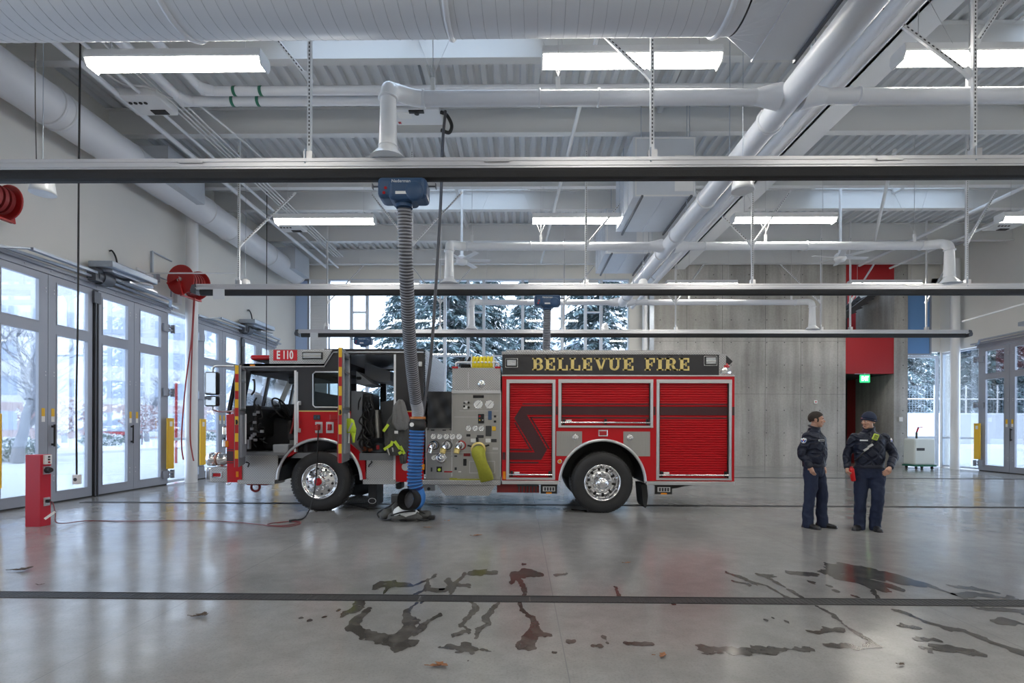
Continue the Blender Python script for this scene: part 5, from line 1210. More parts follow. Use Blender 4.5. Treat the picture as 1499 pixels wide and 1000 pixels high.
b = MB(); b.box(TX(400.7), TX(434.3), Y0-.012, Y0-.006, TZ(528), TZ(513.2)); b.frame(TX(400.2), TX(434.8), TZ(528.4), TZ(512.8), .01, Y0-.014, Y0-.006); np_ = P(b, 'number_plate', mat('sign_red', (.52, .01, .02), .4))
b = MB(); text_into(b, 'E 110', .205, (TX(417), Y0-.0125, TZ(520.8)), depth=.001, bold=.006, sx=.66); P(b, 'lettering', 'paper', np_)
scene_light(443, 473, 516, 527)
# cab front glass, mirror, light bar, bumper
b = MB(); x0, x1 = TX(333), TX(347); b.add([(x0, Y0+.06, TZ(607)), (x0, Y1-.06, TZ(607)), (x1, Y1-.06, TZ(538)), (x1, Y0+.06, TZ(538))], [(0, 1, 2, 3)]); P(b, 'windshield', 'glass')
for y in (Y0+.03, Y1-.03, (Y0+Y1)/2): b = MB(); b.obox((x0, y, TZ(607)), (x1, y, TZ(537)), .05, .06, up=(0, 1, 0)); P(b, 'windshield_pillar', 'graphite')
b = MB(); b.box(TX(459), TX(507.5), Y0+.015, Y0+.022, TZ(596), TZ(546)); P(b, 'crew_window', 'glassdark')
b = MB(); xs = (TX(458.2), TX(508), TZ(597), TZ(545)); b.tube([(xs[0]+.04, Y0-.006, xs[2]), (xs[1], Y0-.006, xs[2]), (xs[1], Y0-.006, xs[3]), (xs[0]+.04, Y0-.006, xs[3]), (xs[0], Y0-.006, xs[3]-.04), (xs[0], Y0-.006, xs[2]+.04)], .014, 8, closed=True); P(b, 'window_trim', 'alu')
lb_ = P(MB().bbox(TX(360), TX(394), Y0+.12, Y1-.12, TZ(526), TZ(518.5), .04, 3), 'light_bar', 'redlens')
b = MB(); b.prism(PT((361, 526), (394, 526), (394, 532), (384, 532)), Y0+.2, Y1-.2); P(b, 'light_bar_foot', 'char', lb_)
pbox(366, 373, Y0-.015, Y0, 534.5, 536.5, 'clearance_lamp', 'amber')
b = MB(); mx, my = TX(322.5), Y0-.25
b.tube(bez([(TX(344), Y0-.05, TZ(537.5)), (TX(332), Y0-.15, TZ(538)), (TX(325), my, TZ(540)), (TX(323), my, TZ(548))], 6), .018, 8); b.tube(bez([(TX(323), my, TZ(596)), (TX(324), my, TZ(602)), (TX(330), Y0-.12, TZ(604)), (TX(342), Y0, TZ(603))], 6), .016, 8); b.cyl((mx, my, TZ(581)), (mx, my, TZ(584)), .02, n=8)
mr = P(b, 'mirror_arm', 'alu')
for (y0, y1, nm) in ((547.5, 580.5, 'mirror'), (582, 597, 'convex_mirror')):
    b = MB(); b.bbox(TX(313), TX(332), my-.06, my+.05, TZ(y1), TZ(y0), .035, 3); m1 = P(b, nm, 'black', mr)
    b = MB(); b.bbox(TX(314.6), TX(330.4), my-.067, my-.05, TZ(y1-1.4), TZ(y0+1.4), .004, 1)
    b.xform(Matrix.Translation((mx, my, 0)) @ Matrix.Rotation(.0, 4, 'Z') @ Matrix.Translation((-mx, -my, 0))); P(b, 'mirror_glass', mat('mirror_glass', (.50, .53, .54), .03, 1.), m1)
b = MB(); b.bbox(TX(305), TX(331), Y0+.05, Y1-.05, TZ(709), TZ(686), .02); bp = P(b, 'bumper', 'plate')
b = MB(); b.bbox(TX(296.5), TX(305), Y0+.08, Y1-.08, TZ(707.5), TZ(686.5), .03, 3); P(b, 'bumper_face', 'chrome', bp)
b = MB(); b.frame(TX(309), TX(323), TZ(701.5), TZ(693.5), .014, Y0+.03, Y0+.055); P(b, 'marker_bezel', 'chrome', bp)
b = MB(); b.box(TX(310.5), TX(321.5), Y0+.035, Y0+.05, TZ(700), TZ(695)); P(b, 'marker_lens', 'redlens', bp)
b = MB(); c = (TX(306), Y0+.30, TZ(675.5)); b.lathe([(0, -.19), (.10, -.19), (.128, -.17), (.128, -.0), (.118, .0), (.115, .07), (.105, .14), (.07, .24), (.02, .29), (0, .292)], c, 'x', 32); si = P(b, 'siren', 'chrome', bp)
b = MB(); b.lathe([(.117, -.005), (.133, -.005), (.133, .025), (.117, .025)], c, 'x', 32); P(b, 'siren_band', mat('band_copper', (.35, .18, .12), .3, .8), si)
b = MB(); b.cyl((c[0]+.03, c[1], TZ(687)), (c[0]+.03, c[1], TZ(684)), .07, n=16); P(b, 'siren_base', 'chrome', si)
b = MB(); b.bbox(TX(322), TX(331.5), Y0+.06, Y0+.5, TZ(657), TZ(645.5), .02); hl = P(b, 'headlight', 'chrome'); b = MB(); b.bbox(TX(330), TX(335), Y0-.02, Y0+.06, TZ(656), TZ(647), .01); P(b, 'turn_signal', 'amber', hl)
b = MB(); b.bbox(TX(322), TX(331.5), Y0+.06, Y0+.5, TZ(639), TZ(625.5), .02); P(b, 'headlight', 'chrome')
b = MB(); b.box(TX(332), TX(345.5), Y0-.003, Y0, TZ(677), TZ(662)); b.box(TX(332), TX(345.5), Y0-.003, Y0, TZ(660.5), TZ(659)); b.box(TX(332), TX(345.5), Y0-.003, Y0, TZ(680), TZ(678.5)); P(b, 'stripe_graphic', 'stripe')
pbox(346, 349.5, Y0-.008, Y0, 692, 700, 'reflector', 'amber')
b = MB(); b.tube(bez([(TX(329), Y0+.1, TZ(705)), (TX(330), Y0+.05, TZ(711)), (TX(334), Y0+.05, TZ(711.5)), (TX(336), Y0+.05, TZ(708))], 5), .012, 8); P(b, 'tow_loop', 'chrome')
b = MB(); b.tube([(TX(366)+.08*math.cos(a), Y0+.2, TZ(716.5)+.08*math.sin(a)) for a in np.linspace(0, 2*PI, 20)[:-1]], .022, 10, closed=True); b.box(TX(353), TX(384), Y0+.2, Y0+.5, TZ(714), TZ(710)); P(b, 'tow_eye', 'reddark')
# steps and tread plate skirts below the cab doors
pbox(353.5, 406, Y0+.02, Y0+.05, 667, 705, 'step_skirt', 'plate'); pbox(350.5, 404.5, Y0-.06, Y0+.35, 704, 710, 'cab_step', 'plate')
pbox(353.5, 420, Y0-.005, Y0+.5, 663.5, 668, 'door_sill', 'cabgrey')
b = MB(); b.tube([(TX(363), Y0, TZ(685)), (TX(367), Y0-.05, TZ(680)), (TX(366), Y0-.05, TZ(679)), (TX(361.5), Y0-.03, TZ(678))], .012, 8); P(b, 'skirt_handle', 'black')
pbox(536, 578, Y0+.02, Y0+.05, 674, 704, 'step_skirt', 'plate'); pbox(533, 580, Y0-.06, Y0+.35, 702.5, 709, 'cab_step', 'plate')
pbox(526, 579, Y0-.005, Y0+.5, 664, 674.5, 'door_sill', 'cabgrey')
b = MB(); b.tube([(TX(540), Y0, TZ(684)), (TX(541), Y0-.04, TZ(682)), (TX(546), Y0-.04, TZ(676.5)), (TX(544), Y0-.02, TZ(676))], .012, 8); P(b, 'skirt_handle', 'black')
arch_trim(FWX, A0, PI-A0)
b = MB(); A = arc(FWX, WZ, RA-.005, 0, PI, 30); b.add([(x, y, z) for y in (Y0+.02, Y0+.75) for x, z in A], [(i, i+1, 32+i, 31+i) for i in range(30)], True); P(b, 'wheel_well', 'black')
# grab rail, door edge trims, lights and sockets on the cab side
b = MB(); b.tube([(TX(438), Y0, TZ(590)), (TX(438), Y0-.07, TZ(590.5)), (TX(438.5), Y0-.07, TZ(632.5)), (TX(438.5), Y0, TZ(633))], .017, 10); gbr = P(b, 'grab_rail', 'whitegloss')
for y in (591, 631): b = MB(); b.bbox(TX(436.5), TX(441), Y0-.03, Y0, TZ(y+3), TZ(y-3), .008); P(b, 'grab_rail_foot', 'alu', gbr)
for x, y0, y1 in ((432.3, 543, 663), (577.8, 519, 706)): b = MB(); b.box(TX(x)-.018, TX(x)+.018, Y0-.012, Y0+.06, TZ(y1), TZ(y0)); P(b, 'door_jamb', 'whitegloss')
pbox(433.8, 436, Y0-.006, Y0, 545, 650, 'door_edge', 'alu')
b = MB(); b.bbox(TX(459), TX(469), Y0-.012, Y0, TZ(615.5), TZ(608), .006); P(b, 'speaker_socket', 'char')
for x in (461, 466.8): b = MB(); b.cyl((TX(x), Y0-.018, TZ(611.7)), (TX(x), Y0-.01, TZ(611.7)), .02, n=12); P(b, 'socket_cap', 'blue')
for x0, x1 in ((461.5, 472.5), (477.5, 489)):
    b = MB(); b.bbox(TX(x0), TX(x1), Y0-.015, Y0, TZ(635), TZ(618.5), .008); so = P(b, 'shore_socket', 'alu')
    b = MB(); b.bbox(TX(x0+2.6), TX(x1-2.8), Y0-.06, Y0-.01, TZ(631), TZ(621.5), .02, 3); P(b, 'socket_cover', 'redlens', so)
b = MB(); b.bbox(TX(483), TX(497), Y0-.02, Y0, TZ(615.5), TZ(607), .02, 3); P(b, 'marker_light', 'redlens')
b = MB(); b.bbox(TX(613), TX(618), Y0-.05, Y0, TZ(537), TZ(530), .01); P(b, 'marker_light', 'alu')
# cab interior
pbox(352, 618, Y0+.05, Y1-.06, 664, 672, 'cab_floor', 'cabgrey')
b = MB(); b.bbox(TX(344), TX(372), Y0+.12, Y1-.12, TZ(642), TZ(594), .06); b.bbox(TX(350), TX(392), Y0+1.2, Y1-.2, TZ(612), TZ(588), .05); P(b, 'dashboard', 'black'); b = MB(); b.box(TX(352.2), TX(354), Y0+T+.01, Y1-.1, TZ(706), TZ(604)); P(b, 'kick_panel', 'black')
b = MB(); b.bbox(TX(352), TX(402), Y0+.75, Y1-.8, TZ(664), TZ(612), .10, 3); P(b, 'engine_cover', 'seat')
b = MB(); c = Vector((TX(391), Y0+.55, TZ(597))); R1 = Matrix.Rotation(math.radians(58), 3, 'Y') @ Matrix.Rotation(math.radians(6), 3, 'X')
b.tube([c+R1 @ Vector((.23*math.cos(a), .23*math.sin(a), 0)) for a in np.linspace(0, 2*PI, 28)[:-1]], .017, 8, closed=True)
for k in range(3): a = k*2.094+.5; b.obox(c, c+R1 @ Vector((.22*math.cos(a), .22*math.sin(a), 0)), .03, .02)
b.cyl(c, c+R1 @ Vector((0, 0, -.40)), .035, n=10); P(b, 'steering_wheel', 'black')
def seat(px, y, zt=548, name='driver_seat', back=True):
    b = MB(); b.bbox(TX(px-13), TX(px+10), y-.24, y+.24, TZ(646), TZ(634), .05, 3); s_ = P(b, name, 'seat')
    b = MB(); b.bbox(TX(px+3), TX(px+12), y-.24, y+.24, TZ(640), TZ(584), .06, 3); P(b, 'seat_back', 'seat', s_)
    b = MB(); b.box(TX(px-10), TX(px+8), y-.2, y+.2, TZ(666), TZ(646)); P(b, 'seat_base', 'cabgrey', s_)
    b = MB(); b.tube(bez([(TX(px+2), y-.25, TZ(586)), (TX(px+1), y-.28, TZ(600)), (TX(px-2), y-.27, TZ(620)), (TX(px-6), y-.26, TZ(636))], 6), .022, 8); P(b, 'seat_belt', 'redhose', s_)
seat(424, Y0+.48); seat(424, Y1-.5, name='officer_seat')
b = MB(); b.bbox(TX(396), TX(419), Y0+.08, Y0+.4, TZ(666), TZ(652), .02); P(b, 'seat_riser_box', 'cablight')
pbox(434, 440, Y0+.3, Y1-.3, 570, 664, 'cab_bulkhead', 'cabgrey')
b = MB(); b.box(TX(356), TX(432), Y0+.1, Y1-.1, TZ(546), TZ(538)); b.bbox(TX(392), TX(408), Y0+.8, Y0+1.2, TZ(557), TZ(546), .03); P(b, 'overhead_console', 'char')
b = MB(); b.tube(bez([(TX(366), Y0+.1, TZ(556)), (TX(370), Y0+.05, TZ(558)), (TX(370), Y0+.05, TZ(572)), (TX(364), Y0+.1, TZ(578))], 6), .018, 8); P(b, 'pillar_handle', 'black')
rnd = random.Random(4)
b = MB()
for k in range(26):
    q = Vector((TX(rnd.uniform(357, 378)), Y0+rnd.uniform(.08, .3), TZ(rnd.uniform(596, 655)))); e = q+Vector((rnd.uniform(-.12, .12), rnd.uniform(-.03, .05), rnd.uniform(-.2, .2)))
    b.tube(bez([q, (q+e)/2+Vector((rnd.uniform(-.06, .06), 0, rnd.uniform(-.05, .05))), e], 4), rnd.uniform(.007, .02), 6)
P(b, 'cable_bundle', 'black')
b = MB()
for k in range(9): q = Vector((TX(rnd.uniform(358, 380)), Y0+.1, TZ(rnd.uniform(604, 650)))); b.bbox(q.x-.03, q.x+.03, q.y-.02, q.y+.02, q.z-.025, q.z+.025, .006)
P(b, 'switch_box', 'alu'); pbox(360.5, 363.5, Y0+.03, Y0+.1, 645, 659, 'hydraulic_can', 'alu')
# crew compartment
pbox(512, 527.5, Y0+.08, Y0+.7, 572.5, 666, 'crew_seat_shell', 'cabgrey')
b = MB(); b.bbox(TX(526), TX(543), Y0+.12, Y0+.62, TZ(640), TZ(576), .05, 3); cs = P(b, 'crew_seat', 'black')
rnd = random.Random(11); b = MB()
for k in range(30):
    q = Vector((TX(rnd.uniform(526, 544)), Y0+rnd.uniform(.06, .12), TZ(rnd.uniform(577, 645)))); b.tube(bez([q, q+Vector((rnd.uniform(-.06, .06), -.02, -.1)), q+Vector((rnd.uniform(-.1, .1), 0, rnd.uniform(-.25, -.1)))], 4), rnd.uniform(.008, .02), 6)
P(b, 'air_pack_straps', 'leather', cs)
b = MB(); b.cyl((TX(546), Y0+.35, TZ(642)), (TX(543), Y0+.35, TZ(600)), .085, n=18); P(b, 'air_cylinder', 'steel', cs)
b = MB(); b.prism(PT((540, 586), (566, 582), (566, 666), (552, 666), (546, 630)), Y0+.75, Y0+.83); P(b, 'partition', 'cabgrey')
b = MB(); b.bbox(TX(564), TX(574), Y0+.8, Y0+1.3, TZ(660), TZ(586), .05, 3); P(b, 'crew_seat', 'black')
b = MB(); b.prism(PT((512, 522), (553, 536), (553, 552), (535, 553), (512, 545)), Y0+.9, Y1-.3); P(b, 'overhead_locker', 'cablight')
b = MB(); b.prism(PT((511, 540), (536, 560), (520, 562), (511, 560)), Y0+.4, Y0+1.1); ac = P(b, 'air_vent_console', 'cablight')
for x in (514, 517): b = MB(); b.cyl((TX(x), Y0+.38, TZ(551)), (TX(x), Y0+.4, TZ(551)), .03, n=14); P(b, 'vent', 'black', ac)
pbox(479, 618, Y0+.06, Y1-.06, 517, 519.5, 'headliner', 'cablight')
b = MB(); b.box(TX(438), TX(578), Y1-.1, Y1-.056, TZ(664), TZ(600)); b.box(TX(440), TX(512), Y1-.1, Y1-.056, TZ(546), TZ(520)); P(b, 'crew_far_wall', 'cabgrey')
# corrugated panel on the back of the cab
b = MB(); n = 46; z0, z1 = TZ(640), TZ(509.5); pr = []
for i in range(n): z = z0+(z1-z0)*i/n; h = (z1-z0)/n; pr += [(TX(620), z), (TX(620)+.022, z+h*.3), (TX(620)+.022, z+h*.65), (TX(620), z+h*.9)]
vs = [(x, y, z) for y in (Y0+.05, Y1-.05) for x, z in pr]; m_ = len(pr)
b.add(vs, [(i, i+1, m_+i+1, m_+i) for i in range(m_-1)]); P(b, 'cab_rear_panel', 'ductmetal')
b = MB(); b.box(TX(618), TX(620), Y0+.05, Y1-.05, TZ(664), TZ(512)); P(b, 'cab_rear_wall', 'char')
# ---- open cab doors with chevron edge
def cab_door(hx, ex, ey, zt, zb, zt2, zb2, win):
    """hinge at (hx, Y0), free edge at (ex, ey); z of top / bottom"""
    H = Vector((hx, Y0-.03, 0)); E = Vector((ex, ey, 0)); L_ = (E-H).length; d = (E-H)/L_; nrm = Vector((0, 0, 1)).cross(d)
    Mx = Matrix(((d.x, nrm.x, 0, H.x), (d.y, nrm.y, 0, H.y), (0, 0, 1, 0), (0, 0, 0, 1)))
    w0, w1, wz0, wz1 = win; t = .035
    def loc(b): b.xform(Mx); return b
    b = MB(); b.plate_holes([(0, zb), (L_, zb), (L_, zt), (0, zt)], [(w0*L_, wz0), (w1*L_, wz0), (w1*L_, wz1), (w0*L_, wz1)], -t, t); dr = P(loc(b), 'cab_door', 'cabgrey')
    b = MB(); b.box(w0*L_, w1*L_, -.004, .004, wz0, wz1); P(loc(b), 'door_glass', 'glass', dr)
    sgn = 1 if nrm.x > 0 else -1
    b = MB(); b.box(.02, L_-.02, -sgn*t, -sgn*(t+.012), zb+.02, wz0-.02); P(loc(b), 'outer_skin', 'red', dr)
    b = MB(); b.box(.02, L_-.02, -sgn*t, -sgn*(t+.012), wz1+.02, zt-.01); P(loc(b), 'outer_skin', 'graphite', dr)
    b = MB(); b.frame(w0*L_-.03, w1*L_+.03, wz0-.03, wz1+.03, .03, sgn*t, sgn*(t+.015)); b.box(w0*L_, w1*L_, sgn*t*.3, sgn*(t+.01), (wz0*.3+wz1*.7)-.015, (wz0*.3+wz1*.7)+.015); P(loc(b), 'window_frame', 'alu', dr)
    b = MB(); b.box(.12, L_-.12, sgn*t, sgn*(t+.03), zb+.15, wz0-.12); P(loc(b), 'inner_panel', 'cablight', dr)
    b = MB(); b.cyl((L_*.62, sgn*(t+.06), wz0-.62), (L_*.62, sgn*(t+.06), wz0-.1), .016, n=8); P(loc(b), 'inner_handle', 'whitegloss', dr)
    b = MB(); b.box(L_, L_+.012, -t*.4, t*.4, (zb+zt)*.46, (zb+zt)*.46+.08); b.bbox(L_, L_+.04, -.01, .02, (zb+zt)*.46+.02, (zb+zt)*.46+.06, .004); P(loc(b), 'door_latch', 'black', dr)
    n = 12; hh = (zt-zb)/n
    for i in range(n):
        b = MB(); b.box(L_, L_+.004, -t*.72, t*.72, zb+i*hh, zb+(i+1)*hh); P(loc(b), 'chevron_mark', 'stripey' if i % 2 else 'striper', dr)
    return dr
p = at(346.5, 600, 8.52); cab_door(TX(357.5), p.x, 8.52, at(346, 535, 8.52).z, at(346, 684, 8.52).z, 0, 0, (.15, .85, TZ(600), TZ(545)))
p = at(498, 600, 8.52); cab_door(TX(509.5), p.x, 8.52, at(498, 509, 8.52).z, at(498, 678, 8.52).z, 0, 0, (.14, .86, TZ(598), TZ(528)))
# ---- wheels
def wheel(cx, y, rear, near=True, parent=fire, lettering=True):
    R = .553
    b = MB(); W_ = .29
    prof = [(.30, 0.02), (.33, -.0), (.43, -.012), (.50, .0), (.535, .025), (R, .06), (R, W_-.06), (.535, W_-.025), (.50, W_), (.43, W_+.012), (.33, W_), (.30, W_-.02)]
    sgn = 1 if near else -1
    b.lathe([(r, sgn*t) for r, t in prof], (cx, y, WZ), 'y', 64)
    o = P(b, 'wheel', 'tyre')
    if not near: 
        b = MB(); b.cyl((cx, y-.05, WZ), (cx, y-.1, WZ), .3, n=24); P(b, 'rim', 'char', o); return o
    b = MB(); nt = 60                                    # tread blocks and shoulder grooves
    for k in range(nt):
        a = 2*PI*k/nt
        for (ya, yb) in ((.045, .11), (.125, .185), (.20, .255)):
            c = Vector((cx+(R+.004)*math.cos(a), y+(ya+yb)/2, WZ+(R+.004)*math.sin(a))); t_ = Vector((-math.sin(a), 0, math.cos(a)))
            b.obox(c-t_*.018, c+t_*.018, yb-ya, .012, up=(math.cos(a), 0, math.sin(a)))
    if rear:
        for k in range(nt): a = 2*PI*(k+.5)/nt; c = Vector((cx+.535*math.cos(a), y+.028, WZ+.535*math.sin(a))); b.obox(c-Vector((math.cos(a)*.02, -.004, math.sin(a)*.02)), c+Vector((math.cos(a)*.018, .02, math.sin(a)*.018)), .026, .012, up=(0, 1, 0))
    P(b, 'tread', 'tyre', o)
    b = MB()
    if lettering:
        def fn_(off, rr):
            return lambda co: Vector((cx-(rr+co.y)*math.cos(off+co.x/rr), y-.010-co.z*.5, WZ+(rr+co.y)*math.sin(off+co.x/rr)))
        text_into(b, 'GOODYEAR', .075, (0, 0, 0), depth=.004, bold=.002, fn=fn_(.15, .435)); P(b, 'tyre_lettering', mat('tyre_letter', (.045, .045, .046), .5), o); b = MB(); text_into(b, 'GOODYEAR', .06, (0, 0, 0), depth=.004, fn=fn_(PI+.3, .435))
        P(b, 'tyre_lettering', mat('tyre_letter', (.045, .045, .046), .5), o)
    b = MB()
    if rear:
        b.lathe([(.325, .0), (.335, -.02), (.315, -.025), (.30, .0), (.285, .05), (.272, .07), (.262, .10), (.255, .155), (.22, .165), (.17, .16), (.13, .13)], (cx, y, WZ), 'y', 56)
    else:
        b.lathe([(.325, .0), (.335, -.02), (.315, -.025), (.30, .0), (.27, .02), (.24, .005), (.19, -.02), (.13, -.03), (.115, -.04)], (cx, y, WZ), 'y', 56)
    rim = P(b, 'rim', 'chrome', o)
    if rear: b = MB(); b.lathe([(.13, .13), (.13, .02), (.12, .0), (.11, -.02), (.08, -.055), (.04, -.075), (0, -.08)], (cx, y, WZ), 'y', 36); hb = P(b, 'hub', 'chrome', o)
    else: b = MB(); b.lathe([(.115, -.03), (.115, -.075), (.10, -.085), (0, -.085)], (cx, y, WZ), 'y', 36); hb = P(b, 'hub', 'chrome', o); b = MB(); b.lathe([(.07, -.085), (.07, -.10), (.055, -.105), (.04, -.10), (.03, -.11), (0, -.11)], (cx, y, WZ), 'y', 24); P(b, 'hub_cap', 'redlens', hb)
    for k in range(10):
        a = 2*PI*k/10+.15
        rr, yy = (.165, y+.15) if rear else (.165, y-.03)
        c = Vector((cx+rr*math.cos(a), yy, WZ+rr*math.sin(a))); b = MB(); b.tube([c, c+Vector((0, -.03, 0)), c+Vector((0, -.05, 0)), c+Vector((0, -.055, 0))], [.024, .022, .016, .004], 10); P(b, 'lug_nut', 'chrome', o)
        a += PI/10; rr, yy = (.225, y+.155) if rear else (.232, y-.0005)
        c = Vector((cx+rr*math.cos(a), yy, WZ+rr*math.sin(a))); b = MB(); b.ell(c, (.024, .012, .024), 14, 8); P(b, 'hand_hole', 'black', o)
    return o
wheel(FWX, Y0+.02, False); wheel(RWX, Y0+.0, True, lettering=False)
for (cx_, y) in ((RWX, Y0+.34), (RWX, Y1-.36)): wheel(cx_, y, True, near=False).location.y += .28
wheel(FWX, Y1-.02, False, near=False); wheel(RWX, Y1-.02, True, near=False)
b = MB(); b.bbox(TX(533), TX(546), Y0+.25, Y0+.75, TZ(745), TZ(710), .02); P(b, 'mud_flap', 'blackrub')
b = MB(); b.tube([(TX(539.5)+.07*math.cos(a), Y0+.245, TZ(737)+.05*math.sin(a)) for a in np.linspace(0, 2*PI, 20)[:-1]], .006, 6, closed=True); P(b, 'flap_emblem', 'alu')
b = MB(); b.bbox(TX(573), TX(582), Y0+.3, Y0+.6, TZ(720), TZ(709), .03); P(b, 'filter_canister', 'char')
b = MB(); b.cyl((TX(596), Y0+.1, TZ(712)), (TX(605), Y0+.1, TZ(712)), .07, n=16); P(b, 'air_tank', 'char')
# exhaust outlet marker disc on the red corner
b = MB(); b.cyl((TX(594), Y0-.015, TZ(684)), (TX(594), Y0, TZ(684)), .07, n=22); P(b, 'fuel_door', 'alu')

# ------------------------------------------------------------------ things lying on, hung on or plugged into the truck
# olive supply hose at the big outlet
b = MB(); pth = bez([(TX(701), Y0-.11, TZ(659)), (TX(702), Y0-.20, TZ(664)), (TX(706), Y0-.24, TZ(676)), (TX(711), Y0-.22, TZ(690)), (TX(714), Y0-.14, TZ(702.5))], 8)
rings = []
for i, p in enumerate(pth):
    t_ = i/(len(pth)-1); rx = .115+.01*math.sin(t_*9); ry = .10*(1-t_*.75)
    d = (pth[min(i+1, len(pth)-1)]-pth[max(i-1, 0)]).normalized(); sx = Vector((d.z, 0, -d.x)).normalized()*-1; ny = d.cross(sx).normalized()
    rings.append([p+sx*(rx*math.cos(2*PI*k/20))+ny*(ry*math.sin(2*PI*k/20)) for k in range(20)])
b.loft(rings); tag(P0 := b.build('supply_hose', M['limehose']), 'olive yellow flattened hose drooping from the pump panel outlet', 'hose')
b = MB(); b.obox((TX(668), Y0+.0, TZ(702)), (TX(706), Y0-.02, TZ(702)), .10, .02); b.obox((TX(660), Y0+.05, TZ(701.6)), (TX(668), Y0+.0, TZ(701.6)), .10, .03); tag(b.build('strap', M['limehose']), 'olive strap lying along the running board under the pump panel', 'strap')
# yellow hose folds on top of the pump
b = MB()
for i in range(6):
    x = TX(691.5+i*5.3); b.tube(bez([(x, Y0+.35, TZ(538)), (x, Y0+.10, TZ(537)), (x+.005, Y0+.06, TZ(530)), (x+.01, Y0+.09, TZ(524)), (x+.015, Y0+.2, TZ(522)), (x+.03, Y0+.5, TZ(523))], 6), .030, 10)
    x += .032; b.tube(bez([(x, Y0+.5, TZ(530)), (x, Y0+.13, TZ(527)), (x, Y0+.08, TZ(532)), (x, Y0+.12, TZ(537)), (x, Y0+.5, TZ(537))], 6), .026, 10)
o = b.build('folded_hose', M['yellowhose']); tag(o, 'bright yellow hose folded in loops on top of the pump panel', 'hose')
b = MB(); b.bbox(TX(672), TX(688), Y0+.15, Y0+.6, TZ(538), TZ(531), .03); b.obox((TX(670), Y0+.1, TZ(530)), (TX(678), Y0+.1, TZ(525)), .05, .05); b.obox((TX(683), Y0+.12, TZ(530)), (TX(688), Y0+.12, TZ(522)), .06, .05); b.obox((TX(676), Y0+.1, TZ(526)), (TX(679), Y0+.1, TZ(522.5)), .03, .03); tag(b.build('hose_nozzle', M['black']), 'black hose nozzles stowed beside the yellow folded hose', 'nozzle')
# turnout coat with hood on the crew door post
ct = thing('turnout_coat', 'dark turnout coat with grey hood and lime stripes hanging at the crew doorway', 'coat', (TX(583), Y0-.15, TZ(668)))
def drape(spec, y, depth, seed, name, m, parent, nseg=26):
    """stack of (py, px_left, px_right): a hanging cloth body, bulging towards the camera"""
    b = MB(); rings = []
    for (py, l, r_) in spec:
        xa, xb = at(l, 640, y).x, at(r_, 640, y).x; z = at(690, py, y).z; ring = []
        for k in range(nseg):
            a = 2*PI*k/nseg; u = math.cos(a); v = math.sin(a)
            f_ = mnoise.noise(Vector((u*1.6+seed, v*1.2, z*5)))*.035+mnoise.noise(Vector((u*4+seed, v*2, z*3)))*.03
            ring.append(((xa+xb)/2+u*(xb-xa)/2*(1+f_), y+v*depth*(1+f_*6)+math.sin(u*9+z*7)*.012, z+mnoise.noise(Vector((u*3, seed, z)))*.015))
        rings.append(ring)
    b.loft(rings); return b.build(name, M[m], parent)
drape([(667, 570, 594), (660, 565, 598), (650, 563, 599), (640, 563, 600), (630, 563, 600), (620, 565, 600), (612, 570, 599), (605, 576, 596)], Y0-.13, .09, 1, 'body', 'turnout', ct)
drape([(664, 585, 596), (672, 585, 596), (679, 587, 594)], Y0-.14, .05, 9, 'sleeve', 'turnout', ct)
drape([(630, 581, 593), (627, 577, 597), (620, 573, 600), (612, 574.5, 599), (603, 575, 596), (595, 576, 594), (589, 580, 592), (585.5, 584, 589)], Y0-.21, .075, 3, 'hood', 'hood', ct)
for (a, c) in (((567, 658), (577, 651)), ((566, 632), (573, 622)), ((582, 646), (590, 657)), ((588, 664), (594, 660)), ((590, 653), (596, 664)), ((577, 652), (579, 646))):
    b = MB(); b.obox((TX(a[0]), Y0-.225, TZ(a[1])), (TX(c[0]), Y0-.225, TZ(c[1])), .012, .05, up=(0, 0, 1)); b.build('reflective_stripe', M['hivis'], ct)
b = MB(); b.box(TX(583), TX(588), Y0-.295, Y0-.285, TZ(635), TZ(631)); b.build('hood_tag', M['paper'], ct)
b = MB(); b.obox((TX(572), Y0-.23, TZ(656)), (TX(575), Y0-.23, TZ(666)), .02, .02); b.obox((TX(579), Y0-.23, TZ(655)), (TX(580), Y0-.23, TZ(661)), .02, .02); b.build('clip', M['alu'], ct)
vt = thing('hi_vis_vest', 'lime high visibility vest hanging on the inside of the open crew door', 'vest', tuple(at(513, 648, 8.86)))
drape([(634, 506, 521), (628, 506, 521.5), (622, 505, 519.5), (616, 506, 518), (613.5, 509, 515)], 8.86, .05, 5, 'body', 'hivis', vt, 20)
drape([(648.5, 516, 519.5), (640, 515, 520), (633, 512, 521)], 8.86, .03, 6, 'tail', 'hivis', vt, 16)
b = MB(); b.obox(at(510, 632, 8.80), at(516, 619, 8.80), .01, .03); b.build('reflective_stripe', M['alu'], vt)
hm = thing('helmet', 'black helmet with red shield on the crew compartment floor', 'helmet', (TX(552), Y0+.2, TZ(663)))
b = MB(); b.lathe([(.18, 0), (.17, .02), (.14, .03), (.13, .10), (.09, .16), (0, .18)], (TX(552), Y0+.2, TZ(663)), 'z', 24); b.build('shell', M['black'], hm)
b = MB(); b.bbox(TX(549.5), TX(554), Y0+.055, Y0+.08, TZ(659), TZ(652.5), .01); b.build('shield', M['redlens'], hm)
b = MB(); rnd = random.Random(3)
for k in range(7): q = Vector((TX(528+k*2.2), Y0+.15, TZ(661-rnd.random()*6))); b.ell(q, (.05, .04, .035), 10, 6)
tag(b.build('work_gloves', mat('glove_orange', (.32, .10, .05), .8)), 'rust coloured gloves on the crew floor beside the helmet', 'gloves')
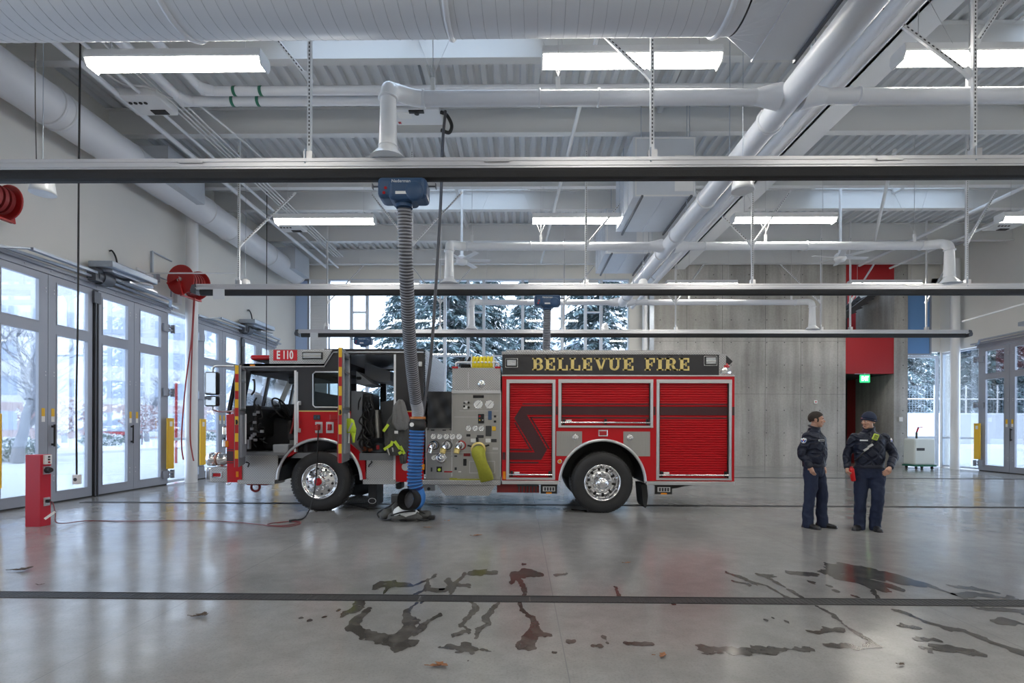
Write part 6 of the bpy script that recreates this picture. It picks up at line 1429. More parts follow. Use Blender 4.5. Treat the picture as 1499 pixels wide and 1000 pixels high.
# gear heap under the hose end
gp = gr(592, 762)
gh = thing('gear_pile', 'open dark gear bag with pale liner lying on the floor under the blue hose', 'gear', (gp.x, gp.y, 0))
rnd = random.Random(8); b = MB(); n1, n2 = 44, 12; vs = []
cx0, cy0 = gp.x, gp.y+.12
for j in range(n2+1):
    for i in range(n1):
        a = 2*PI*i/n1; t_ = j/n2; rr = (1-t_*.62); hgt = .22*math.sin(min(1, t_*1.15)*PI/2)*(1+.35*math.cos(a*2+1))
        f_ = mnoise.noise(Vector((math.cos(a)*2.2, math.sin(a)*2.2, t_*3)))
        vs.append((cx0+.40*rr*math.cos(a)*(1+f_*.22), cy0+.26*rr*math.sin(a)*(1+f_*.2), max(.004, hgt*(1+f_*.5)*t_**.35*(1-.55*max(0, -math.sin(a))*t_))))
b.add(vs, [(j*n1+i, j*n1+(i+1) % n1, (j+1)*n1+(i+1) % n1, (j+1)*n1+i) for j in range(n2) for i in range(n1)], True)
for (x, y, z, rx, ry, rz) in ((-.33, .02, .09, .10, .13, .10), (.30, -.02, .07, .14, .11, .08), (.16, -.17, .05, .15, .07, .055), (-.10, -.20, .05, .13, .07, .05), (-.20, .12, .17, .11, .10, .12)):
    q = MB(); q.ell((cx0+x, cy0+y, z), (rx, ry, rz), 20, 12); b.add([tuple(max(.003, c_) if k_ == 2 else c_ for k_, c_ in enumerate(Vector(v_)+Vector((.03, .02, .03))*mnoise.noise(Vector(v_)*11))) for v_ in q.v], q.f, True)
b.build('bag', M['turnout'], gh)
b = MB(); b.ell((cx0+.02, cy0-.05, .13), (.23, .17, .12), 26, 16)
b.v = [tuple(V_+Vector((0, 0, .03))*mnoise.noise(V_*9) + Vector((.02, .02, 0))*mnoise.noise(V_*14)) for V_ in map(Vector, b.v)]; b.build('liner', M['paper'], gh)
b = MB()
for pts, r in (([(-.45, -.02, .02), (-.48, 0, .10), (-.36, -.02, .18), (-.24, -.08, .24), (-.18, -.06, .30)], .014), ([(.30, -.18, .03), (.05, -.26, .04), (-.1, -.22, .03), (-.12, -.14, .02)], .016), ([(.2, -.1, .18), (.32, -.1, .12), (.42, -.06, .04), (.46, -.04, .03)], .014), ([(-.2, -.22, .10), (.0, -.25, .16), (.2, -.2, .17)], .013), ([(.15, -.2, .08), (.28, -.22, .03), (.40, -.16, .02), (.36, -.06, .05)], .012), ([(-.40, -.1, .03), (-.30, -.2, .02), (-.18, -.24, .05), (-.05, -.2, .11)], .012)):
    b.tube(bez([(cx0+x, cy0+y, z) for x, y, z in pts], 6), r, 8)
b.build('strap', M['leather'], gh)
b = MB(); b.bbox(cx0-.27, cx0-.03, cy0+.02, cy0+.10, .25, .42, .03); b.build('boot_flap', M['char'], gh)
b = MB(); b.bbox(cx0+.36, cx0+.5, cy0-.1, cy0-.0, .01, .08, .02); b.build('buckle', M['black'], gh)
# ------------------------------------------------------------------ two firefighters
def quilt():
    m, nt, p = _new('quilted_navy'); L = nt.links.new
    p.inputs['Base Color'].default_value = (.0085, .012, .028, 1); p.inputs['Roughness'].default_value = .5; p.inputs['Specular IOR Level'].default_value = .35
    tc = nt.nodes.new('ShaderNodeTexCoord'); outs = []
    for s in (1, -1):
        mp = nt.nodes.new('ShaderNodeMapping'); mp.inputs['Scale'].default_value = (1, .6, s)
        w = nt.nodes.new('ShaderNodeTexWave'); w.bands_direction = 'DIAGONAL'; w.inputs['Scale'].default_value = 3.2; w.inputs['Distortion'].default_value = .3
        L(tc.outputs['Object'], mp.inputs[0]); L(mp.outputs[0], w.inputs['Vector']); outs.append(w.outputs['Fac'])
    mn = nt.nodes.new('ShaderNodeMath'); mn.operation = 'MINIMUM'; L(outs[0], mn.inputs[0]); L(outs[1], mn.inputs[1])
    rp = nt.nodes.new('ShaderNodeMapRange'); rp.inputs[1].default_value = 0; rp.inputs[2].default_value = .3; rp.interpolation_type = 'SMOOTHSTEP'; L(mn.outputs[0], rp.inputs[0])
    n = nt.nodes.new('ShaderNodeTexNoise'); n.inputs['Scale'].default_value = 16; L(tc.outputs['Object'], n.inputs['Vector'])
    ad = nt.nodes.new('ShaderNodeMath'); ad.operation = 'MULTIPLY_ADD'; ad.inputs[1].default_value = .6; L(n.outputs['Fac'], ad.inputs[0]); L(rp.outputs[0], ad.inputs[2])
    b = nt.nodes.new('ShaderNodeBump'); b.inputs['Strength'].default_value = .8; b.inputs['Distance'].default_value = .018; L(ad.outputs[0], b.inputs['Height']); L(b.outputs[0], p.inputs['Normal'])
    return m
M['quilt'] = quilt()
foldtex = bpy.data.textures.new('cloth_folds', 'CLOUDS'); foldtex.noise_scale = .09
def remesh(v, disp=0., sm=4):
    r = [('merge', 'REMESH', dict(mode='VOXEL', voxel_size=v, use_smooth_shade=True)), ('soften', 'SMOOTH', dict(factor=.5, iterations=sm))]
    if disp: r.append(('folds', 'DISPLACE', dict(texture=foldtex, strength=disp, mid_level=.5, texture_coords='LOCAL')))
    return r
V = Vector
def eloft(b, rows, n=24, p=2.3):
    """rows: (centre, rx, ry[, yaw]) horizontal super-ellipses"""
    rings = []
    for row in rows:
        c, rx, ry = row[:3]; c = V(c); ring = []
        for k in range(n):
            a = 2*PI*k/n; ca, sa = math.cos(a), math.sin(a)
            ring.append(c+V((rx*math.copysign(abs(ca)**(2/p), ca), ry*math.copysign(abs(sa)**(2/p), sa), 0)))
        rings.append(ring)
    b.loft(rings)
def chain(b, pts, rad, n=14, k=5):
    P_ = bez(pts, k); m = len(pts); R_ = []
    for i in range(len(P_)):
        t = i/k; j = min(int(t), m-2); f = t-j; R_.append(rad[j]*(1-f)+rad[j+1]*f)
    b.tube(P_, R_, n); b.ell(P_[0], (R_[0],)*3, 12, 8); b.ell(P_[-1], (R_[-1],)*3, 12, 8)
def hand(b, wrist, fwd, palm, curl=.5, thumb_side=1, grip=0.):
    """fwd: towards the fingertips, palm: direction the palm faces"""
    f = V(fwd).normalized(); p = V(palm); p = (p-f*p.dot(f)).normalized(); s = f.cross(p)*thumb_side      # s points to the thumb side
    w = V(wrist)
    b.tube([w-f*.03, w+f*.015, w+f*.05, w+f*.085, w+f*.095], [.026, .028, .034, .033, .026], 12)
    for k, (off, L_, r) in enumerate(((.030, .072, .0088), (.011, .080, .009), (-.009, .074, .0088), (-.028, .058, .0078))):
        q = w+f*.075+s*off; c = curl*(1+.12*k); d = f.copy(); pts = [q, w+f*.093+s*off*1.05]
        for seg in (.45, .32, .23):
            d = (d*math.cos(c)+p*math.sin(c)).normalized(); pts.append(pts[-1]+d*L_*seg)
            ax = s; p2 = (p*math.cos(c)-f*math.sin(c)); f, p = (f*math.cos(c)+p*math.sin(c)), p2
        f = V(fwd).normalized(); p = V(palm); p = (p-f*p.dot(f)).normalized()
        b.tube(pts, [r*1.15, r*1.1, r*1.02, r*.95, r*.72], 8); b.ell(pts[-1], (r*.72,)*3, 8, 6)
        w2 = None
    q = w+f*.022+s*.022; t1 = q+(f*.55+s*.75+p*.25).normalized()*.038; t2 = t1+(f*.85+s*.2+p*(.3+grip)).normalized()*.032; t3 = t2+(f*.9-s*.05+p*(.3+grip)).normalized()*.024
    b.tube([q, t1, t2, t3], [.017, .0125, .011, .0085], 10); b.ell(t3, (.0085,)*3, 8, 6)
def head(b, c, yaw, pitch=0., beard=False):
    """c: centre of the skull; looks along local -Y before turning"""
    Rm = Matrix.Rotation(yaw, 3, 'Z') @ Matrix.Rotation(pitch, 3, 'X'); c = V(c)
    T_ = lambda x, y, z: c+Rm @ V((x, y, z))
    b.ell(c+Rm @ V((0, .012, .035)), (.076, .097, .088), 24, 16, Rm); b.ell(T_(0, -.020, -.025), (.064, .072, .078), 20, 14, Rm)
    b.ell(T_(0, -.040, -.072), (.050, .046, .042), 18, 12, Rm); b.ell(T_(0, -.066, -.092), (.024, .020, .018), 12, 8, Rm)
    b.ell(T_(0, -.078, .030), (.052, .018, .014), 14, 8, Rm)                                                  # brow
    b.tube([T_(0, -.084, .022), T_(0, -.098, -.004), T_(0, -.112, -.024), T_(0, -.100, -.034)], [.009, .011, .014, .010], 10)
    for s in (-1, 1):
        b.ell(T_(s*.012, -.098, -.026), (.009, .011, .008), 8, 6, Rm); b.ell(T_(s*.040, -.068, -.018), (.022, .018, .020), 10, 8, Rm)
        b.ell(T_(s*.030, -.076, .010), (.014, .012, .009), 10, 6, Rm)
        b.ell(T_(s*.078, .012, -.008), (.010, .022, .034), 12, 8, Rm); b.ell(T_(s*.080, .016, .010), (.012, .024, .018), 12, 8, Rm)
    b.ell(T_(0, -.090, -.054), (.024, .010, .006), 12, 6, Rm); b.ell(T_(0, -.087, -.064), (.022, .011, .007), 12, 6, Rm)
    return Rm, T_
def person(label, loc, rotz, J, hd_yaw, hd_pitch, beanie):
    """J: joints in metres, figure facing -Y, its right side at -X"""
    o = None; b = MB()
    nk = V(J['neck']); hc = V(J['head'])
    eloft(b, [((0, 0, .86), .15, .11), ((0, 0, .98), .165, .12), (V(J['waist']), .15, .11), (V(J['chest']), .175, .125), (V(J['chest'])+V((0, .01, .12)), .17, .11), (nk+V((0, .01, -.06)), .10, .075), (nk, .062, .062)])
    b.tube([nk+V((0, .01, -.05)), nk+V((0, 0, .03)), hc+V((0, .012, -.05))], [.068, .060, .058], 16)
    Rm, T_ = head(b, hc, hd_yaw, hd_pitch)
    for s in 'RL':
        chain(b, [J['hip'+s], J['knee'+s], J['ank'+s]], [.082, .055, .040]); a = V(J['ank'+s]); fd = V(J['foot'+s]).normalized()
        chain(b, [a, a+V((0, 0, -.045))+fd*.04, a+V((0, 0, -.055))+fd*.12], [.036, .028, .022])
        chain(b, [J['sh'+s], J['el'+s], J['wr'+s]], [.052, .040, .028]); b.ell(J['sh'+s], (.06, .055, .06))
        hand(b, J['wr'+s], J['hf'+s], J['hp'+s], J['curl'+s], J['ts'+s], J.get('grip'+s, 0))
    o = b.build('person', M['skin'], None, remesh(.0052, 0, 3))
    o.location = loc; o.rotation_euler = (0, 0, rotz); tag(o, label, 'person')
    def part(b, name, m, par=o, mods=()): q = b.build(name, M[m] if isinstance(m, str) else m, None, mods); q.parent = par; return q
    # face details
    for s in (-1, 1):
        b = MB(); b.ell(T_(s*.030, -.086, .006), (.0115, .006, .0055), 12, 8, Rm); e = part(b, 'eye', 'paper'); b = MB(); b.ell(T_(s*.029-.002, -.091, .006), (.005, .003, .005), 10, 6, Rm); part(b, 'iris', 'hair', e)
        b = MB(); b.tube([T_(s*.014, -.094, .026), T_(s*.032, -.091, .031), T_(s*.050, -.078, .026)], [.004, .0045, .003], 8); part(b, 'eyebrow', 'hair')
    b = MB(); b.tube([T_(-.022, -.090, -.058), T_(0, -.1, -.0585), T_(.022, -.090, -.058)], [.003, .004, .003], 8); part(b, 'lips', mat('lips', (.30, .11, .09), .5))
    # hair or knitted cap
    b = MB(); n1, n2 = 28, 12; vs = []
    for j in range(n2+1):
        t = (PI*(.60 if beanie else .76))*j/n2
        for i in range(n1):
            a = 2*PI*i/n1; front = max(0, -math.sin(a))
            tt = t*(1-.14*math.cos(a)**2-.52*front**.8) if not beanie else t*(.93-.22*front)
            k = 1.0 if not beanie else 1.04
            r = V((.083*k*math.sin(tt)*math.cos(a), .014+.104*k*math.sin(tt)*math.sin(a), .033+(.099 if not beanie else .112)*math.cos(tt)))
            f = mnoise.noise(r*55)*.004 if not beanie else .0
            vs.append(T_(*(r+r.normalized()*f)))
    b.add(vs, [(j*n1+i, j*n1+(i+1) % n1, (j+1)*n1+(i+1) % n1, (j+1)*n1+i) for j in range(n2) for i in range(n1)], True)
    if not beanie:
        for s in (-1, 1): b.ell(T_(s*.0735, -.014, .0), (.005, .010, .028), 10, 8, Rm)
    h = part(b, 'knit_cap' if beanie else 'hair', 'navytrouser' if beanie else 'hair', o, [('thickness', 'SOLIDIFY', dict(thickness=.006, offset=1))])
    if beanie:
        b = MB(); pts = []
        for i in range(32): a = 2*PI*i/32; fr = max(0, -math.sin(a)); pts.append(T_(.087*math.cos(a), .014+.105*math.sin(a), -.002+.046*fr))
        b.tube(pts, .013, 8, closed=True); part(b, 'cap_fold', 'navytrouser', h)
        b = MB(); b.box(-.02, .02, -.002, .002, -.008, .008); b.xform(Matrix.Translation(T_(-.030, -.088, .060)) @ Rm.to_4x4() @ Matrix.Rotation(-.3, 4, 'Z')); part(b, 'cap_label', 'alu', h)
    # trousers
    b = MB(); eloft(b, [((0, 0, .80), .155, .115), ((0, 0, .90), .172, .130), ((0, 0, .99), .175, .132), ((0, 0, 1.05), .168, .128)])
    for s in 'RL':
        hp, kn, an = V(J['hip'+s]), V(J['knee'+s]), V(J['ank'+s])
        chain(b, [hp+V((0, 0, .02)), hp.lerp(kn, .5)+V((0, -.008, 0)), kn, kn.lerp(an, .5)+V((0, .012, 0)), an+V((0, 0, .03)), an+V((0, -.005, -.045))], [.108, .098, .082, .080, .080, .084], 18)
    tr = part(b, 'trousers', 'navytrouser', o, remesh(.011, .028, 5))
    # boots
    for s in 'RL':
        a = V(J['ank'+s]); fd = V(J['foot'+s]); fd.z = 0; fd.normalize(); sd = V((-fd.y, fd.x, 0)); b = MB(); rings = []
        for (t, hw, h0) in ((-.095, .030, .05), (-.07, .042, .085), (-.0, .046, .11), (.06, .050, .085), (.12, .054, .068), (.17, .050, .058), (.20, .034, .040)):
            q = V((a.x, a.y, 0))+fd*t; ring = []
            for k in range(16): ang = 2*PI*k/16; ring.append(q+sd*hw*math.cos(ang)+V((0, 0, max(.004, h0*.5+h0*.5*math.sin(ang)*(1 if math.sin(ang) > 0 else 1)))))
            rings.append(ring)
        b.loft(rings); b.tube([V((a.x, a.y, .05)), V((a.x, a.y, .16))], [.052, .05], 16); bt = part(b, 'boot', 'leather', o, remesh(.008, 0, 3))
        b = MB(); pts = [V((a.x, a.y, 0))+fd*t+sd*w for t, w in ((-.10, -.025), (.0, -.045), (.12, -.056), (.19, -.04), (.207, 0), (.19, .04), (.12, .056), (.0, .045), (-.10, .025))]
        b.prism([(q.x, q.y) for q in pts], .0, .016, 'xy'); part(b, 'sole', 'black', bt)
    # quilted jacket
    ch = V(J['chest']); ws = V(J['waist']); hem = J['hem']
    b = MB(); eloft(b, [((0, .0, hem-.01), .178, .142), ((0, 0, hem+.02), .186, .150), ((0, 0, hem+.07), .196, .160), (ws+V((0, -.005, .05)), .195, .160), (ch+V((0, 0, -.04)), .205, .160), (ch+V((0, .005, .07)), .205, .150), (ch+V((0, .01, .13)), .178, .122), (nk+V((0, .012, -.055)), .120, .098), (nk+V((0, .006, -.025)), .085, .085), (nk+V((0, .002, .015)), .078, .082)])
    for s in 'RL':
        sh, el, wr = V(J['sh'+s]), V(J['el'+s]), V(J['wr'+s])
        chain(b, [sh, sh.lerp(el, .5), el, el.lerp(wr, .55), wr.lerp(el, .05)], [.070, .069, .062, .057, .046], 18); b.ell(sh+V((0, 0, -.005)), (.074, .074, .070), 16, 10)
    jk = part(b, 'jacket', 'quilt', o, remesh(.011, .02, 4))
    for s in 'RL':
        el, wr = V(J['el'+s]), V(J['wr'+s]); d = (wr-el).normalized(); b = MB(); b.tube([wr-d*.05, wr-d*.03, wr+d*.008], [.046, .050, .044], 18); part(b, 'cuff', 'navyjacket', jk)
    b = MB(); n = 32; vs = []
    for z, k in ((hem-.035, .955), (hem-.02, 1.0), (hem+.015, 1.0), (hem+.03, .97)):
        for i in range(n): a = 2*PI*i/n; ca, sa = math.cos(a), math.sin(a); vs.append((.186*k*math.copysign(abs(ca)**.87, ca), .150*k*math.copysign(abs(sa)**.87, sa), z))
    b.add(vs, [(j*n+i, j*n+(i+1) % n, (j+1)*n+(i+1) % n, (j+1)*n+i) for j in range(3) for i in range(n)], True); part(b, 'waistband', 'navyjacket', jk)
    b = MB(); b.tube([nk+V((.070*math.cos(a), .004+.074*math.sin(a), .028+.022*math.sin(a))) for a in np.linspace(0, 2*PI, 25)[:-1]], .015, 10, closed=True); part(b, 'collar', 'navyjacket', jk)
    b = MB(); b.tube([(0, -.146, hem+.02), (0, -.158, ws.z+.05), (0, ch.y-.153, ch.z), (0, ch.y-.140, ch.z+.07), (0, ch.y-.108, ch.z+.13), (0, nk.y-.082, nk.z-.05)], .006, 6); part(b, 'zip', 'char', jk)
    return o, part, jk, T_, tr
# emblem: round-cornered shield patch, blue wings, white ground, red centre
def shoulder_patch(part, jk, c, nrm, up=(0, 0, 1), sz=.045):
    n = V(nrm).normalized(); u = V(up); u = (u-n*u.dot(n)).normalized(); r = u.cross(n)
    def poly(pts, off, nm, m, par):
        b = MB(); P_ = [V(c)+r*(x*sz)+u*(y*sz)+n*off for x, y in pts]; Q = [p-n*.004 for p in P_]; k = len(P_)
        b.add(P_+Q, [tuple(range(k)), tuple(reversed(range(k, 2*k)))]+[(i, i+k, (i+1) % k+k, (i+1) % k) for i in range(k)]); return part(b, nm, m, par)
    p0 = poly([(-1, .35), (-.7, .8), (-.25, .75), (0, 1), (.25, .75), (.7, .8), (1, .35), (.75, -.5), (.3, -.9), (-.3, -.9), (-.75, -.5)], .004, 'shoulder_patch', 'paper', jk)
    for s in (-1, 1): poly([(s*.12, -.05), (s*.9, .35), (s*.62, -.5), (s*.2, -.7)][::s], .007, 'patch_wing', mat('patch_blue', (.03, .08, .35), .6), jk)
    poly([(.28*math.cos(a), .12+.28*math.sin(a)) for a in np.linspace(0, 2*PI, 13)[:-1]], .008, 'patch_centre', 'redlens', jk)
def name_tag(part, jk, c, nrm, w=.055, h=.014, m='char'):
    n = V(nrm).normalized(); r = V((0, 0, 1)).cross(n).normalized(); u = n.cross(r)
    b = MB(); b.obox(V(c)-r*w, V(c)+r*w, .006, h*2, up=tuple(u)); t = part(b, 'name_tag', 'paper', jk)
    b = MB(); b.obox(V(c)-r*(w-.005)+n*.003, V(c)+r*(w-.005)+n*.003, .004, h*2-.010, up=tuple(u)); part(b, 'tag_field', m, jk)
# the man standing in profile, hands in his pockets
J1 = dict(neck=(0, -.005, 1.550), head=(0, -.038, 1.685), waist=(0, -.01, 1.10), chest=(0, -.005, 1.33), hem=.985,
          hipR=(-.095, 0, .90), kneeR=(-.115, .005, .49), ankR=(-.12, .03, .09), footR=(-.25, -1, 0), hipL=(.095, 0, .90), kneeL=(.115, -.07, .49), ankL=(.125, -.07, .09), footL=(.25, -1, 0),
          shR=(-.180, .015, 1.435), elR=(-.245, .075, 1.16), wrR=(-.215, -.045, .965), hfR=(.25, -.25, -1), hpR=(1, -.1, 0), curlR=.25, tsR=-1,
          shL=(.180, .015, 1.435), elL=(.245, .075, 1.16), wrL=(.215, -.045, .965), hfL=(-.25, -.25, -1), hpL=(-1, -.1, 0), curlL=.25, tsL=1)
g1 = gr(1194, 772)
o1, part1, jk1, T1_, tr1 = person('person with short dark hair standing in profile, navy jacket, hands in pockets', (g1.x-.03, g1.y, 0), math.radians(36), J1, math.radians(26), .04, False)
shoulder_patch(part1, jk1, (-.268, .03, 1.365), (-1, -.12, .12))
name_tag(part1, jk1, (-.085, -.148, 1.37), (-.30, -1, .05))
# the man in the knitted cap, facing the camera with a red bottle in his right hand
J2 = dict(neck=(-.01, -.01, 1.54), head=(-.02, -.042, 1.665), waist=(0, -.01, 1.10), chest=(0, -.005, 1.32), hem=.985,
          hipR=(-.10, 0, .90), kneeR=(-.115, -.03, .49), ankR=(-.12, .02, .09), footR=(-.55, -1, 0), hipL=(.10, 0, .90), kneeL=(.10, -.05, .49), ankL=(.085, .05, .09), footL=(.15, -1, 0),
          shR=(-.190, .01, 1.42), elR=(-.285, .03, 1.15), wrR=(-.30, -.11, .955), hfR=(.05, -.55, -.75), hpR=(1, .0, -.1), curlR=.62, tsR=-1, gripR=.6,
          shL=(.190, .01, 1.42), elL=(.315, .03, 1.15), wrL=(.225, -.19, .985), hfL=(-.45, -.5, -.55), hpL=(-.6, .55, -.3), curlL=.3, tsL=1)
g2 = gr(1268, 776)
o2, part2, jk2, T2_, tr2 = person('person in navy knit cap and navy jacket facing the camera with red bottle', (g2.x+.03, g2.y-.02, 0), math.radians(-24), J2, math.radians(-48), .14, True)
name_tag(part2, jk2, (-.095, -.150, 1.375), (-.3, -1, .05), .05, .010, 'alu')
shoulder_patch(part2, jk2, (.272, -.015, 1.375), (1, -.5, .15), sz=.04)
b = MB(); b.tube(bez([(.07, -.135, 1.475), (.03, -.172, 1.39), (-.06, -.186, 1.25), (-.15, -.165, 1.13), (-.20, -.08, 1.06)], 8), .011, 8); part2(b, 'radio_strap', 'leather', jk2)
b = MB(); b.bbox(-.035, .035, -.025, .02, -.05, .045, .012); b.xform(Matrix.Translation((.045, -.185, 1.43)) @ Matrix.Rotation(.35, 4, 'Y')); rm = part2(b, 'radio_microphone', mat('radio_lime', (.55, .70, .06), .45), o2)
b = MB(); [b.box(-.024, .024, -.028, -.024, -.03+k*.016, -.022+k*.016) for k in range(4)]; b.xform(Matrix.Translation((.045, -.185, 1.43)) @ Matrix.Rotation(.35, 4, 'Y')); part2(b, 'speaker_slot', 'char', rm)
for zc, xc in ((1.245, -.075), (1.30, -.02)):
    b = MB(); b.obox((xc-.03, -.198, zc-.025), (xc+.03, -.198, zc+.02), .006, .03); part2(b, 'strap_badge', 'alu', jk2)
bt_ = thing('drink_bottle', 'small red bottle held in the right hand of the person in the knit cap', 'bottle', (0, 0, 0))
Mx = Matrix.Translation(o2.location) @ Matrix.Rotation(math.radians(-24), 4, 'Z')
hp_ = Mx @ (V(J2['wrR'])+V((.055, -.055, -.075))); bt_.location = hp_; bt_.rotation_euler = (.1, -.22, 0)
b = MB(); b.lathe([(0, -.125), (.030, -.125), (.034, -.115), (.034, .05), (.030, .065), (.02, .072)], (0, 0, 0), 'z', 24); q = b.build('body', M['cup']); q.parent = bt_
b = MB(); b.lathe([(.022, .072), (.022, .098), (0, .10)], (0, 0, 0), 'z', 20); q = b.build('cap', M['redlens']); q.parent = bt_
# ------------------------------------------------------------------ pedestal, cord
a, c = gr(43.5, 770), gr(58.5, 771.5); w_ = c.x-a.x; Yp = c.y
t = thing('power_pedestal', 'red power pedestal standing on the floor by the left door', 'pedestal', (a.x+w_/2, Yp+.1, 0))
b = MB(); b.bbox(a.x, a.x+w_, Yp, Yp+.185, 0, 1.105, .004); b.build('body', M['redped'], t)
x = a.x+w_; ym = Yp+.095
b = MB(); b.bbox(x, x+.035, Yp+.045, Yp+.165, .955, 1.10, .006); s_ = b.build('switch_box', M['paper'], t)
for k, m_ in enumerate(('char', 'char', 'redlens')): b = MB(); b.cyl((x+.035, ym+.01, 1.07-k*.042), (x+.05, ym+.01, 1.07-k*.042), .014, n=12); b.build('push_button', M[m_], s_)
b = MB(); b.bbox(x, x+.02, Yp+.04, Yp+.16, .80, .925, .004); s_ = b.build('socket_plate', M['alu'], t)
b = MB(); b.tube([(x+.02, ym, .865), (x+.06, ym-.015, .865), (x+.065, ym-.017, .865), (x+.11, ym-.035, .87)], [.05, .05, .038, .036], 18); b.build('socket', M['black'], s_)
b = MB(); b.bbox(x, x+.02, Yp+.05, Yp+.15, .31, .44, .004); s_ = b.build('outlet_plate', M['alu'], t)
b = MB(); b.bbox(x+.02, x+.07, ym-.03, ym+.02, .36, .41, .01); b.build('plug', M['black'], s_)
cp = [V((x+.07, ym-.01, .385)), V((x+.16, ym-.05, .36)), V((x+.26, ym-.12, .22)), V((x+.38, ym-.2, .08))]
cp += [gr(p, q, .011) for p, q in ((128, 762.5), (190, 763), (250, 762), (310, 762.5), (350, 765), (385, 768.5), (395, 770), (420, 771), (440, 766.5), (425, 763.5), (398, 766), (392, 769), (415, 769.5), (440, 765), (430, 763), (405, 765.5))]
b = MB(); b.tube(bez(cp, 8), .0068, 8); o = b.build('extension_cable', mat('cord_red', (.16, .02, .025), .5)); tag(o, 'thin red power cord running along the floor from the pedestal to the truck', 'cord')
b = MB(); b.obox(cp[2]+V((.0, 0, .02)), cp[2]+V((-.09, -.08, -.08)), .004, .035); b.build('cord_tag', M['paper'], o)
b = MB(); b.tube([gr(424, 763, .02), gr(433, 761.5, .02)], .022, 10); b.build('connector', M['black'], o)
b = MB(); b.tube(bez([gr(433, 761.5, .02), gr(443, 759.5, .02), at(450, 752, 8.85), at(457, 735, 9.05), at(462, 706, 9.2), at(464.5, 670, 9.27), at(465.5, 640, 9.29), at(466, 629, 9.30)], 10), .0125, 8)
tag(b.build('charging_cord', M['black']), 'black charging cord hanging from the cab socket down in front of the front wheel', 'cord')
b = MB(); b.bbox(TX(463.5), TX(469), Y0-.12, Y0-.062, TZ(631), TZ(623), .012); tag(b.build('cord_plug', M['redlens']), 'red plug of the black cord in the left cab socket', 'plug')

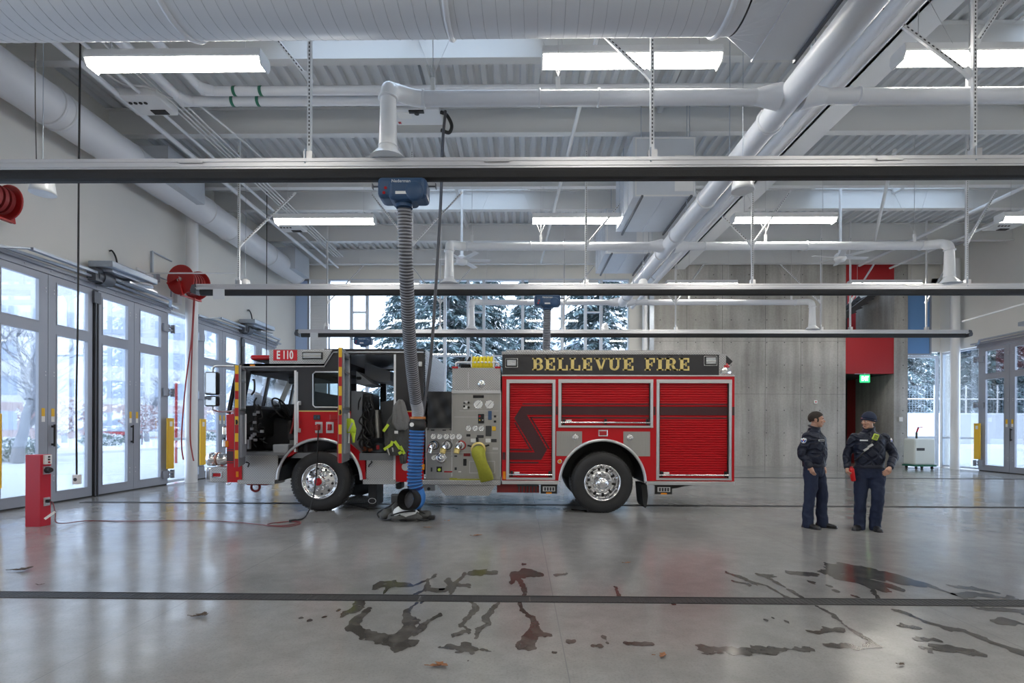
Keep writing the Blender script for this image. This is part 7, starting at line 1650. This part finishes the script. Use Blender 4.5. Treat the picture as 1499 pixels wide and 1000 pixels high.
# ------------------------------------------------------------------ wet patches (thin films of water, outline by distance field)
def wet_material():
    m, nt, p = _new('wet_concrete'); L = nt.links.new
    tc = nt.nodes.new('ShaderNodeTexCoord'); n = nt.nodes.new('ShaderNodeTexNoise'); n.inputs['Scale'].default_value = 7; n.inputs['Detail'].default_value = 6; L(tc.outputs['Object'], n.inputs['Vector'])
    r = nt.nodes.new('ShaderNodeValToRGB'); r.color_ramp.elements[0].color = (.045, .041, .036, 1); r.color_ramp.elements[1].color = (.11, .103, .094, 1); r.color_ramp.elements[0].position = .35; r.color_ramp.elements[1].position = .7
    L(n.outputs['Fac'], r.inputs[0]); L(r.outputs[0], p.inputs['Base Color']); p.inputs['Roughness'].default_value = .13; p.inputs['Specular IOR Level'].default_value = .5
    return m
M['wet'] = wet_material()
def puddle(label, strokes, ox, oy, sc_=2.778, cell=.014, rag=.5, z=.0022, thr=0.):
    S = []
    for pts in strokes:
        q = [];
        for (x, y, r) in pts:
            g = gr(ox+x/sc_, oy+y/sc_); s = F/g.y; q.append((g.x, g.y, r*1.3/sc_/s))
        if len(q) == 1: q = q+q
        S += list(zip(q, q[1:]))
    xs = [p[0] for s in S for p in s]; ys = [p[1] for s in S for p in s]; rm = max(p[2] for s in S for p in s)*3+.10
    X = np.arange(min(xs)-rm, max(xs)+rm, cell); Y = np.arange(min(ys)-rm, max(ys)+rm, cell)
    gx, gy = np.meshgrid(X, Y); D = np.full(gx.shape, 9.)
    for (a, c) in S:
        dx, dy = c[0]-a[0], c[1]-a[1]; L2 = dx*dx+dy*dy+1e-9
        t = np.clip(((gx-a[0])*dx+(gy-a[1])*dy)/L2, 0, 1); r = a[2]+(c[2]-a[2])*t
        # runs of water spread along the fall towards the grate
        D = np.minimum(D, np.hypot(gx-a[0]-dx*t, (gy-a[1]-dy*t)*(1.55/max(2.5, a[1])))-r)
    N = np.zeros_like(D); H, Wd = D.shape
    for j in range(H):
        for i in range(Wd):
            if abs(D[j, i]) < .25:
                v = (gx[j, i], gy[j, i], 0); N[j, i] = mnoise.noise(V(v)*6)*.6+mnoise.noise(V(v)*15+V((5, 3, 1)))*.45+mnoise.noise(V(v)*38)*.25
    f = D+N*.034*rag*2+thr
    b = MB()
    for j in range(H-1):
        for i in range(Wd-1):
            cs = [(i, j), (i+1, j), (i+1, j+1), (i, j+1)]; vals = [f[q[1], q[0]] for q in cs]
            if min(vals) >= 0: continue
            poly = []
            for k in range(4):
                a, c = cs[k], cs[(k+1) % 4]; va, vc = vals[k], vals[(k+1) % 4]
                if va < 0: poly.append((X[a[0]], Y[a[1]], z))
                if (va < 0) != (vc < 0): t = va/(va-vc); poly.append((X[a[0]]+(X[c[0]]-X[a[0]])*t, Y[a[1]]+(Y[c[1]]-Y[a[1]])*t, z))
            if len(poly) > 2: b.add(poly, [tuple(range(len(poly)))])
    key = {}; par = list(range(len(b.f)))
    def find(i):
        while par[i] != i: par[i] = par[par[i]]; i = par[i]
        return i
    for fi, fc in enumerate(b.f):
        for vi in fc:
            k_ = (round(b.v[vi][0], 4), round(b.v[vi][1], 4))
            if k_ in key: par[find(fi)] = find(key[k_])
            else: key[k_] = fi
    comp = {}
    for fi in range(len(b.f)): comp.setdefault(find(fi), []).append(fi)
    big = max(len(c_) for c_ in comp.values()); keep = [c_ for c_ in comp.values() if len(c_) >= .12*big]
    q = MB(); ids = {}
    for c_ in keep:
        for fi in c_:
            fc = []
            for vi in b.f[fi]:
                v_ = b.v[vi]; k_ = (round(v_[0], 4), round(v_[1], 4))
                if k_ not in ids: ids[k_] = len(q.v); q.v.append(v_)
                if not fc or fc[-1] != ids[k_]: fc.append(ids[k_])
            if len(fc) > 1 and fc[0] == fc[-1]: fc.pop()
            if len(fc) > 2: q.f.append(tuple(fc)); q.sm.append(False); q.mi.append(0)
    return tag(q.build('water_puddle', M['wet']), label, 'puddle', 'wet patches on the floor', 'stuff' if len(keep) > 1 else None)
A = (500, 640)
puddle('wet streaks just beyond the near drain, left of the rounded brown puddle', [[(150, 603, 14), (200, 600, 14), (215, 590, 8)], [(190, 605, 12), (180, 625, 9)], [(200, 600, 9), (290, 606, 7), (350, 582, 8), (378, 568, 7)], [(350, 585, 9), (350, 618, 8), (300, 640, 6)], [(350, 622, 5), (420, 622, 8), (450, 605, 14), (430, 583, 8)], [(450, 605, 12), (445, 635, 6)], [(455, 600, 10), (490, 572, 8), (500, 555, 5)], [(470, 600, 8), (520, 606, 5)]], *A)
puddle('small oval wet patch beyond the drain, straight below the truck pump panel', [[(525, 550, 9), (570, 548, 10), (625, 550, 6)]], *A)
puddle('brown puddle beyond the drain with one tail running into the grate', [[(695, 590, 8), (705, 560, 14), (745, 556, 17), (812, 556, 6)], [(715, 575, 10), (740, 612, 7), (745, 648, 6)]], *A)
puddle('little wet smear beyond the drain right of the brown puddle', [[(868, 561, 4), (915, 556, 4)]], *A)
puddle('short curved wet streak crossing the drain below the rear wheel', [[(1090, 593, 2), (1118, 615, 5), (1128, 650, 6)]], *A)
puddle('largest dark puddle on the near side of the drain, bottom left of centre', [[(75, 668, 16), (60, 700, 18), (20, 712, 12)], [(95, 715, 14), (55, 745, 18), (45, 770, 16), (95, 802, 17), (160, 822, 16), (230, 832, 22)], [(300, 680, 6), (262, 712, 11), (270, 745, 14), (310, 748, 8)], [(275, 755, 16), (262, 795, 26), (235, 838, 26), (300, 835, 14)], [(300, 795, 14), (350, 752, 11), (398, 725, 6)]], *A)
puddle('forked wet streaks on the near side of the drain, right of the largest puddle', [[(528, 670, 9), (548, 700, 10), (505, 745, 11), (488, 768, 11), (520, 785, 10), (455, 805, 9)], [(640, 673, 5), (610, 705, 8), (585, 735, 11), (598, 760, 8), (555, 785, 8), (548, 815, 7)]], *A)
puddle('mottled wet tyre print on the near side of the drain', [[(440, 850, 8), (500, 855, 16), (545, 865, 12), (610, 862, 4)]], *A, rag=1.2)
puddle('bulging brown wet patch hanging from the drain at the middle of the picture', [[(725, 673, 6), (735, 702, 8), (775, 738, 12), (800, 760, 9)], [(780, 745, 14), (785, 790, 20), (760, 835, 26), (725, 850, 14)], [(800, 808, 6), (850, 806, 3)]], *A)
puddle('pair of small wet blotches near the bottom, right of the bulging brown patch', [[(1022, 846, 6), (1055, 848, 7)], [(1068, 820, 8), (1080, 838, 8)]], *A)
puddle('flat elongated wet blotch near the bottom, right of the small pair', [[(1150, 838, 4), (1205, 842, 7), (1262, 842, 4)]], *A)
puddle('dot of water near the bottom beside the floor joint', [[(922, 833, 4), (948, 832, 4)]], *A)
Bq = (1000, 640)
puddle('two wet trails running into the drain left of the big wet patch', [[(185, 555, 5), (235, 572, 9), (290, 595, 8), (340, 605, 5), (400, 640, 5), (440, 662, 6)], [(208, 588, 4), (260, 598, 7)], [(308, 560, 6), (345, 572, 9), (395, 600, 6), (450, 632, 6), (495, 660, 6)], [(320, 566, 5), (400, 568, 3)]], *Bq)
puddle('small wet oval just left of the big wet patch below the two people', [[(432, 552, 8), (490, 558, 10), (545, 556, 6)]], *Bq)
puddle('big wet patch on the floor in front of the two people', [[(565, 552, 8), (640, 540, 22), (720, 545, 30), (800, 560, 30), (900, 580, 26), (1000, 605, 14), (1085, 635, 4)], [(640, 570, 26), (740, 590, 30), (850, 608, 18)], [(715, 610, 8), (735, 635, 6), (757, 660, 6)], [(768, 615, 8), (780, 640, 5), (802, 662, 5)], [(550, 600, 4), (585, 625, 3), (608, 658, 3)]], *Bq)
puddle('wet smear beyond the drain at the right frame edge', [[(1100, 610, 5), (1200, 618, 8), (1310, 640, 6)], [(1130, 650, 5), (1220, 645, 9), (1340, 655, 5)]], *Bq, rag=.9)
puddle('long wet trail from the drain down to the lower right floor', [[(545, 690, 6), (610, 722, 8), (655, 765, 9), (735, 815, 9), (775, 838, 10), (730, 858, 8), (620, 850, 6), (580, 848, 4)]], *Bq)
puddle('dark wet blotch left of the long wet trail at lower right', [[(505, 790, 6), (550, 800, 12), (590, 785, 8), (650, 780, 7)]], *Bq)
puddle('broad wet streak fading to the lower right corner', [[(822, 690, 4), (890, 712, 7), (970, 745, 9), (1060, 775, 10), (1140, 790, 10), (1240, 830, 16), (1400, 885, 22)]], *Bq, rag=.8)
puddle('row of wet tyre prints along the bottom right of the floor', [[(25, 862, 5), (110, 862, 11), (190, 862, 11), (230, 862, 5), (285, 858, 13), (350, 868, 5), (430, 855, 12), (530, 868, 8)]], *Bq, rag=1.3)
puddle('thin wet patches right of the long wet trail', [[(870, 768, 6), (915, 772, 7), (960, 776, 3)], [(940, 820, 5), (1030, 825, 6)]], *Bq)
puddle('pale wet oval below the thin patches at lower right', [[(975, 860, 7), (1080, 862, 13), (1190, 872, 8)]], *Bq, rag=.9)
puddle('wet pool at the right frame edge just below the drain', [[(1200, 700, 6), (1300, 708, 9), (1400, 712, 10)], [(1275, 755, 8), (1330, 750, 12), (1400, 765, 8)]], *Bq)
puddle('wet floor under the cab of the truck', [[(20, 270, 4), (110, 292, 4), (250, 285, 4)], [(340, 275, 5), (470, 290, 3)], [(130, 250, 3), (280, 240, 4)]], *A, cell=.03)
puddle('wet floor under the rear of the truck, left of the rear wheel', [[(740, 285, 4), (830, 290, 6), (900, 292, 4)], [(620, 275, 3), (700, 270, 4)], [(940, 296, 4), (990, 300, 5)]], *A, cell=.03)
rnd = random.Random(5)
b = MB()
for i, (px, py) in enumerate(((440, 905), (452, 909), (473, 904), (500, 871), (496, 893), (618, 882), (645, 862), (1120, 908), (1132, 905), (1151, 910), (1186, 852), (1213, 858), (1220, 865), (1250, 873), (685, 968), (985, 885), (810, 956), (765, 826))):
    puddle('dark drop of water on the floor among the wet patches', [[(0, 0, rnd.uniform(3, 6)), (rnd.uniform(2, 14), 0, rnd.uniform(2, 4))]], px, py, cell=.008, rag=.3)
# dry leaves blown in
def leaf(px, py, s, lb, m='leaf', rz=0., n=2):
    g = gr(px, py); t = MB(); rn = random.Random(int(px))
    for k in range(n):
        a = rz+k*2.3; vs = []; fs = []
        pts = [(-1, 0), (-.5, .34), (-.1, .22), (.15, .5), (.45, .25), (1, 0), (.45, -.25), (.15, -.5), (-.1, -.22), (-.5, -.34)]
        for (x, y) in pts:
            cu = .28*(abs(y)*1.2+x*x*.5); X = (x*math.cos(a)-y*math.sin(a))*s; Yy = (x*math.sin(a)+y*math.cos(a))*s
            vs.append((g.x+X+k*s*.5, g.y+Yy, .006+cu*s+k*.006))
        vs.append((g.x+k*s*.5, g.y, .008+k*.006)); m_ = len(pts)
        t.add(vs, [(i, (i+1) % m_, m_) for i in range(m_)])
    t.tube([(g.x-s*1.0, g.y, .01), (g.x-s*1.5, g.y-s*.2, .016)], .0025, 5)
    return tag(t.build('dry_leaf', M[m], None, [('thickness', 'SOLIDIFY', dict(thickness=.002))]), lb, 'leaf', 'leaves on the floor')
leaf(640, 976, .055, 'curled brown leaf on the floor at the bottom, below the mottled tyre print', rz=.3)
leaf(970, 961, .050, 'brown leaf on the floor at the bottom, right of the centre joint', rz=1.0, n=1)
leaf(290, 903, .055, 'dark shrivelled leaf on the floor below the drain at left', 'leafdark', .7, 3)
leaf(28, 836, .085, 'dark twiggy leaf cluster on the floor at the far left beyond the drain', 'leafdark', .2, 3)
leaf(60, 857, .03, 'small dark leaf just beyond the drain at far left', 'leafdark', .9, 1)
leaf(697, 785, .06, 'brown leaf on the floor in front of the pump panel', rz=.8)
leaf(627, 773, .05, 'flat rust leaf on the floor right of the gear pile', rz=.1, n=1)
leaf(657, 763, .05, 'small rust leaf on the floor near the belly plate', rz=1.4, n=1)
leaf(919, 825, .045, 'lone brown leaf between the truck and the near drain at right', rz=.5, n=1)
leaf(1320, 974, .028, 'dark fragment on the floor at bottom right', 'leafdark', .5, 1)
